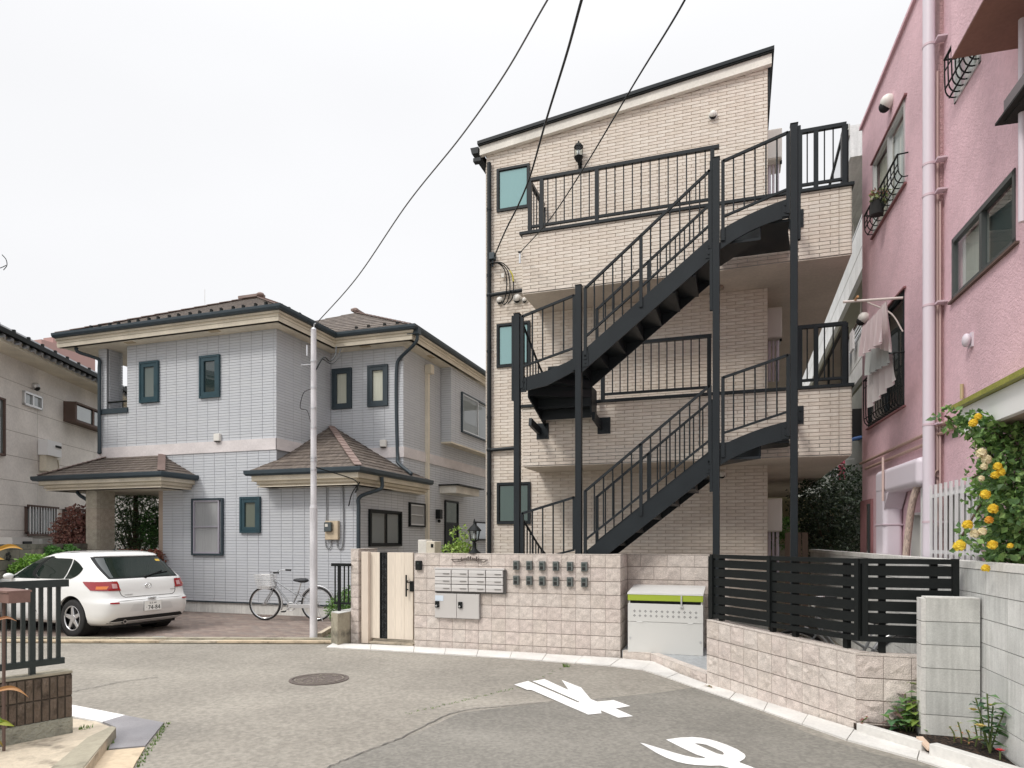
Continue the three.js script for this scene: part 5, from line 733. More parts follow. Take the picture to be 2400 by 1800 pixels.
// ---------- white hatchback, heading -x, rear towards +x ----------
{
  const c0 = [-10.11, 0, -9.54], t = thing('parked_car', 'white five-door hatchback parked on the brick drive, rear towards the street', 'car', c0);
  // rings by height: [y, rear x, front x, half width, roundness]
  const R = [[.20, -.12, -4.2, .78, 9], [.26, -.03, -4.32, .84, 9], [.36, .03, -4.36, .868, 9], [.48, .055, -4.37, .878, 9], [.56, .06, -4.36, .882, 9], [.60, .05, -4.35, .882, 9], [.66, -.01, -4.33, .88, 9], [.74, -.035, -4.28, .878, 9], [.82, -.05, -4.12, .874, 9], [.90, -.075, -3.45, .866, 8], [.955, -.10, -2.95, .855, 8], [.985, -.125, -2.8, .842, 8], [1.05, -.205, -2.66, .808, 8], [1.15, -.33, -2.45, .765, 8], [1.25, -.45, -2.23, .722, 8], [1.34, -.555, -2.0, .682, 7], [1.40, -.61, -1.82, .645, 5.5], [1.432, -.66, -1.68, .59, 4], [1.45, -.78, -1.55, .48, 3.5], [1.46, -.98, -1.42, .28, 3]];
  const cr = (k, y) => { let i = 0; while (i < R.length - 2 && R[i + 1][0] < y) i++; const a = R[i], b = R[i + 1], s = Math.max(0, Math.min(1, (y - a[0]) / (b[0] - a[0]))); return a[k] + (b[k] - a[k]) * s; };
  const pt = (th, y, off = 0) => { const xr = cr(1, y), xf = cr(2, y), w = cr(3, y) + off, n = cr(4, y), hl = (xr - xf) / 2 + off, c = Math.cos(th), s = Math.sin(th); return [c0[0] + (xr + xf) / 2 + hl * Math.sign(c) * Math.abs(c) ** (2 / n), y, c0[2] + w * Math.sign(s) * Math.abs(s) ** (2 / n)]; };
  // angles: by z across the rear, by x along the side
  const thZ = (z, y) => { const w = cr(3, y), n = cr(4, y); return Math.sign(z) * Math.asin(Math.min(1, Math.abs(z / w) ** (n / 2))); };
  const thX = (x, y, sd) => { const xr = cr(1, y), xf = cr(2, y), n = cr(4, y), q = (x - (xr + xf) / 2) / ((xr - xf) / 2); return sd * Math.acos(Math.max(-1, Math.min(1, Math.sign(q) * Math.abs(q) ** (n / 2)))); };
  const ys = []; for (let i = 0; i < R.length - 1; i++) for (let k = 0; k < 2; k++) ys.push(R[i][0] + (R[i + 1][0] - R[i][0]) * k / 2); ys.push(1.46);
  const N = 120, pos = [], idx = []; for (const y of ys) for (let i = 0; i < N; i++) { const qd = Math.floor(i * 4 / N), p = i * 4 / N - qd, wq = p < .5 ? .5 * (2 * p) ** 3.6 : 1 - .5 * (2 - 2 * p) ** 3.6, th = (qd + wq) * Math.PI / 2; pos.push(...pt(th, y)); }
  for (let j = 0; j < ys.length - 1; j++) for (let i = 0; i < N; i++) { const a = j * N + i, b = j * N + (i + 1) % N; idx.push(a, a + N, b, b, a + N, b + N); }
  const cb = pos.length / 3; pos.push(c0[0] - 2.2, .2, c0[2], c0[0] - 1.28, 1.463, c0[2]); const l = (ys.length - 1) * N; for (let i = 0; i < N; i++) { const j = (i + 1) % N; idx.push(cb, i, j, cb + 1, l + j, l + i); }
  let g = new THREE.BufferGeometry(); g.setAttribute('position', new THREE.Float32BufferAttribute(pos, 3)); g.setAttribute('uv', new THREE.Float32BufferAttribute(new Float32Array(pos.length / 3 * 2), 2)); g.setIndex(idx); g.computeVertexNormals();
  const ev = new Evaluator(); ev.attributes = ['position', 'normal', 'uv']; ev.useGroups = false;
  let body = new Brush(g); body.updateMatrixWorld();
  const WX = [-.80, -3.44], WR = .318;
  for (const x of WX) for (const s of [-1, 1]) { const b = new Brush(new THREE.CylinderGeometry(.362, .362, .5, 40).rotateX(Math.PI / 2).translate(c0[0] + x, WR + .02, c0[2] + s * .80)); b.updateMatrixWorld(); body = ev.evaluate(body, b, SUBTRACTION); body.updateMatrixWorld(); }
  const paint = mat([.80, .80, .785], .22, { clearcoat: 1, clearcoatRoughness: .04 });
  const bodyM = mesh('body', body.geometry, paint, t);
  const pgeo = (cor, nu, nv, off) => { // patch on the skin between four corners in (angle, y)
    const P = [], q = (u, v) => { const a = cor.map(c => c); const th = (a[0][0] * (1 - u) + a[1][0] * u) * (1 - v) + (a[3][0] * (1 - u) + a[2][0] * u) * v, y = (a[0][1] * (1 - u) + a[1][1] * u) * (1 - v) + (a[3][1] * (1 - u) + a[2][1] * u) * v; return pt(th, y, off); };
    const gs = []; for (let j = 0; j < nv; j++) for (let i = 0; i < nu; i++) gs.push(poly3([q(i / nu, j / nv), q((i + 1) / nu, j / nv), q((i + 1) / nu, (j + 1) / nv), q(i / nu, (j + 1) / nv)]));
    const m = mergeVertices(weld(gs).deleteAttribute('normal').deleteAttribute('uv')); m.computeVertexNormals(); return m; };
  const patch = (name, cor, m, off = .006, nu = 10, nv = 6, par = t) => mesh(name, pgeo(cor, nu, nv, off), m, par);
  const rz = (z, y) => [thZ(z, y), y], sx = (x, y, s) => [thX(x, y, s), y];
  const cg = mat([.008, .016, .013], .03);
  // rear window, wiper
  const rw = patch('rear_window', [rz(-.62, 1.005), rz(.62, 1.005), rz(.60, 1.335), rz(-.60, 1.335)], cg, .006, 24, 8); patch('window_surround', [rz(-.66, .985), rz(.66, .985), rz(.635, 1.352), rz(-.635, 1.352)], M.black, .003, 24, 8);
  mesh('wiper', [rod(pt(0, 1.0, .02), pt(thZ(-.40, 1.09), 1.09, .022), .01, 6), rod(pt(thZ(-.14, 1.03), 1.03, .02), pt(thZ(-.5, 1.075), 1.075, .022), .008, 6), ball(pt(0, 1.0, .015), .032, 8)], M.black, t);
  mesh('sticker', pgeo([rz(-.55, 1.26), rz(-.46, 1.26), rz(-.46, 1.295), rz(-.55, 1.295)], 1, 1, .009), mat([.6, .4, .05], .5), rw);
  patch('spoiler', [rz(-.6, 1.365), rz(.6, 1.365), rz(.55, 1.41), rz(-.55, 1.41)], paint, .022, 20, 3);
  // side windows (both sides)
  for (const s of [1, -1]) {
    patch('side_window', [sx(-1.02, .985, s), sx(-.86, .985, s), sx(-.66, 1.16, s), sx(-1.0, 1.31, s)].map(p => p), cg, .005, 8, 6); patch('side_window', [sx(-1.70, .975, s), sx(-1.05, .985, s), sx(-1.03, 1.315, s), sx(-1.56, 1.355, s)], cg, .005, 10, 6); patch('side_window', [sx(-2.58, .965, s), sx(-1.78, .972, s), sx(-1.64, 1.355, s), sx(-1.95, 1.31, s)], cg, .005, 10, 6);
    patch('window_pillar', [sx(-1.79, .972, s), sx(-1.69, .972, s), sx(-1.55, 1.36, s), sx(-1.65, 1.36, s)], M.black, .006, 3, 6);
    for (const x of [-1.74, -.98]) patch('door_seam', [sx(x - .004, .34, s), sx(x + .004, .34, s), sx(x + .004, .97, s), sx(x - .004, .97, s)], M.dark, .0015, 1, 10); patch('sill_trim', [sx(-3.0, .215, s), sx(-1.2, .215, s), sx(-1.2, .26, s), sx(-3.0, .26, s)], M.whitePlastic, .012, 8, 2);
    for (const x of [-1.87, -1.12]) patch('door_handle', [sx(x - .11, .83, s), sx(x + .05, .83, s), sx(x + .05, .865, s), sx(x - .11, .865, s)], paint, .024, 4, 2);
    const mp = pt(thX(-2.4, 1.0, s), 1.0, .1); mesh('wing_mirror', ball([0, 0, 0], .075, 12, .7, .75, 1.2).translate(...mp), paint, t);
    // lamps
    const red = mat([.30, .008, .012], .12, { clearcoat: 1, clearcoatRoughness: .02 }), a0 = thX(-.46, .86, s), b0 = thZ(s * .50, .85);
    const tl = patch('tail_lamp', [[b0 * .97, .79], [thX(-.34, .80, s), .80], [thX(-.52, .955, s), .945], [thZ(s * .545, .94), .945]], red, .010, 16, 6);
    mesh('reverse_lens', pgeo([rz(s * .565, .83), rz(s * .645, .83), rz(s * .645, .905), rz(s * .565, .905)], 4, 4, .014), mat([.55, .30, .30], .1, { clearcoat: 1 }), tl); mesh('amber_lens', pgeo([[thX(-.10, .83, s), .82], [thX(-.24, .83, s), .82], [thX(-.24, .87, s), .87], [thX(-.10, .87, s), .87]], 4, 2, .014), mat([.62, .16, .02], .15, { clearcoat: 1 }), tl);
    patch('reflector', [rz(s * .60, .575), rz(s * .735, .575), rz(s * .735, .603), rz(s * .60, .603)], red, .01, 6, 2);
  }
  // hatch seams, plate, badge, handle
  const seam = pts => mesh('hatch_seam', tube(pts, .004, 5, 30), M.dark, t);
  for (const s of [1, -1]) seam([[.66, 1.0], [.61, .93], [.545, .79], [.515, .71], [.46, .675]].map(([z, y]) => pt(thZ(s * z, y), y, .001))); seam([-.46, -.3, -.1, .1, .3, .46].map(z => pt(thZ(z, .672), .672, .001)));
  mesh('bumper_step', tube([-.8, -.6, -.3, 0, .3, .6, .8].map(z => pt(thZ(z, .617), .617, -.002)), .007, 6, 40), mat([.5, .5, .49], .4), t);
  patch('plate_recess', [rz(-.42, .425), rz(.42, .425), rz(.36, .545), rz(-.36, .545)], mat([.66, .66, .65], .4), .002, 10, 3);
  // number plate with its digits
  const can = document.createElement('canvas'); can.width = 330; can.height = 165; const cx = can.getContext('2d'); cx.fillStyle = '#f2f2ee'; cx.fillRect(0, 0, 330, 165); cx.fillStyle = '#26302c'; cx.textAlign = 'center'; cx.font = 'bold 96px sans-serif'; cx.fillText('74-84', 188, 146); cx.font = 'bold 34px sans-serif'; cx.fillText('300', 205, 46); for (const [x, w] of [[96, 30], [134, 30]]) { cx.fillRect(x, 20, w, 4); cx.fillRect(x + 12, 20, 5, 28); cx.fillRect(x + 2, 33, w - 4, 4); cx.fillRect(x, 46, w, 4); } cx.fillRect(34, 104, 12, 4); cx.fillRect(38, 100, 4, 12);
  const pm = new THREE.MeshStandardMaterial({ map: new THREE.CanvasTexture(can), roughness: .4 }); pm.map.colorSpace = THREE.SRGBColorSpace;
  const px = c0[0] + .062 + .012; mesh('plate_backing', box(px - .018, px - .001, .415, .585, c0[2] - .17, c0[2] + .17), M.silver, t);
  { const o = mesh('number_plate', new THREE.PlaneGeometry(.33, .165).rotateY(Math.PI / 2).translate(px, .50, c0[2]), pm, t, true); }
  const bz = pt(0, .845, .012); mesh('badge', [new THREE.TorusGeometry(.05, .006, 8, 32).scale(1.2, .85, 1).rotateY(Math.PI / 2).translate(...bz), tube([[-.05, .012], [-.03, .022], [0, -.012], [.03, .022], [.05, .012]].map(([z, y]) => [bz[0], bz[1] + y, bz[2] + z]), .005, 6)], M.chrome, t);
  mesh('model_lettering', Array.from({ length: 5 }, (_, i) => box(0, .004, 0, .022, 0, .018).translate(pt(thZ(.46 - i * .03, .715), .715, .003)[0], .70, c0[2] + .44 - i * .03)), M.silver, t); mesh('trim_lettering', Array.from({ length: 4 }, (_, i) => box(0, .004, 0, .018, 0, .015).translate(pt(thZ(-.44 - i * .025, .76), .76, .003)[0], .75, c0[2] - .45 - i * .025)), M.silver, t);
  mesh('hatch_handle', rbox(px - .045, px - .0, .63, .648, c0[2] - .07, c0[2] + .07, .006), M.galvanised, t);
  patch('bumper_underside', [rz(-.72, .24), rz(.72, .24), rz(.6, .335), rz(-.6, .335)], M.rubber, .003, 14, 3);
  mesh('exhaust', [rod([c0[0] - .35, .265, c0[2] + .47], [c0[0] + .0, .26, c0[2] + .47], .034, 16)], M.chrome, t); mesh('exhaust_bore', rod([c0[0] - .1, .26, c0[2] + .47], [c0[0] + .003, .26, c0[2] + .47], .024, 14), M.dark, t);
  mesh('underbody', [box(c0[0] - 4.1, c0[0] - .15, .16, .3, c0[2] - .62, c0[2] + .62), rod([c0[0] + WX[0], WR, c0[2] - .6], [c0[0] + WX[0], WR, c0[2] + .6], .05, 8)], M.dark, t);
  const ab = pt(0, 1.40, 0); mesh('antenna', [rod([c0[0] - .95, 1.46, c0[2]], [c0[0] - .80, 1.85, c0[2]], .004, 6), ball([c0[0] - .95, 1.46, c0[2]], .025, 8)], M.black, t);
  mesh('roof_seam', [tube([-.75, -1.1, -1.55].map((x, i) => pt(thX(x, [1.415, 1.425, 1.41][i], 1), [1.415, 1.425, 1.41][i], .002)), .004, 5)], M.dark, t);
  for (const x of WX) for (const s of [1, -1]) {
    const cz = c0[2] + s * .765, cxw = c0[0] + x, w = mesh('wheel', [new THREE.LatheGeometry([[.205, -.095], [.26, -.1], [.30, -.092], [.316, -.07], [.318, 0], [.316, .07], [.30, .092], [.26, .1], [.205, .095]].map(q => new THREE.Vector2(...q)), 40).rotateX(Math.PI / 2).translate(cxw, WR, cz)], M.rubber, t);
    const f = cz + s * .085, rim = [new THREE.TorusGeometry(.205, .013, 8, 40).translate(cxw, WR, f), new THREE.CylinderGeometry(.055, .062, .03, 20).rotateX(Math.PI / 2).translate(cxw, WR, f - s * .008)];
    for (let k = 0; k < 5; k++) { const a = k * Math.PI * .4 + .4; rim.push(prism([[.03, -.04], [.205, -.026], [.205, .026], [.03, .04]], -.014, .014, null, .005).rotateZ(a).translate(cxw, WR, f - s * .014)); }
    mesh('rim', rim, mat([.62, .62, .63], .28, { metal: .8 }), w); mesh('brake_disc', new THREE.CylinderGeometry(.20, .20, .02, 32).rotateX(Math.PI / 2).translate(cxw, WR, f - s * .07), mat([.10, .10, .10], .5, { metal: .5 }), w);
    mesh('arch_liner', new THREE.CylinderGeometry(.36, .36, .3, 32, 1, true, 0, Math.PI * 2).rotateX(Math.PI / 2).translate(cxw, WR + .02, c0[2] + s * .70), M.dark, t);
  }
  t.scale.setScalar(1.03); t.position.y = .016; t.rotation.y = -.105;
}
// ---------- silver city bicycle ----------
function bicycle(base, label, o = {}) {   // built along x: front wheel at -x
  const t = thing('bicycle', label, 'bicycle', base), W = o.wb || 1.22, r = .355, fx = -W / 2, bx = W / 2, B = ([x, y, z = 0]) => [base[0] + x, base[1] + y, base[2] + z], fr = mat([.40, .41, .42], .3, { metal: .7 });
  for (const [n, x] of [['front_wheel', fx], ['rear_wheel', bx]]) {
    const w = mesh(n, new THREE.TorusGeometry(r - .021, .021, 8, 48).translate(...B([x, r])), M.rubber, t); mesh('rim', new THREE.TorusGeometry(r - .042, .012, 6, 48).translate(...B([x, r])), M.chrome, w);
    mesh('spokes', Array.from({ length: 28 }, (_, i) => { const a = i / 28 * 6.283, b = a + (i % 2 ? .5 : -.5); return rod(B([x + .025 * Math.cos(b), r + .025 * Math.sin(b), (i % 4 < 2 ? .03 : -.03)]), B([x + (r - .045) * Math.cos(a), r + (r - .045) * Math.sin(a)]), .0013, 4); }), M.silver, w); mesh('hub', rod(B([x, r, -.05]), B([x, r, .05]), .022, 10), M.silver, w);
    mesh('mudguard', [new THREE.TorusGeometry(r + .022, .022, 5, 30, x < 0 ? 1.7 : 2.5).scale(1, 1, 1).rotateZ(x < 0 ? -.35 : .25).translate(...B([x, r]))], x < 0 ? M.silver : M.galvanised, t);
  }
  const hd = [fx + .25, .72], hb = [fx + .21, .86], bb = [.02, .30], st = [.17, .62], sp = [.225, .80];
  mesh('frame', [rod(B(hd), B(bb), .019, 10), rod(B([fx + .215, .84]), B([.13, .54]), .016, 10), rod(B(bb), B(st), .017, 10), ...[-.05, .05].flatMap(z => [rod(B([bb[0], bb[1], z * .6]), B([bx, r, z]), .009, 8), rod(B([st[0] - .02, st[1] - .06, z * .5]), B([bx, r, z]), .008, 8)])], fr, t);
  mesh('fork', [rod(B([fx + .255, .70]), B(hb), .02, 10), ...[-.05, .05].map(z => tube([B([fx + .24, .72, z * .7]), B([fx + .1, .52, z]), B([fx, r, z])], .011, 6))], fr, t);
  mesh('seat_post', rod(B(st), B(sp), .013, 8), M.chrome, t); mesh('saddle', [new THREE.SphereGeometry(1, 16, 10).scale(.135, .05, .085).translate(...B([sp[0] + .03, .845])), new THREE.SphereGeometry(1, 12, 8).scale(.1, .035, .03).translate(...B([sp[0] - .08, .85]))], mat([.03, .032, .036], .6), t);
  mesh('handlebar', [tube([B([fx + .40, 1.02, .27]), B([fx + .28, 1.03, .25]), B([fx + .17, .985, .12]), B([fx + .16, .97, 0]), B([fx + .17, .985, -.12]), B([fx + .2, 1.04, -.25]), B([fx + .32, 1.05, -.28])], .011, 8, 40), rod(B(hb), B([fx + .165, .985]), .014, 8)], M.chrome, t); for (const z of [.27, -.28]) mesh('grip', rod(B([fx + .32, 1.02 + (z < 0 ? .03 : 0), z]), B([fx + .44, 1.015 + (z < 0 ? .03 : 0), z * 1.03]), .018, 8), M.rubber, t);
  mesh('crank', [new THREE.TorusGeometry(.085, .012, 6, 28).translate(...B([bb[0], bb[1], .05])), rod(B([bb[0], bb[1], .07]), B([bb[0] - .13, bb[1] - .1, .07]), .01, 6), rod(B([bb[0], bb[1], -.07]), B([bb[0] + .13, bb[1] + .1, -.07]), .01, 6)], M.silver, t); for (const s of [1, -1]) mesh('pedal', rbox(base[0] + bb[0] - s * .13 - .04, base[0] + bb[0] - s * .13 + .04, base[1] + bb[1] - s * .1 - .012, base[1] + bb[1] - s * .1 + .012, base[2] + s * .07, base[2] + s * .16, .005), M.rubber, t); mesh('chain_case', rbox(base[0] + bb[0] - .05, base[0] + bx - .05, base[1] + bb[1] - .03, base[1] + bb[1] + .05, base[2] + .05, base[2] + .065, .004), M.silver, t);
  if (o.basket) { const g = [], x0 = fx - .12, x1 = fx + .20, X = (u, v) => x0 + (x1 - x0) * u - .05 * v * (1 - u); for (let i = 0; i <= 7; i++) { const u = i / 7; for (const z of [-.15, .15]) g.push(rod(B([X(u, 0) * .93 + fx * .07, .68, z * .8]), B([X(u, 1), .96, z]), .0045, 4)); const z = -.15 + .3 * u; for (const e of [0, 1]) g.push(rod(B([X(e, 0) * .93 + fx * .07, .68, z * .8]), B([X(e, 1), .96, z]), .003, 4)); g.push(rod(B([X(u, 0) * .93 + fx * .07, .68, -.12]), B([X(u, 0) * .93 + fx * .07, .68, .12]), .003, 4)); }
    for (let k = 0; k <= 6; k++) { const v = k / 6, q = (u, z) => B([(X(u, v)) * (1 - .07 * (1 - v)) + fx * .07 * (1 - v), .68 + .28 * v, z * (.8 + .2 * v)]), c = [q(0, -.15), q(1, -.15), q(1, .15), q(0, .15)]; for (let i = 0; i < 4; i++) g.push(rod(c[i], c[(i + 1) % 4], k === 6 ? .008 : .0045, 4)); } mesh('basket', g, mat([.70, .70, .70], .35, { metal: .4 }), t); mesh('basket_lining', box(base[0] + fx - .07, base[0] + fx + .15, base[1] + .685, base[1] + .72, base[2] - .11, base[2] + .11), mat([.60, .59, .58], .8), t); }
  mesh('stand', [rod(B([bx, r, .07]), B([bx + .16, .01, .09]), .009, 6)], M.silver, t);
  return t;
}
bicycle([-8.9, .02, -11.98], 'silver city bicycle with a wire front basket leaning by the grey house', { basket: true, wb: 1.15 }).rotation.y = .2;
bicycle([1.15, .02, -8.0], 'bicycle parked behind the slat fence, wheels showing under it', { wb: 1.1 });
// ---------- pole, cables, planter wall, bushes by the drive ----------
const wire = (name, label, pts, r, m) => tag(mesh(name, tube(pts, r, 6, 60), m), label, 'cable');
{
  const b = onY(735, 1500), t = thing('service_pole', 'pale grey steel service pole rising beside the grey house', 'pole', b), top = atD(735, 772, 11.54)[1], P = (h, r0, r1, h2) => new THREE.CylinderGeometry(r1, r0, h2 - h, 24).translate(b[0], (h + h2) / 2, b[2]), pm = mat([.60, .59, .61], .45, { map: T_STREAK, size: .8 });
  mesh('lower_tube', P(0, .064, .063, 2.25), pm, t); mesh('collar', P(2.25, .066, .056, 2.31), pm, t); mesh('upper_tube', P(2.31, .052, .046, top), pm, t); mesh('foot', P(0, .09, .075, .05), M.concreteOld, t); mesh('band', [2.9, 3.05, 3.1, 3.62, 3.95, 4.3, 4.75].map(y => P(y, .056, .056, y + .025)), M.galvanised, t); mesh('cap', P(top, .05, .03, top + .03), M.galvanised, t);
  mesh('hook', [tube([[b[0], top + .02, b[2]], [b[0] + .02, top + .1, b[2]], [b[0] + .07, top + .09, b[2] + .02]], .008, 6), rod([b[0] - .25, 4.72, b[2]], [b[0], 4.72, b[2]], .006, 5), rod([b[0] - .13, 5.05, b[2]], [b[0] - .13, 4.87, b[2]], .015, 8)], M.galvanised, t);
  mesh('cable_loop', [tube([[b[0] + .05, 4.62, b[2]], atD(757, 838, 11.8), atD(772, 846, 12.4), atD(785, 836, 13.2), atD(788, 812, 14.4)], .013, 6, 40), tube([atD(757, 842, 11.8), atD(776, 852, 12.4), atD(790, 842, 13.2), atD(799, 818, 14.3)], .010, 6, 40), tube([[b[0] - .05, 4.3, b[2]], [b[0] - .35, 4.28, b[2] - .2], [b[0] - .45, 4.05, b[2] - .25], [b[0] - .2, 3.95, b[2] - .1], [b[0] - .05, 3.7, b[2]]], .006, 5, 40)], M.black, t);
  const mt = onZ(800, 1130, HZ1 + .5); mesh('service_lead', [tube([[b[0] + .05, 2.95, b[2]], [b[0] + .3, 2.8, b[2] - .8], [mt[0] + .35, 2.72, -12.28], [mt[0] + .5, 2.9, -12.2]], .01, 6, 30), tube([[mt[0] + .5, 2.9, -12.2], [mt[0] + .2, 2.7, -12.4], [mt[0] - .1, 2.45, -12.74]], .012, 6, 20)], M.black, t);
  // overhead cables
  const far = (px, py, d) => atD(px, py, d), pt = [b[0] + .03, top + .08, b[2]];
  wire('overhead_cable', 'thin grey cable from the sky down to the top of the service pole', [far(1350, -110, 5.2), far(1283, 0, 5.7), far(1185, 170, 6.6), far(1085, 314, 7.6), far(955, 477, 8.9), far(836, 651, 10.2), pt], .008, mat([.10, .10, .10], .7));
  wire('overhead_cable', 'thick black twisted cable down to the left edge of the beige building', [far(1395, -110, 5), far(1363, 0, 5.6), far(1330, 120, 6.6), far(1280, 282, 8.2), far(1240, 420, 9.8), far(1216, 478, 10.6), far(1185, 540, 11.7), onZ(1159, 600, ZW + .1)], .013, M.black);
  wire('overhead_cable', 'black cable crossing the staircase to a hook on the upper balcony front', [far(1660, -110, 4.6), far(1605, 0, 5.1), far(1490, 190, 6.6), far(1367, 396, 8.6), far(1290, 512, 10.2), onZ(1219, 592, ZB + .04)], .008, M.black);
  // fittings on the wall
  const k = thing('cable_bracket', 'cable bracket with black loops of cable beside the upper drain pipe', 'bracket', onZ(1156, 600, ZW)), q = (px, py, o = .08) => onZ(px, py, ZW + o);
  const br = q(1154, 600); mesh('bracket', [rbox(br[0] - .06, br[0] + .05, br[1] - .07, br[1] + .06, ZW, ZW + .12, .01), rod([br[0], br[1] - .2, ZW + .06], [br[0], br[1] - .05, ZW + .06], .02, 8)], M.navy, k);
  for (const [i, pts] of [[[1148, 617], [1165, 616], [1180, 628], [1187, 650], [1187, 680], [1183, 700], [1177, 712]], [[1148, 618], [1170, 617], [1188, 632], [1194, 655], [1194, 690], [1188, 708], [1180, 715]], [[1150, 616], [1176, 616], [1192, 630], [1202, 652], [1203, 685], [1200, 700], [1190, 712]]].entries()) mesh('cable_loop', tube(pts.map(([x, y]) => q(x, y, .1 + i * .02)), .011, 6, 40), M.black, k);
  mesh('joint_box', rbox(q(1178, 642)[0] - .03, q(1178, 642)[0] + .03, q(1178, 650)[1], q(1178, 640)[1], ZW + .03, ZW + .08, .005), M.whitePlastic, k); mesh('yellow_sleeve', tube([[1195, 634], [1201, 645], [1203, 660]].map(([x, y]) => q(x, y, .15)), .014, 6), mat([.55, .48, .05], .6), k);
  const hk = onZ(1219, 605, ZB); const h2 = thing('cable_hook', 'short grey cable hook on the upper balcony front', 'hook', hk); mesh('plate', rbox(hk[0] - .018, hk[0] + .018, hk[1] - .1, hk[1] + .1, ZB, ZB + .02, .005), M.galvanised, h2); mesh('hook', rod([hk[0] - .03, hk[1] + .1, ZB + .03], [hk[0] + .04, hk[1] + .1, ZB + .03], .014, 6), M.black, h2);
}
{ // concrete stub wall with the short black railing
  const a = onY(776, 1508), c = onY(792, 1513), h = onZ(792, 1437, c[2])[1], x1 = fx(822) - .01, t = thing('stub_wall', 'short grey concrete wall left of the gate pillar', 'wall', a), y = h;
  const pts = [[a[0], a[2]], [c[0], c[2]], [x1, c[2] + .04], [x1, c[2] - 1.2], [a[0] + .02, c[2] - 1.2]]; mesh('concrete', flat(pts, 0, y - .01), M.concreteOld, t); mesh('top', flat(pts.map(([x, z]) => [x, z]), y - .01, y), M.concrete, t);
  const r = thing('black_railing', 'short black railing on the grey concrete stub wall', 'railing', [c[0], y, c[2] - .3]), z = c[2] - .3, X = px => onZ(px, 1350, z)[0], Y = py => onZ(790, py, z)[1];
  mesh('top_rail', rbox(X(778), X(821), Y(1327), Y(1320), z - .03, z + .03, .004), M.black, r); mesh('bottom_rail', box(X(783), X(821), Y(1416), Y(1411), z - .012, z + .012), M.black, r); for (const px of [785.5, 807, 817]) mesh('baluster', box(X(px) - .009, X(px) + .009, Y(1413), Y(1325), z - .009, z + .009), M.black, r); mesh('post', box(X(795) - .02, X(795) + .022, y - .005, Y(1325), z - .02, z + .02), M.black, r);
  const bb = [-6.95, .48, -11.3], s = thing('round_bush', 'rounded bright green clipped bush between the pole and the railing', 'bush', [bb[0], 0, bb[2]]); mesh('stem', [rod([bb[0], 0, bb[2]], [bb[0], .5, bb[2]], .03, 7), rod([bb[0], .2, bb[2]], [bb[0] + .2, .55, bb[2]], .018, 6), rod([bb[0], .2, bb[2]], [bb[0] - .2, .55, bb[2]], .018, 6)], M.bark, s);
  leaves('foliage', s, [[bb[0], .52, bb[2], .36, 1], [bb[0] - .24, .42, bb[2] + .05, .28], [bb[0] + .3, .44, bb[2], .3], [bb[0] - .05, .3, bb[2] + .12, .3], [bb[0] + .28, .30, bb[2] + .1, .22]], 5200, .05, [[.09, .21, .03], [.13, .27, .04], [.06, .14, .025], [.17, .32, .06]]);
  const gr = onY(800, 1490), g2 = onY(765, 1500); tuft('grass', 'strip of green grass at the foot of the service pole', 'grass', [[gr[0] - .15, .01, gr[2] + .0, .15], [g2[0], .01, g2[2] - .1, .12], [(gr[0] + g2[0]) / 2, .01, gr[2] - .15, .18]], 120, .05, GREENS); scene.children[scene.children.length - 1].userData.kind = 'stuff';
  const k0 = onY(748, 1498), k1 = onY(776, 1482); tag(mesh('edging_stone', bar([k0[0], .05, k0[2]], [k1[0] - .0, .06, k1[2]], .08, .1), M.slab), 'low concrete edging stone running back from the pole', 'kerb');
  // shrub behind the beige wall
  const y1 = [-5.6, 1.6, -11.9], yb = thing('shrub', 'bright yellow-green shrub looking over the block wall left of the lantern', 'shrub', [y1[0], 0, y1[2]]); const p = onZ(1075, 1270, -11.6); mesh('stem', [rod([p[0], 0, -11.6], [p[0], 1.6, -11.6], .02, 6), rod([p[0], .9, -11.6], [p[0] + .25, 1.6, -11.6], .012, 6), rod([p[0], .9, -11.6], [p[0] - .2, 1.5, -11.6], .012, 6)], M.bark, yb);
  leaves('foliage', yb, [[p[0], 1.55, -11.6, .2], [p[0] + .0, 1.84, -11.6, .15], [p[0] - .16, 1.52, -11.6, .15], [p[0] + .17, 1.56, -11.6, .17], [p[0] + .05, 1.35, -11.6, .3]], 900, .075, [[.24, .40, .05], [.32, .46, .07], [.17, .30, .04], [.38, .50, .12]]);
}
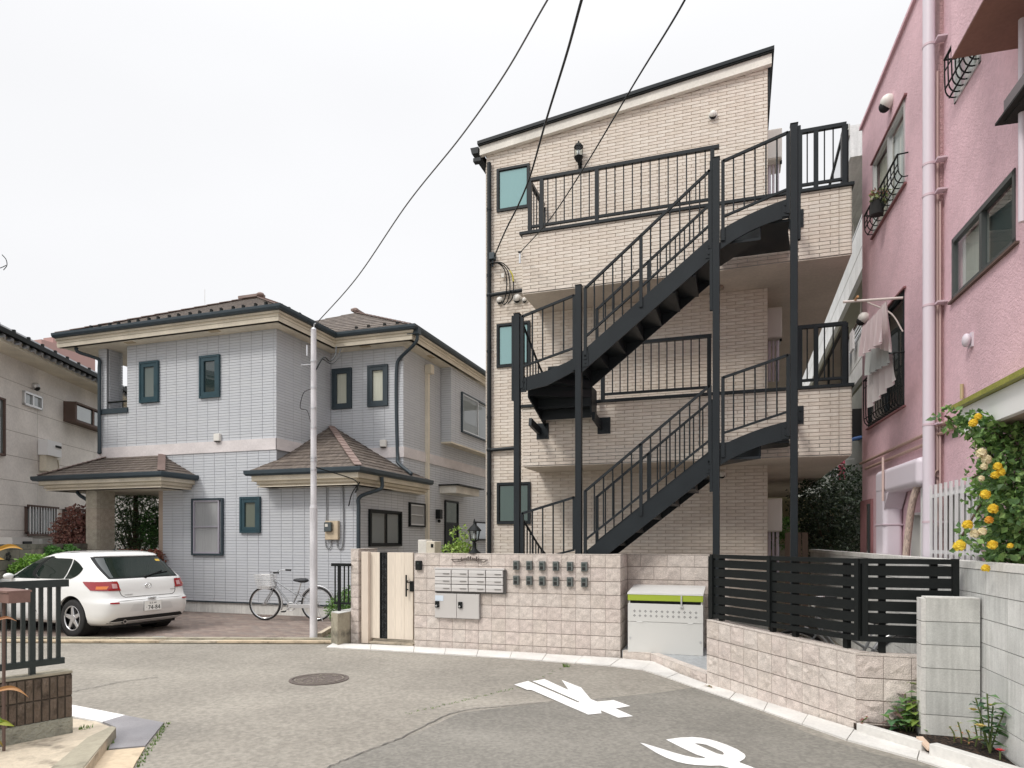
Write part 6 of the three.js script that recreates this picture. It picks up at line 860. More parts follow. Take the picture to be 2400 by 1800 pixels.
// ---------- beige house at the far left with its garden ----------
{
  const A = atD(0, 765, 16.4), B = atD(288, 922, 22.9), w = new Wall(A[0], A[2], B[0] - A[0], B[2] - A[2]); if (w.n[0] < 0) w.n = w.n.map(v => -v);
  const Mx = new THREE.Matrix4().makeBasis(V3([w.t[0], 0, w.t[1]]), V3([0, 1, 0]), V3([-w.t[1], 0, w.t[0]])).setPosition(w.o[0], 0, w.o[1]);   // u back along the wall, w out (towards the right) = positive z here
  const out = (-w.t[1]) * w.n[0] + w.t[0] * w.n[1] > 0 ? 1 : -1, bx = (u0, u1, y0, y1, n0, n1) => box(u0, u1, y0, y1, Math.min(out * n0, out * n1), Math.max(out * n0, out * n1)).applyMatrix4(Mx);
  const at = (px, py, off = 0) => { const r = ray(px, py), k = ((w.o[0] * w.n[0] + w.o[1] * w.n[1]) + off) / (r[0] * w.n[0] + r[2] * w.n[1]), p = along(r, k); return [(p[0] - w.o[0]) * w.t[0] + (p[2] - w.o[1]) * w.t[1], p[1]]; };
  const h = thing('beige_house', 'beige panelled house with grey tiled roof at the far left edge', 'house', [w.o[0], 0, w.o[1]]), yE = at(0, 822)[1];
  mesh('wall', bx(-5, 14, 0, yE, -6, -.012), mat([.34, .29, .26], .9), h);
  const pm = [[.80, .755, .71], [.79, .745, .70], [.81, .765, .72]].map(c => mat(c, .85, { map: T_MOTTLE, size: 2.2, bump: T_GRAIN, bsize: .5, bs: .002 }));
  const wn = [[52, 915, 95, 962, 'plain'], [150, 945, 232, 1010, 'box'], [57, 1187, 127, 1252, 'grille'], [146, 1193, 215, 1256, 'grille'], [-24, 924, 8, 1069, 'arch']].map(q => { const a = at(q[0], q[1]), b = at(q[2], q[3]); return [a[0], b[0], Math.min(a[1], b[1]), Math.max(a[1], b[1]), q[4]]; });
  const tiles = layTiles({ M: Mx, u0: -4.5, u1: 13.5, v0: .1, v1: yE, w: 3.03, h: .62, gap: .012, holes: wn.map(q => q.slice(0, 4)) }); let i = 0; for (const t of tiles) { const [a, b, c, d] = t.r; mesh('wall_panel', bx(a, b, c, d, -.015, 0), pm[i++ % 3], h); }
  for (const [a, b, c, d, k] of wn) {
    const o = mesh('window', [bx(a, b, d - .05, d, -.02, .06), bx(a, b, c, c + .05, -.02, .06), bx(a, a + .05, c, d, -.02, .06), bx(b - .05, b, c, d, -.02, .06), bx((a + b) / 2 - .03, (a + b) / 2 + .03, c, d, -.02, .05)], k === 'plain' ? M.silver : M.maroon, h);
    mesh('pane', k === 'box' ? bx(a + .05, b - .02, c + .03, d - .03, .27, .29) : bx(a + .05, b - .05, c + .05, d - .05, -.01, .012), M.greyGlass, o); if (k === 'box') mesh('mullion', bx((a + b) / 2 - .05, (a + b) / 2 + .05, c, d, .29, .32), M.maroon, o);
    if (k === 'box') mesh('box_frame', [bx(a - .04, b + .04, d, d + .05, 0, .35), bx(a - .04, b + .04, c - .06, c, 0, .35), bx(a - .04, a, c, d, 0, .32), bx(a, a + .06, c, d, .27, .32)], M.maroon, o);
    if (k === 'grille') for (let q = 0; q < 11; q++) { const u = a + (b - a) * (q + .5) / 11; mesh('grille_bar', bx(u - .012, u + .012, c - .03, d + .03, .09, .115), M.silver, o); }
    if (k === 'grille') mesh('grille_rail', [bx(a - .03, b + .03, d, d + .05, .08, .12), bx(a - .03, b + .03, c - .06, c, .08, .12)], M.maroon, o);
  }
  // eaves and the grey wave tiled roof
  mesh('soffit', bx(-5.6, 14.5, yE - .04, yE + .12, -.1, .62), M.cream, h); mesh('fascia', bx(-5.6, 14.5, yE + .121, yE + .2, .5, .66), mat([.20, .18, .16], .7), h); mesh('gutter', bx(-5.6, 14.6, yE + .12, yE + .23, .66, .78), M.black, h);
  const rt = [[.42, .43, .45], [.36, .37, .39], [.48, .49, .50]].map(c => mat(c, .35, { map: T_MOTTLE, size: .5 })), rows = 7, cols = 60, gt = new THREE.CylinderGeometry(.15, .15, .36, 8, 1, true, -1.25, 2.5).rotateX(Math.PI / 2);
  mesh('roof_deck', [poly3([[-5.5, yE + .08, out * .7], [14.5, yE + .08, out * .7], [14.5, yE + .62, -out * .2], [-5.5, yE + .62, -out * .2]]).applyMatrix4(Mx)], M.black, h);
  for (let r = 0; r < 3; r++) for (let c = 0; c < 46; c++) { const u = -3 + c * .3, v = r * .30, g = gt.clone().rotateX(out * .58).translate(u, yE + .22 + v * .60 + (r % 2) * .003, out * (.62 - v * .9)); const o = mesh('roof_tile', g.applyMatrix4(Mx), rt[(r * 7 + c * 3) % 3], h); }
  for (let c = 0; c < 16; c++) mesh('snow_guard', bx(-2 + c * .6, -1.94 + c * .6, yE + .40, yE + .47, .38, .44), M.black, h);
  mesh('ridge_tile', [bx(-5.5, 14.5, yE + .52, yE + .70, -.28, -.08)], rt[0], h);
  // boiler, vent hood, outdoor units
  { const a = at(106, 1030, .2), b = at(139, 1073, .2), t = thing('water_heater', 'white wall-hung water heater with pipes on the beige house', 'water heater', w.P(a[0], b[1], 0)); mesh('body', bx(a[0], b[0], b[1], a[1], .02, .26), M.white, t); mesh('exhaust', bx(a[0] + (b[0] - a[0]) * .55, b[0] - .04, a[1] - .16, a[1] - .1, .26, .28), M.dark, t); mesh('pipe_cover', [bx(a[0] + .05, b[0] - .1, b[1] - .42, b[1], .03, .2)], M.cream, t); mesh('valve_box', bx(b[0] + .05, b[0] + .22, b[1] - .05, b[1] + .07, .0, .12), M.creamLight, t);
    const p = w.P(b[0] + .13, b[1], .1); mesh('hose', tube([w.P(b[0] + .13, b[1] - .05, .1), w.P(b[0] + .15, b[1] - .3, .1), w.P(b[0] - .2, b[1] - .5, .1)], .02, 6), M.cream, t); }
  { const a = at(78, 905), t = thing('vent_hood', 'small round vent hood above the little window of the beige house', 'vent', w.P(a[0], a[1], 0)); mesh('hood', ball(w.P(a[0], a[1], .06), .1, 10), M.silver, t); mesh('opening', ball(w.P(a[0], a[1] - .05, .09), .075, 8), M.dark, t); }
  for (const [px0, px1, py, d0, lab] of [[29, 76, 1259, 1.0, 'white outdoor unit in front of the beige house, behind the garden wall'], [100, 148, 1262, 1.0, 'dim grey outdoor unit right of the white one behind the garden wall']]) { const a = at(px0, py, .5), b = at(px1, py, .5), t = thing('outdoor_unit', lab, 'outdoor unit', w.P(a[0], 0, .4)); mesh('case', bx(a[0], b[0], .75, a[1], .12, .5), d0 && px0 < 50 ? M.whitePlastic : M.concrete, t); mesh('fan_grille', bx(a[0] + .5 * (b[0] - a[0]), b[0] - .05, a[1] - .2, a[1] - .1, .5, .52), M.black, t); mesh('stand', [bx(a[0] + .05, a[0] + .12, 0, .75, .2, .4), bx(b[0] - .12, b[0] - .05, 0, .75, .2, .4)], M.black, t); }
  { const p = atD(40, 838, 26), t = thing('far_building', 'pinkish brown far block just showing over the grey tiled roof at the left', 'building', [p[0], 0, p[2]]), q = atD(97, 795, 34), q0 = atD(28, 775, 34); mesh('wall', box(q0[0] - .4, q[0], 0, q[1], q[2] - 3, q[2]), mat([.42, .27, .25], .9), t); mesh('roof_box', box(q0[0] + .2, q0[0] + .9, q[1], q[1] + .45, q[2] - 2, q[2] - 1), mat([.40, .26, .24], .9), t); }
  // garden wall of grey blocks
  { const g0 = atD(-30, 1275, 12.3), g1 = atD(205, 1275, 16), gw = new Wall(g0[0], g0[2], g1[0] - g0[0], g1[2] - g0[2]), t = thing('garden_wall', 'old dark grey block garden wall with a pierced block, behind the white car', 'wall', g0), mm = [[.17, .165, .145], [.15, .15, .13], [.19, .18, .155]].map(c => mat(c, .95, { map: T_DIRT, size: .8 })), G = gw.matrix(), L = Math.hypot(g1[0] - g0[0], g1[2] - g0[2]); const yT = 1.63; mesh('core', box(0, L, 0, yT - .1, -.14, -.02).applyMatrix4(G), M.dark, t); mesh('coping', box(0, L, yT - .1, yT, -.15, .005).applyMatrix4(G), mm[1], t); let k = 0; for (const q of layTiles({ M: G, u0: 0, u1: L, v0: yT - .1 - 1.6, v1: yT - .1, w: .4, h: .2, gap: .012, bond: .5 })) { const [a, b, c, d] = q.r; mesh('block', box(a, b, c, d, -.13, .0).applyMatrix4(G), mm[k++ % 3], t); }
    const pb = gw.at(19, 1304); mesh('pierced_block', Array.from({ length: 5 }, (_, i) => { const a = i * 1.257; return new THREE.CylinderGeometry(.03, .03, .012, 10).rotateX(Math.PI / 2).translate(pb[0] + .06 * Math.cos(a), pb[1] + .06 * Math.sin(a), .004).applyMatrix4(G); }), M.dark, t); }
}
function shrub(name, label, cat, base, lumps, n, size, tones, o = {}) { const t = thing(name, label, cat, base); mesh('trunk', [rod(base, [base[0], base[1] + (o.h || .8), base[2]], o.r || .04, 8, (o.r || .04) * .6), ...lumps.map(l => rod([base[0], base[1] + Math.max(.2, (l[1] - base[1]) * .5), base[2]], [l[0], l[1] - l[3] * .2, l[2]], (o.r || .04) * .45, 5, .008))], M.bark, t); leaves(o.crown || 'crown', t, lumps, n, size, tones, o); return t; }
{ // pine with layered pads, maple, hedge, shrubs
  const b = atD(318, 1320, 18.2); b[1] = 0; const P = (px, py, d = 18.2) => atD(px, py, d), lm = [];
  for (const [x, y, r] of [[300, 1156, .42], [335, 1165, .4], [290, 1185, .4], [325, 1195, .5], [350, 1180, .35], [285, 1215, .42], [315, 1225, .45], [345, 1220, .42], [295, 1250, .42], [330, 1255, .5], [358, 1240, .36], [280, 1275, .36], [310, 1285, .45], [345, 1280, .45], [272, 1240, .3], [272, 1170, .3]]) lm.push([...P(x, y), r, 1, .45]);
  shrub('pine_tree', 'dark layered garden pine seen through the porch opening', 'tree', b, lm, 4300, .13, [[.09, .18, .08], [.12, .22, .09], [.06, .12, .06], [.15, .22, .09]], { h: 3.2, r: .09, slim: .22 });
  const c = atD(178, 1330, 16.6); c[1] = 0; shrub('maple', 'red-brown leafed maple between the beige house and the porch pillar', 'tree', c, [[195, 1205, .28], [180, 1222, .34], [165, 1240, .34], [190, 1245, .38], [158, 1262, .3], [176, 1272, .4], [195, 1280, .4], [205, 1230, .3], [160, 1290, .3]].map(([x, y, r]) => [...P(x, y, 16.6), r]), 3600, .10, [[.27, .115, .09], [.32, .15, .12], [.19, .08, .065], [.34, .19, .14]], { h: 1.6 });
  const hd = []; for (let x = 285; x <= 372; x += 9) hd.push([...P(x, 1300 + (x % 2), 16.2), .16, 1, .6], [...P(x, 1316, 16.2), .2, 1, .8]); const hb = P(328, 1340, 16.2); hb[1] = 0; shrub('hedge', 'orange-red leafed hedge behind the car roof under the pine', 'hedge', hb, hd, 3400, .08, [[.36, .10, .07], [.28, .09, .06], [.18, .12, .05], [.42, .16, .10]], { h: .6 });
  const s1 = atD(362, 1250, 17.6); s1[1] = 0; shrub('shrub', 'bright green shrub at the right edge of the porch opening', 'shrub', s1, [[365, 1215, .32], [368, 1245, .36], [362, 1262, .3]].map(([x, y, r]) => [...P(x, y, 17.6), r]), 1500, .10, [[.05, .15, .03], [.08, .20, .04], [.04, .10, .025]], { h: 1.5 });
  const s2 = atD(75, 1310, 13.0); s2[1] = 0; shrub('shrub', 'bright yellow-green shrub rising behind the windscreen of the car', 'shrub', s2, [[62, 1330, .2], [78, 1322, .2], [95, 1318, .16], [50, 1342, .2]].map(([x, y, r]) => [...P(x, y, 13), r]), 2400, .07, [[.17, .34, .03], [.22, .40, .05], [.12, .26, .03]], { h: .9 });
  const s3 = atD(125, 1300, 14.2); s3[1] = 0; shrub('shrub', 'small green shrub on the left before the dark garden wall', 'shrub', s3, [[122, 1290, .1], [128, 1298, .12]].map(([x, y, r]) => [...P(x, y, 14.2), r]), 700, .07, [[.08, .22, .04], [.12, .30, .05]], { h: 1.2 }); const s4 = atD(163, 1300, 15); s4[1] = 0; shrub('shrub', 'small green shrub at the foot of the red maple', 'shrub', s4, [[160, 1288, .12], [166, 1294, .12]].map(([x, y, r]) => [...P(x, y, 15), r]), 700, .07, [[.08, .22, .04], [.12, .30, .05]], { h: 1.2 });
}
{ // something behind: far wall closing the view past the porch, antenna, distant aerial
  const t = thing('roof_antenna', 'thin aerial mast above the left roof ridge of the grey house', 'aerial', [-14.5, 8.2, -19]), a = atD(480, 678, 22), b = atD(480, 740, 22); mesh('mast', rod([a[0], b[1] - 1, a[2]], a, .007, 5), M.whitePlastic, t); mesh('foot', box(a[0] - .05, a[0] + .05, b[1] - 1.02, b[1] - .95, a[2] - .05, a[2] + .05), M.galvanised, t);
  const u = thing('far_aerial', 'bit of a far television aerial at the left edge of the sky', 'aerial', atD(0, 640, 20)), q = (x, y) => atD(x, y, 20); mesh('mast', rod(q(-30, 900), q(-30, 600), .03, 6), M.black, u); mesh('boom', [tube([q(-30, 630), q(0, 628), q(14, 622)], .012, 5), tube([q(5, 597), q(14, 608), q(16, 622), q(8, 633)], .012, 5), rod(q(-10, 600), q(-10, 650), .01, 5)], M.black, u);
}
// ---------- white balconied building behind the gap ----------
{
  const X = 2.94, t = thing('white_building', 'white building with long balconies seen through the gap beside the pink building', 'building', [X, 0, -24]), Y = (py, px = 2012) => onX(px, py, X)[1], y1b = Y(890), y1t = Y(792), y2b = Y(648), y2t = Y(528), yr0 = Y(400), yr1 = Y(372, 1999), zN = -18.8, zF = -46;
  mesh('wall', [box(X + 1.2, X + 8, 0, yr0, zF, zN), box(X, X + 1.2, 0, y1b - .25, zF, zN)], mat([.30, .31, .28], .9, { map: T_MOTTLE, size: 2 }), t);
  for (const [b, u] of [[y1b, y1t], [y2b, y2t]]) { mesh('balcony_front', box(X, X + .12, b, u - .06, zF, zN), M.whiteWall, t); mesh('balcony_line', box(X - .006, X, b + (u - b) * .42, b + (u - b) * .42 + .012, zF, zN), M.concrete, t); mesh('balcony_floor', box(X + .12, X + 1.2, b, b + .16, zF, zN), mat([.34, .33, .27], .9), t); mesh('hand_rail', [box(X + .01, X + .07, u + .03, u + .08, zF, zN), box(X + .01, X + .07, u - .06, u - .02, zF, zN)], M.silver, t); }
  mesh('roof', [box(X - .3, X + 8, yr0, yr1, zF, zN + .2)], M.whiteWall, t); mesh('roof_edge', box(X - .33, X - .3, yr0 + (yr1 - yr0) * .7, yr1 + .05, zF, zN + .2), M.concrete, t);
  for (const [z, yb, yt] of [[-19, y1t, y2b], [-21, y1t, y2b], [-24, y1t, y2b], [-19.3, y2t, yr0], [-22, y2t, yr0], [-19.5, .5, y1b - .25]]) { mesh('window', box(X + 1.17, X + 1.21, yb - .5, yt - .35, z - 1.2, z), M.darkGlass, t); }
  for (const [z, y] of [[-19.6, y2b], [-21.2, y2b], [-20.5, yr0], [-22.5, yr0]]) { const p = mesh('pole_hanger', [tube([[X + .35, y, z], [X + .35, y - .75, z], [X + .38, y - .85, z], [X + .45, y - .85, z], [X + .48, y - .75, z]], .022, 6)], M.whitePlastic, t); }
  mesh('downpipe', rod([X + .3, 0, -19.1], [X + .3, yr0, -19.1], .05, 8), M.whitePlastic, t);
  const lu = thing('laundry_pole', 'laundry pole with pale washing on the white building', 'laundry', [X - .2, 6.4, -20]); mesh('pole', rod([X - .1, y1t + .25, -26], [X - .1, y1t + .25, -18.4], .02, 6), M.maroon, lu); for (const [z, h, c] of [[-19.4, .5, [.62, .60, .60]], [-20.3, .65, [.5, .5, .52]]]) mesh('cloth', box(X - .13, X - .08, y1t + .25 - h, y1t + .27, z - .5, z), mat(c, .95), lu);
  const bl = thing('bathroom_clutter', 'white round basin and racks on the middle balcony of the white building', 'clutter', [X + .5, y1t, -20.5]); mesh('drum', rod([X + .3, y1t + .0, -24.4], [X + .3, y1t + .55, -24.4], .35, 14), M.white, bl); mesh('rack', Array.from({ length: 6 }, (_, i) => box(X + .2, X + .22, y1t + .2 + i * .12, y1t + .24 + i * .12, -22, -19.4)), M.galvanised, bl);
  for (const [px, py0, py1, c, lab] of [[1954, 1090, 1137, [.55, .55, .56], 'white towel hanging under the lower balcony of the white building'], [1972, 1077, 1127, [.50, .12, .17], 'crimson pink towel hanging under the lower balcony of the white building'], [1940, 1105, 1115, [.20, .22, .30], 'small blue-grey cloth hanging left of the white towel']]) { const a = atD(px - 7, py0, 16.3), b = atD(px + 8, py1, 16.3), tt = thing('towel', lab, 'towel', [a[0], b[1], a[2]]); const gs = new THREE.PlaneGeometry(Math.hypot(b[0] - a[0], b[2] - a[2]), a[1] - b[1], 10, 8), p = gs.attributes.position; for (let i = 0; i < p.count; i++) p.setZ(i, .02 * Math.sin(p.getX(i) * 50 + p.getY(i) * 4)); gs.computeVertexNormals(); mesh('cloth', gs.translate((a[0] + b[0]) / 2, (a[1] + b[1]) / 2, a[2]), mat(c, .95, { double: true }), tt); mesh('line', rod([a[0] - .2, a[1], a[2]], [b[0] + .2, a[1], a[2]], .006, 5), M.whitePlastic, tt); }
  const bx = atD(2008, 995, 17), tq = thing('blue_tarp', 'dark box with a blue sheet hung beside the white building', 'clutter', bx); mesh('box', box(bx[0] - .3, bx[0] + .5, bx[1] - .35, bx[1] + .4, bx[2] - .4, bx[2]), M.dark, tq); mesh('sheet', tube([[bx[0] - .3, bx[1] - .45, bx[2] + .02], [bx[0] - .05, bx[1] - .36, bx[2] + .02], [bx[0] + .5, bx[1] - .28, bx[2] + .02]], .05, 6), mat([.06, .14, .34], .6), tq);
  // dark bush in the gap
  const q = atD(1945, 1300, 14.6); q[1] = 0; const lm = []; for (const [x, y, r] of [[1900, 1170, .45], [1935, 1150, .5], [1970, 1135, .5], [2000, 1150, .5], [1910, 1210, .5], [1950, 1200, .6], [1990, 1200, .6], [2010, 1240, .5], [1920, 1250, .5], [1960, 1260, .55], [1895, 1270, .4], [1990, 1285, .5], [1940, 1300, .5], [1885, 1225, .35]]) lm.push([...atD(x, y, 14.6 + rr(-.4, .4)), r]);
  shrub('large_bush', 'large dark green bush filling the gap under the balcony corner', 'bush', q, lm, 11000, .085, [[.035, .07, .03], [.05, .095, .035], [.02, .045, .022], [.09, .13, .07]], { h: 1.5, r: .05 });
  // planters and things by the corridor
  const pp = onZ(1880, 1300, -13.4), pl = thing('planter', 'dark planter box with greenery by the corridor entrance', 'planter', [pp[0], 0, -13.6]), a = onZ(1813, 1275, -13.6)[0], b = onZ(1840, 1275, -13.6)[0]; mesh('box', rbox(a, b, 0, onZ(1825, 1275, -13.6)[1], -13.9, -13.5, .02), M.concreteOld, pl); leaves('foliage', pl, [[(a + b) / 2, onZ(1825, 1268, -13.6)[1], -13.6, .2], [b - .02, onZ(1825, 1235, -13.6)[1], -13.6, .22]], 700, .08, [[.08, .2, .03], [.12, .26, .05]]);
  const bd = thing('timber_board', 'brown timber boards standing by the corridor post', 'boards', [onZ(1870, 1300, -13)[0], 0, -13]); for (const [p0, p1] of [[1840, 1853], [1866, 1878], [1880, 1894]]) { const x0 = onZ(p0, 1250, -13)[0], x1 = onZ(p1, 1250, -13)[0]; mesh('board', box(x0, x1, 0, onZ(1870, 1248, -13)[1], -13.03, -13), mat([.14, .10, .075], .8, { map: T_WOOD, size: .3 }), bd); }
  const xw = onZ(1850, 1200, -19)[0]; tag(mesh('corridor_end_wall', box(.3, 2.9, 0, 3.02, -22.4, -22.1), mat([.36, .33, .20], .9)), 'dim yellowish wall closing the far end of the corridor', 'wall');
}
// ---------- pink building ----------
const PKA = [1.95, -12.46], pk = new Wall(PKA[0], PKA[1], .066, 1); pk.n = [-pk.t[1], pk.t[0]];               // s runs towards the camera, n looks left
const PM = new THREE.Matrix4().makeBasis(V3([pk.t[0], 0, pk.t[1]]), V3([0, 1, 0]), V3([-pk.t[1], 0, pk.t[0]])).setPosition(PKA[0], 0, PKA[1]);
const pb = (s0, s1, y0, y1, n0, n1) => box(s0, s1, y0, y1, n0, n1).applyMatrix4(PM), pP = (s, y, n) => pk.P(s, y, n), pat = (px, py, off = 0) => pk.at(px, py, off);
{
  const t = thing('pink_building', 'pink stucco building rising along the right edge', 'building', [PKA[0], 0, PKA[1]]);
  const yTop = pat(2020, 305)[1], sN = 10.5;
  const win = { a: [pat(2048, 374), pat(2122, 430)], };
  const s3a = pat(2047, 400)[0], s3b = pat(2122, 400)[0], y3t = pat(2122, 230)[1], y3b = pat(2122, 432)[1], s2a = pat(2036, 800)[0], s2b = pat(2120, 800)[0], y2t = pat(2119, 680)[1], y2b = pat(2119, 952)[1];
  const sRa = pat(2233, 600)[0], sRb = pat(2381, 500)[0], yRt = pat(2381, 393)[1], yRb = pat(2233, 706)[1], sUa = pat(2238, 130)[0], sUb = pat(2300, 130)[0], yUt = pat(2240, -40)[1] + 1, yUb = pat(2265, 200)[1];
  const sLa = pat(2193, 1200)[0], sLb = pat(2302, 1200)[0], yLt = pat(2245, 1140)[1], yLb = pat(2245, 1312)[1];
  const sDa = pat(2136, 1250)[0], sDb = pat(2163, 1250)[0], yDt = pat(2136, 1203)[1];
  const H = (a, b, c, d) => [[a, c], [a, d], [b, d], [b, c]];
  const outer = [[0, 0], [sN, 0], [sN, yTop], [0, yTop]];
  mesh('wall', [prism(outer, -.18, 0, [H(s3a, s3b, y3b, y3t), H(s2a, s2b, y2b, y2t), H(sRa, sRb, yRb, yRt), H(sUa, sUb, yUb, Math.min(yTop - .3, yUt)), H(sLa, sLb, yLb, yLt), H(sDa, sDb, .05, yDt)]).applyMatrix4(PM), box(0, 6, 0, yTop, -.0, .18).applyMatrix4(new THREE.Matrix4().makeBasis(V3([-pk.n[0], 0, -pk.n[1]]), V3([0, 1, 0]), V3([pk.t[0], 0, pk.t[1]])).setPosition(PKA[0], 0, PKA[1]).multiply(new THREE.Matrix4().makeTranslation(.18, 0, 0)))], M.pink, t);
  mesh('back', pb(0.2, sN, 0, yTop, -6, -.6), M.dark, t); mesh('roof_slab', pb(-.04, sN, yTop, yTop + .05, -6, .04), M.pink, t);
  mesh('roof_mast', [rod(pP(2.5, yTop, -.5), pP(2.5, yTop + 1.2, -.5), .05, 8)].concat([]), mat([.45, .25, .25], .7), t);
  mesh('pilaster', pb(pat(2200, 600)[0], pat(2212, 600)[0], 0, yTop - .02, 0, .035), mat([.56, .35, .36], .9, { map: T_MOTTLE, size: 1, bump: T_ROUGH, bsize: .2, bs: .02 }), t);
  const window = (a, b, c, d, fr, panes, sill) => { const w = mesh('window', [pb(a, b, d - .05, d, -.045, .012), pb(a, b, c, c + .05, -.045, .012), pb(a, a + .045, c, d, -.045, .012), pb(b - .045, b, c, d, -.045, .012), pb((a + b) / 2 - .03, (a + b) / 2 + .03, c, d, -.045, .006)], fr, t); const m = (a + b) / 2; [[a + .045, m], [m, b - .045]].forEach(([p, q], i) => { mesh('backing', pb(p, q, c + .05, d - .05, -.09, -.08), panes[i], w); mesh('pane', new THREE.PlaneGeometry(q - p, d - c - .1).translate((p + q) / 2, (c + d) / 2, -.012 - i * .015).applyMatrix4(PM), M.glass, w); }); if (sill) mesh('sill', pb(a - .05, b + .07, c - .022, c, -.1, .035), sill, w); return w; };
  window(s3a, s3b, y3b, y3t, M.silver, [M.curtain, M.white], M.pinkDark); window(s2a, s2b, y2b, y2t, M.steel, [M.dark, M.dark], M.pinkDark); window(sRa, sRb, yRb, yRt, mat([.09, .10, .10], .4, { metal: .3 }), [M.curtainGrey, mat([.055, .075, .075], .3)], M.maroon); window(sUa, sUb, yUb, Math.min(yTop - .3, yUt), M.silver, [M.curtainGrey, M.whiteWall], null); window(sLa, sLb, yLb, yLt, M.silver, [M.curtainGrey, M.curtainGrey], null);
  for (const [a, b, y] of [[s3a, s3b, y3t], [s2a, s2b, y2t]]) mesh('lintel', pb(a - .05, b + .08, y, y + .022, -.02, .035), M.pinkDark, t);
  mesh('door', [pb(sDa + .03, sDb - .02, .05, yDt - .03, -.13, -.09)], M.creamLight, t); mesh('door_frame', [pb(sDa, sDa + .03, .05, yDt, -.14, .01), pb(sDb - .02, sDb, .05, yDt, -.14, .01), pb(sDa, sDb, yDt - .03, yDt, -.14, .01)], M.silver, t);
  // curved window grilles
  const grille = (a, b, yT, yB, n) => { const g = mesh('window_grille', [rod(pP(a, yT, .12), pP(b, yT, .12), .014, 6), rod(pP(b, yT, .12), pP(b + .02, yT, 0), .01, 6), rod(pP(a, yT, .12), pP(a, yT, 0), .01, 6)], M.black, t); mesh('grille_rail', [rod(pP(a, yB + .1, .115), pP(b, yB + .1, .115), .009, 6), rod(pP(a, yB, .075), pP(b, yB, .075), .009, 6), rod(pP(a, yT - .12, .118), pP(b, yT - .12, .118), .007, 6)], M.black, g); for (let i = 0; i <= n; i++) { const s = a + (b - a) * i / n; mesh('grille_bar', tube([pP(s, yT, .12), pP(s, yB + .2, .12), pP(s, yB + .05, .105), pP(s, yB, .06), pP(s, yB, 0)], .008, 5, 14), M.black, g); } return g; };
  grille(pat(2026, 500, .12)[0], pat(2104, 400, .12)[0], pat(2104, 362, .12)[1], pat(2032, 553, .075)[1], 11); grille(pat(2024, 900, .12)[0], pat(2096, 900, .12)[0], pat(2096, 827, .12)[1], pat(2034, 996, .075)[1], 12); grille(pat(2214, 200, .12)[0], pat(2285, 200, .12)[0], pat(2285, 7, .12)[1], pat(2230, 221, .075)[1], 8);
  // projecting balcony at the top right with its brown underside
  const c = atD(2232, 136, 6.02), nO = .51, sC = (c[0] - PKA[0]) * pk.t[0] + (c[2] - PKA[1]) * pk.t[1];
  mesh('upper_balcony', [pb(sC, sN, c[1] + .0, c[1] + 1.2, nO - .1, nO), pb(sC, sC + .1, c[1], c[1] + 1.2, 0, nO - .1)], M.pink, t); mesh('balcony_underside', pb(sC + .005, sN, c[1] - .012, c[1], .0, nO - .005), mat([.22, .115, .09], .85, { map: T_MOTTLE, size: 1.4 }), t);
  // canopy over the ground floor
  const cA = pat(2252, 950, .35), cB = pat(2400, 885, .35); mesh('canopy_front', pb(cA[0], cA[0] + 4, cA[1] - .27, cA[1] - .04, .3, .36), M.white, t); mesh('canopy_roof', [prism([[cA[0] - .03, cA[1] - .035], [cA[0] + 4, cA[1] - .035], [cA[0] + 4, cA[1] + .03], [cA[0] - .03, cA[1] + .005]], .0, .42).applyMatrix4(PM)], mat([.33, .33, .07], .5, { map: T_GRAIN, size: .5 }), t); mesh('canopy_ceiling', pb(cA[0], cA[0] + 4, cA[1] - .26, cA[1] - .25, .0, .3), M.taupe, t);
  // small fittings
  mesh('vent_cap', [ball(pP(...pat(2278, 797), .05), .07, 8, .6, 1, 1), pb(pat(2278, 797)[0] - .05, pat(2278, 797)[0] + .05, pat(2278, 800)[1] - .06, pat(2278, 797)[1] + .07, 0, .02)], M.lilac, t); mesh('conduit_stub', [rod(pP(...pat(2262, 935), .03), pP(...pat(2262, 900), .03), .018, 6)], mat([.45, .36, .20], .6), t);
  { const h0 = pat(2350, 318, .2), h1 = pat(2420, 220, .2); mesh('exhaust_hood', [pb(h0[0] + .02, h0[0] + .55, h0[1] + .1, h0[1] + .28, 0, .2)], mat([.20, .18, .20], .4, { metal: .4 }), t); mesh('hood_mouth', [prism([[h0[0] - .02, h0[1] + .1], [h0[0] + .57, h0[1] + .1], [h0[0] + .57, h0[1] + .12], [h0[0] - .02, h0[1] + .12]], .0, .25).applyMatrix4(PM), pb(h0[0] + .04, h0[0] + .5, h0[1] + .085, h0[1] + .1, .03, .2)], M.dark, t); }
  { const a = pat(2081, 238, .05); mesh('vent_hood', [ball(pP(a[0], a[1], .05), .10, 12), ], M.whitePlastic, t); mesh('hood_opening', ball(pP(a[0] - .03, a[1] - .05, .085), .078, 10), M.dark, t); const b = pat(2026, 745, .05); mesh('vent_hood', ball(pP(b[0], b[1], .06), .09, 12), M.whitePlastic, t); mesh('hood_opening', ball(pP(b[0] - .02, b[1] - .045, .095), .07, 10), M.dark, t); }
  // pipes
  const sp = pat(2177, 800, .14)[0], pipe = (name, pts, r, m) => mesh(name, tube(pts, r, 12, pts.length * 8), m, t);
  mesh('drain_pipe', rod(pP(sp, 0, .14), pP(sp, yTop + .1, .14), .062, 20), M.lilac, t); for (const y of [1.9, 3.0, 4.35, 5.6, 5.95, 7.3, 8.6]) mesh('pipe_clip', [rod(pP(sp, y, .14), pP(sp, y + .025, .14), .067, 20), pb(sp + .05, sp + .16, y, y + .02, .0, .1)], mat([.60, .47, .52], .5), t);
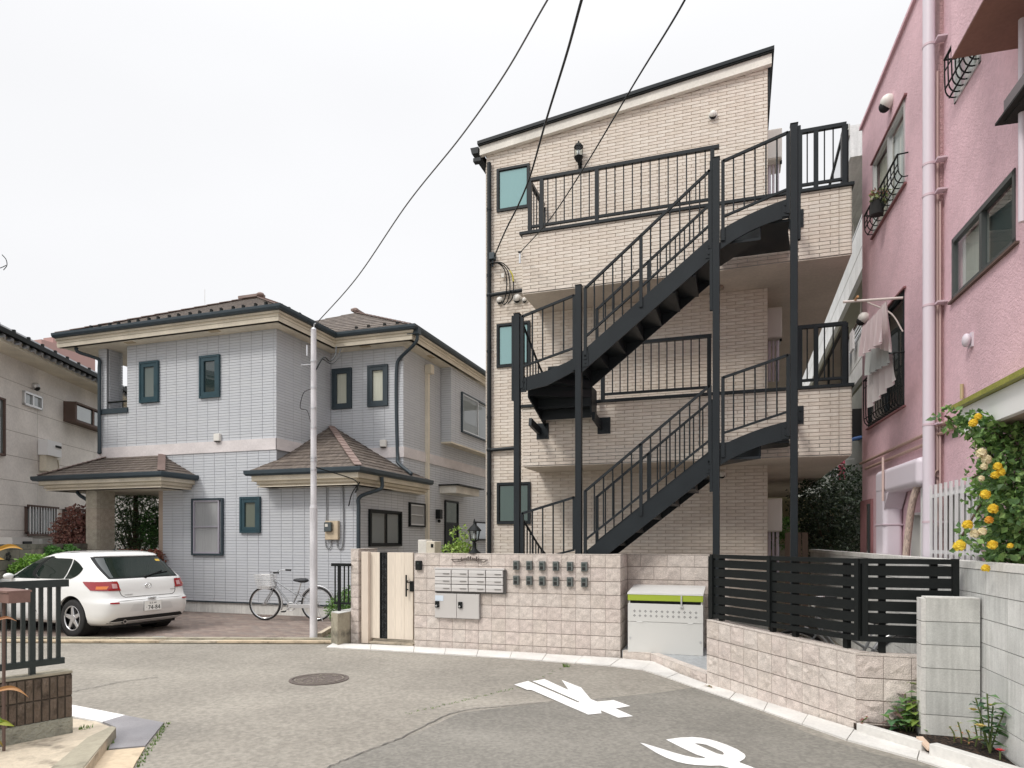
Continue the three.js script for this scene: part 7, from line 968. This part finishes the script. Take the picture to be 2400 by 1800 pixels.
  const s5 = pat(2197, 1000, .05)[0]; mesh('thin_pipe', [rod(pP(s5, 1.8, .05), pP(s5, yTop - 1.5, .05), .018, 8), rod(pP(s5 + .06, 2.2, .04), pP(s5 + .06, yTop - 3, .04), .012, 6)], mat([.50, .36, .34], .5), t);
  mesh('wall_pipe', [rod(pP(.05, pat(2022, 1087)[1], .04), pP(sp - .1, pat(2022, 1087)[1], .04), .022, 8), rod(pP(.4, pat(2022, 1087)[1] - .12, .04), pP(sp - .1, pat(2022, 1087)[1] - .12, .04), .022, 8), rod(pP(s5, pat(2205, 1020)[1], .04), pP(pat(2256, 1010)[0], pat(2205, 1020)[1], .04), .022, 8), rod(pP(s5, pat(2205, 1020)[1] + .1, .04), pP(pat(2256, 1010)[0] + .1, pat(2205, 1020)[1] + .1, .04), .02, 8)], mat([.40, .27, .22], .5), t);
  pipe('insulated_pipe', [pP(pat(2212, 1110)[0], pat(2212, 1110)[1], .05), pP(pat(2195, 1112)[0], pat(2195, 1112)[1], .12), pP(pat(2183, 1160)[0], pat(2183, 1160)[1], .18), pP(pat(2172, 1250)[0], pat(2172, 1250)[1], .2), pP(pat(2167, 1310)[0], 1.2, .22), pP(pat(2165, 1310)[0], .3, .22)], .04, mat([.60, .47, .40], .9, { map: T_BARK, size: .15 }));
  // large duct
  { const yA = pat(2105, 1086, .25)[1], yB = pat(2100, 1150, .25)[1], s0 = pat(2052, 1200, .24)[0], s1 = sp - .04, rb = (a, b, c, d, e, f, r) => rbox(a, b, c, d, e, f, r, 3).applyMatrix4(PM), q = mesh('air_duct', [rb(s0, s1, yB, yA, .0, .25, .07)], M.lilac, t); mesh('duct_leg', rb(s0, s0 + .42, 0, yB + .1, .005, .245, .06), M.lilac, q); mesh('duct_bend', prism([[s0 + .40, yB + .01], [s0 + .62, yB + .01], [s0 + .40, yB - .22]], .02, .235).applyMatrix4(PM), M.lilac, q); mesh('duct_seam', rb(s0 - .006, s0 + .43, 1.9, 1.925, .0, .252, .01), mat([.50, .41, .46], .5), q); mesh('duct_pipe', rod(pP(s0 + .5, yB - .1, .27), pP(s0 + .5, yA + .15, .27), .016, 8), mat([.56, .42, .38], .5), q); }
  // white lattice before the ground floor window
  { const q = mesh('lattice', [pb(sLa - .06, sLb + .4, yLt - .1, yLt - .06, .1, .13), pb(sLa - .06, sLb + .4, yLb + .06, yLb + .1, .1, .13)], mat([.62, .61, .62], .5), t); const n = 11; for (let i = 0; i < n; i++) { const s = sLa + .0 + (sLb + .36 - sLa) * i / n; mesh('lattice_bar', pb(s - .017, s + .02, yLb - .02, yLt + .04, .131, .152), mat([.70, .70, .71], .4), q); } }
  const lp = pat(2310, 1200, .2)[0]; mesh('thin_downpipe', [rod(pP(lp, 0, .16), pP(lp, pat(2310, 950, .2)[1], .16), .042, 14), rod(pP(pat(2396, 300, .12)[0], pat(2396, 520, .12)[1], .12), pP(pat(2396, 300, .12)[0], c[1], .12), .028, 14)], M.lilac, t);
  // recess shade at the far foot of the wall, put in as a dark pink sheet
  mesh('recess_shade', pb(.0, .7, 0, pat(2020, 1175)[1], .003, .03), M.pinkDark, t); mesh('small_window', [pb(.55, .62, 1.5, pat(2046, 1180)[1], .03, .06)], M.darkGlass, t);
  // washing hung before the middle window
  const wash = thing('washing', 'pale pinkish sheets hung out on a pole before the middle window of the pink building', 'laundry', pP(s2a, 4, .5));
  const cloth = (px, m, nm) => { const P = px.map(([x, y, o]) => { const q = pat(x, y, o); return pP(q[0], q[1], o); }), n = 14, gs = [], L = (a, b, s) => a.map((v, i) => v + (b[i] - v) * s), q = (u, v) => { const p = L(L(P[0], P[1], u), L(P[3], P[2], u), v), f = .025 * Math.sin(u * 26 + v * 2) * (.3 + v); return [p[0] + pk.n[0] * f, p[1], p[2] + pk.n[1] * f]; }; for (let j = 0; j < 10; j++) for (let i = 0; i < n; i++) gs.push(poly3([q(i / n, j / 10), q((i + 1) / n, j / 10), q((i + 1) / n, (j + 1) / 10), q(i / n, (j + 1) / 10)])); const g = mergeVertices(weld(gs).deleteAttribute('normal').deleteAttribute('uv')); g.computeVertexNormals(); mesh(nm, g, m, wash); };
  cloth([[2020, 768, .62], [2072, 714, .62], [2070, 800, .62], [2018, 836, .62]], mat([.55, .43, .44], .95, { double: true, transmission: .3, thickness: 0, map: T_WOOD, size: .5 }), 'sheet'); cloth([[2066, 716, .5], [2078, 706, .5], [2092, 826, .5], [2048, 812, .5]], mat([.55, .47, .46], .95, { double: true, transmission: .3, thickness: 0 }), 'sheet'); cloth([[2034, 830, .4], [2094, 830, .4], [2102, 890, .4], [2038, 956, .4]], mat([.50, .46, .45], .95, { double: true, transmission: .3, thickness: 0 }), 'sheet'); cloth([[2030, 805, .46], [2086, 790, .46], [2088, 850, .46], [2032, 880, .46]], mat([.33, .34, .33], .95, { double: true }), 'towel');
  { const a = pat(2026, 706, .55), b = pat(2120, 700, .0), h = pat(2116, 698, .02); mesh('bracket', [rod(pP(h[0], h[1], .02), pP(h[0], h[1] + .01, .75), .018, 6), tube([pP(h[0], h[1] - .45, .02), pP(h[0], h[1] - .2, .16), pP(h[0], h[1] - .02, .45)], .01, 6)], mat([.62, .57, .53], .5), wash); mesh('pole', rod(pP(a[0] - .3, h[1] + .02, .6), pP(h[0] + .15, h[1] + .02, .6), .016, 8), mat([.50, .27, .12], .5), wash); }
  const fp = pat(2055, 510, .14), pot = thing('flower_pot', 'potted plant inside the upper window grille of the pink building', 'potted plant', pP(fp[0], fp[1], .14)); mesh('pot', rod(pP(fp[0], y3b + .0, .14), pP(fp[0], y3b + .2, .14), .09, 10), M.dark, pot); leaves('foliage', pot, [[...pP(fp[0], y3b + .26, .1), .12]], 160, .07, [[.25, .30, .10], [.40, .20, .16], [.15, .22, .06]]);
}
// ---------- grey block walls at the right ----------
const gm = [[.50, .50, .475], [.46, .465, .445], [.53, .53, .505]].map(c => mat(c, .9, { map: T_STREAK, size: .9, bump: T_GRAIN, bsize: .4, bs: .003 }));  // darker copy for the wall facing the street, shade put into the colour
{
  const c1 = onZ(2310, 1360, -6.42), w = new Wall(c1[0], c1[2], -.055, -1), L = 9; w.n = [-1, .055]; { const l = Math.hypot(1, .055); w.n = w.n.map(v => v / l); }
  const Mw = new THREE.Matrix4().makeBasis(V3([w.n[1] * 1, 0, -w.n[0]]), V3([0, 1, 0]), V3([w.n[0], 0, w.n[1]])).setPosition(c1[0], 0, c1[2]);   // u runs towards the camera
  const t = thing('boundary_wall', 'pale grey concrete block wall along the right edge below the rose bush', 'wall', c1), B = (u0, u1, y0, y1, n0, n1) => box(u0, u1, y0, y1, n0, n1).applyMatrix4(Mw), top = 1.52;
  mesh('core', B(-9, 5, 0, top - .06, -.14, -.015), mat([.33, .33, .31], .9), t);
  mesh('coping', B(-9, 5, top - .058, top, -.15, .004), M.concretePale, t);
  const gp2 = [[.60, .60, .58], [.57, .575, .555], [.63, .63, .61]].map(c => mat(c, .9, { map: T_STREAK, size: .9, bump: T_GRAIN, bsize: .4, bs: .003 })); let k = 0;  // paler copy for the wall facing left, light put into the colour
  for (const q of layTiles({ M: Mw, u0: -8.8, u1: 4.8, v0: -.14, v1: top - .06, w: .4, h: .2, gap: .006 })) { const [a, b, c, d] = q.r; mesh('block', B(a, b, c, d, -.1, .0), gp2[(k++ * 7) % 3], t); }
  // short grey wall
  const a = onZ(2166, 1600, -6.48), Z = -6.48, x0 = onZ(2170, 1600, Z)[0], x1 = c1[0] - .02, hT = onZ(2170, 1399, Z)[1], s = thing('grey_block_wall', 'short bluish grey concrete block wall in front of the slat fence', 'wall', [x0, 0, Z]);
  mesh('core', box(x0 + .004, x1, 0, hT - .01, Z - .14, Z - .012), mat([.33, .33, .31], .9), s); mesh('top', box(x0 - .0, x1, hT - .012, hT, Z - .15, Z + .001), M.concretePale, s);
  for (let r = 0; r < 7; r++) { const y1 = hT - .013 - r * .195, y0 = Math.max(-.05, y1 - .189); mesh('block', box(x0 + .001, x1, y0, y1, Z - .1, Z), gm[r % 3], s); mesh('lit_end_block', box(x0 - .035, x0, y0, y1, Z - .15, Z + .002), M.concretePale, s); }  // left end paler than the front, side light put into its colour
  // kerbs and soil beds
  const kb = (p, q, h, d, name, label) => { const g = thing(name, label, 'kerb', p), W = new Wall(p[0], p[2], q[0] - p[0], q[2] - p[2]), l = Math.hypot(q[0] - p[0], q[2] - p[2]), n = Math.max(1, Math.round(l / .6)); for (let i = 0; i < n; i++) mesh('kerb_stone', new RoundedBoxGeometry(l / n - .006, h + .02, d, 2, .008).translate((i + .5) * l / n, h / 2 - .01, -d / 2).applyMatrix4(W.matrix()), M.gutter, g); return g; };
  const k0 = onY(2006, 1718), k1 = onY(2160, 1765), k2 = onY(2176, 1772), k3 = onY(2420, 1850); kb(k0, k1, .09, .07, 'bed_kerb', 'pale kerb edging the weed bed at the end of the low beige wall'); kb(k2, k3, .10, .09, 'bed_kerb', 'pale kerb edging the small flower bed at the foot of the grey walls');
  struct('soil_bed', flat([[k2[0], k2[2] - .07], [k3[0], k3[2] - .07], [x1 + .02, k3[2] - .2], [x1 + .02, Z], [k2[0] + .02, Z]], 0, .075), M.soil); struct('weed_bed', flat([[k0[0], k0[2] - .05], [k1[0], k1[2] - .05], [x0 - .03, -6.75], [k0[0], -6.77]], 0, .06), M.soil);
}
function sprigs(name, label, cat, base, stems, tones, leafL, leafW, flowers = []) { // separate stems with clear leaves, each leaf a part
  const t = thing(name, label, cat, base), ms = tones.map(c => mat(c, .6, { double: true, transmission: .3, thickness: 0 }));
  mesh('stem', stems.map(s => tube(s.pts, .006, 5, 12)), mat([.12, .16, .05], .8), t);
  for (const s of stems) { const c = new THREE.CatmullRomCurve3(s.pts.map(V3)); for (let i = 0; i < s.n; i++) { const u = (s.from ?? .3) + (1 - (s.from ?? .3)) * (i + .5) / s.n, p = c.getPoint(u), a = i * 2.4 + s.pts[0][0] * 30, d = new THREE.Vector3(Math.cos(a), rr(.1, .7), Math.sin(a)).normalize(), sd = new THREE.Vector3(-Math.sin(a), 0, Math.cos(a)), L = leafL * rr(.7, 1.2), W = leafW * rr(.8, 1.1), q = (x, y) => p.clone().addScaledVector(d, x * L).addScaledVector(sd, y * W).add(new THREE.Vector3(0, -x * x * L * .35 + Math.abs(y) * W * .25, 0)).toArray(); mesh('leaf', [poly3([q(0, 0), q(.4, .5), q(.6, 0), q(.3, 0)]), poly3([q(.4, .5), q(1, 0), q(.6, 0)]), poly3([q(0, 0), q(.3, 0), q(.6, 0), q(.4, -.5)]), poly3([q(.4, -.5), q(.6, 0), q(1, 0)])], ms[i % ms.length], t); } }
  for (const [p, r, c] of flowers) { const gs = []; for (let i = 0; i < 14; i++) { const a = i * 2.4, k = .35 + .65 * i / 14, e = new THREE.Vector3(Math.cos(a), 1.1 - k, Math.sin(a)).normalize(), sd = new THREE.Vector3(-Math.sin(a), 0, Math.cos(a)), P = V3(p), q = (x, y, z) => P.clone().addScaledVector(e, x * r * k).addScaledVector(sd, y * r * .6).add(new THREE.Vector3(0, z * r, 0)).toArray(); gs.push(poly3([q(0, 0, 0), q(.6, .6, .15), q(1, .3, .2), q(1, -.3, .2), q(.6, -.6, .15)])); } mesh('flower', gs, mat(c, .7, { double: true, transmission: .25, thickness: 0 }), t); }
  return t;
}
{ const b = onY(2320, 1765, .075), st = (dx, dz, h, n, from) => ({ pts: [b, [b[0] + dx * .5, .075 + h * .55, b[2] + dz * .5], [b[0] + dx, .075 + h, b[2] + dz]], n, from }), k = .6;
  sprigs('small_rose', 'small yellow-budded green plant in the corner of the grey walls', 'plant', b, [st(-.10, .02, .42, 10), st(.02, .0, .36, 10), st(-.03, .04, .46, 10), st(.09, .02, .34, 9), st(.0, .06, .22, 8, .1), st(-.06, -.03, .24, 7, .1)], [[.05, .14, .05], [.08, .20, .05], [.14, .26, .05], [.035, .10, .045]], .13, .06, [[[b[0] - .12, .40, b[2] + .04], .035, [.62, .50, .14]], [[b[0] - .09, .29, b[2] + .09], .045, [.60, .48, .16]], [[b[0] - .0, .44, b[2] + .02], .03, [.62, .55, .2]]]);
  const r = onY(2259, 1742, .075); sprigs('dry_plant', 'withered orange and yellow plant beside the small yellow-budded plant', 'plant', r, [0, 1, 2, 3, 4].map(i => ({ pts: [[r[0] + i * .04 - .06, .075, r[2] - .02 + i * .03], [r[0] + i * .045 - .07, .15, r[2] + i * .03], [r[0] + i * .05 - .1, .2 + (i % 2) * .05, r[2] + i * .03]], n: 6, from: .1 })), [[.45, .20, .09], [.50, .34, .10], [.36, .36, .08]], .055, .02);
  const f = onY(2344, 1780, .08); const ff = sprigs('red_flower', 'single small red flower in the soil at the kerb', 'flower', f, [{ pts: [f, [f[0], .11, f[2]], [f[0], .15, f[2]]], n: 2 }], [[.06, .14, .04]], .03, .015, [[[f[0], .14, f[2]], .035, [.60, .03, .05]]]);
  const w = onY(2130, 1712, .06); const S = (dx, dz, h, n) => ({ pts: [[w[0] + dx * .4, .06, w[2] + dz * .4], [w[0] + dx * .7, .06 + h * .6, w[2] + dz * .7], [w[0] + dx, .06 + h, w[2] + dz]], n, from: .1 });
  sprigs('weed_clump', 'clump of green and purplish weeds between the beige and grey block walls', 'weeds', w, [S(-.16, .04, .10, 7), S(-.06, .10, .12, 9), S(.02, .02, .26, 10), S(-.02, -.05, .30, 9), S(.06, .06, .16, 8), S(.08, -.02, .34, 8), S(-.1, -.02, .2, 8)], [[.06, .18, .06], [.12, .25, .04], [.10, .22, .05], [.17, .10, .08], [.20, .30, .04]], .15, .085);
  const y = onZ(2140, 1602, -6.72); sprigs('fern', 'yellow-green fern frond sticking out from behind the grey block wall', 'plant', y, [{ pts: [[y[0] + .16, .3, y[2]], [y[0] + .08, y[1] - .02, y[2] + .02], [y[0] - .03, y[1] + .01, y[2] + .03]], n: 16, from: .2 }], [[.36, .42, .05], [.28, .36, .05]], .045, .016);
  const rl = onY(2016, 1702, .06); sprigs('red_weed', 'few reddish leaves at the foot of the low beige wall', 'plant', rl, [{ pts: [rl, [rl[0] + .02, .1, rl[2] - .02], [rl[0] + .06, .14, rl[2] - .02]], n: 6, from: .1 }], [[.24, .06, .05], [.30, .10, .07]], .06, .03);
  const dl = onY(1659, 1612), d2 = onY(1672, 1620); sprigs('dead_leaf', 'curled brown dead leaves on the gutter near the low wall corner', 'leaf', dl, [{ pts: [[dl[0], .02, dl[2]], [dl[0] + .02, .028, dl[2] + .03], [dl[0] + .04, .03, dl[2] + .06]], n: 4, from: 0 }], [[.26, .15, .06], [.34, .22, .12]], .06, .03);
  const wd = onY(2170, 1770), sl = thing('timber_scrap', 'pale scrap of wood lying on the kerb by the grey wall', 'scrap', wd), e0 = onY(2155, 1757), e1 = onY(2182, 1772); mesh('plank', bar([e0[0], .1, e0[2]], [e1[0], .05, e1[2]], .05, .02), mat([.62, .47, .36], .8, { map: T_WOOD, size: .3 }), sl);
  const g1 = onY(2205, 1775), g2 = onY(2112, 1746); tuft('weeds', 'small weed in the gutter joint before the flower bed kerb', 'weeds', [[g1[0], .015, g1[2], .04]], 30, .035, GREENS); tuft('weeds', 'tiny dark weed in the gutter before the weed bed kerb', 'weeds', [[g2[0], .015, g2[2], .025]], 20, .025, GREENS);
}
{ // climbing rose over the boundary wall
  const P = (px, py, d) => atD(px, py, d), t0 = P(2370, 1300, 5.9), lm = [], t = thing('rose_bush', 'tall climbing rose bush with yellow and cream flowers at the right edge', 'rose bush', [t0[0], 0, t0[2]]);
  for (const [x, y, r] of [[2330, 1000, .16], [2355, 1000, .2], [2395, 1005, .26], [2345, 1045, .2], [2380, 1060, .28], [2405, 1110, .3], [2365, 1110, .24], [2375, 1170, .28], [2405, 1190, .3], [2350, 1170, .14], [2370, 1230, .24], [2400, 1250, .28], [2362, 1285, .18], [2385, 1300, .24], [2410, 1315, .26], [2350, 1325, .1], [2440, 1050, .36], [2445, 1180, .36], [2445, 1290, .36]]) lm.push([...P(x, y, 5.75 + rr(-.2, .2)), r]);
  for (const [x, y] of [[2215, 975], [2240, 978], [2262, 985], [2285, 990], [2275, 1015], [2295, 975], [2240, 1000], [2305, 1000], [2315, 985]]) lm.push([...P(x, y, 5.6), .075, 1.1]); for (const [x, y] of [[2280, 1115], [2290, 1140], [2310, 1150], [2255, 1250], [2270, 1262], [2290, 1240], [2265, 1290], [2318, 1095], [2325, 1130], [2318, 1180], [2330, 1200], [2310, 1215], [2335, 1250], [2340, 1290], [2320, 1060]]) lm.push([...P(x, y, 5.6), .06, 1.0]);
  const br = []; for (const [x, y] of [[2215, 975], [2290, 1030], [2330, 1010], [2280, 1120], [2255, 1255], [2400, 1000], [2350, 1150], [2390, 1250]]) br.push(tube([[t0[0], .9, t0[2]], P(2375, 1200, 5.85), P((x + 2380) / 2, (y + 1120) / 2 - 20, 5.75), P(x, y, 5.62)], .009, 5, 24)); mesh('branch', [rod([t0[0], 0, t0[2]], [t0[0], 1.2, t0[2]], .03, 7), ...br], M.bark, t);
  leaves('foliage', t, lm, 5000, .062, [[.14, .27, .07], [.20, .36, .09], [.09, .19, .06], [.27, .43, .13]], { slim: .75 });
  const Y = [.84, .62, .04], C = [.80, .72, .48], Y2 = [.84, .66, .06]; for (const [x, y, r, c] of [[2281, 990, .045, Y], [2292, 975, .035, Y], [2300, 1060, .05, C], [2312, 1075, .05, C], [2338, 1092, .045, Y], [2345, 1105, .045, Y], [2332, 1112, .04, Y], [2309, 1157, .05, Y], [2328, 1190, .05, Y], [2268, 1228, .05, Y], [2284, 1249, .045, C], [2302, 1245, .045, C], [2250, 1277, .06, Y2], [2326, 1275, .05, Y], [2318, 1217, .04, [.75, .38, .03]], [2310, 1330, .04, Y], [2306, 1092, .035, C], [2240, 1280, .03, Y2], [2368, 1278, .03, Y], [2300, 1120, .03, C]]) {
    const p = V3(P(x, y, 5.25)), gs = []; for (let i = 0; i < 26; i++) { const a = i * 2.4, h = 1 - 1.85 * i / 26 + rr(-.12, .12), q = Math.sqrt(Math.max(.02, 1 - h * h)), e = new THREE.Vector3(q * Math.cos(a), h * .9, q * Math.sin(a)).normalize(), u1 = new THREE.Vector3(-e.z, .2, e.x).normalize(), v1 = new THREE.Vector3().crossVectors(e, u1), k = r * rr(.7, .95) * (.55 + .45 * (i / 26)), w = r * .37, Q = (u, v, o) => p.clone().addScaledVector(e, k * o).addScaledVector(u1, u * w).addScaledVector(v1, v * w).toArray(); gs.push(poly3([Q(-1, 0, .8), Q(-.5, -.9, .95), Q(.5, -.9, .95), Q(1, 0, .8), Q(.5, .9, 1.02), Q(-.5, .9, 1.02)])); } mesh('flower', gs, mat(c, .7, { double: true, transmission: .25, thickness: 0 }), t); }
}
renderer.render(scene, camera);
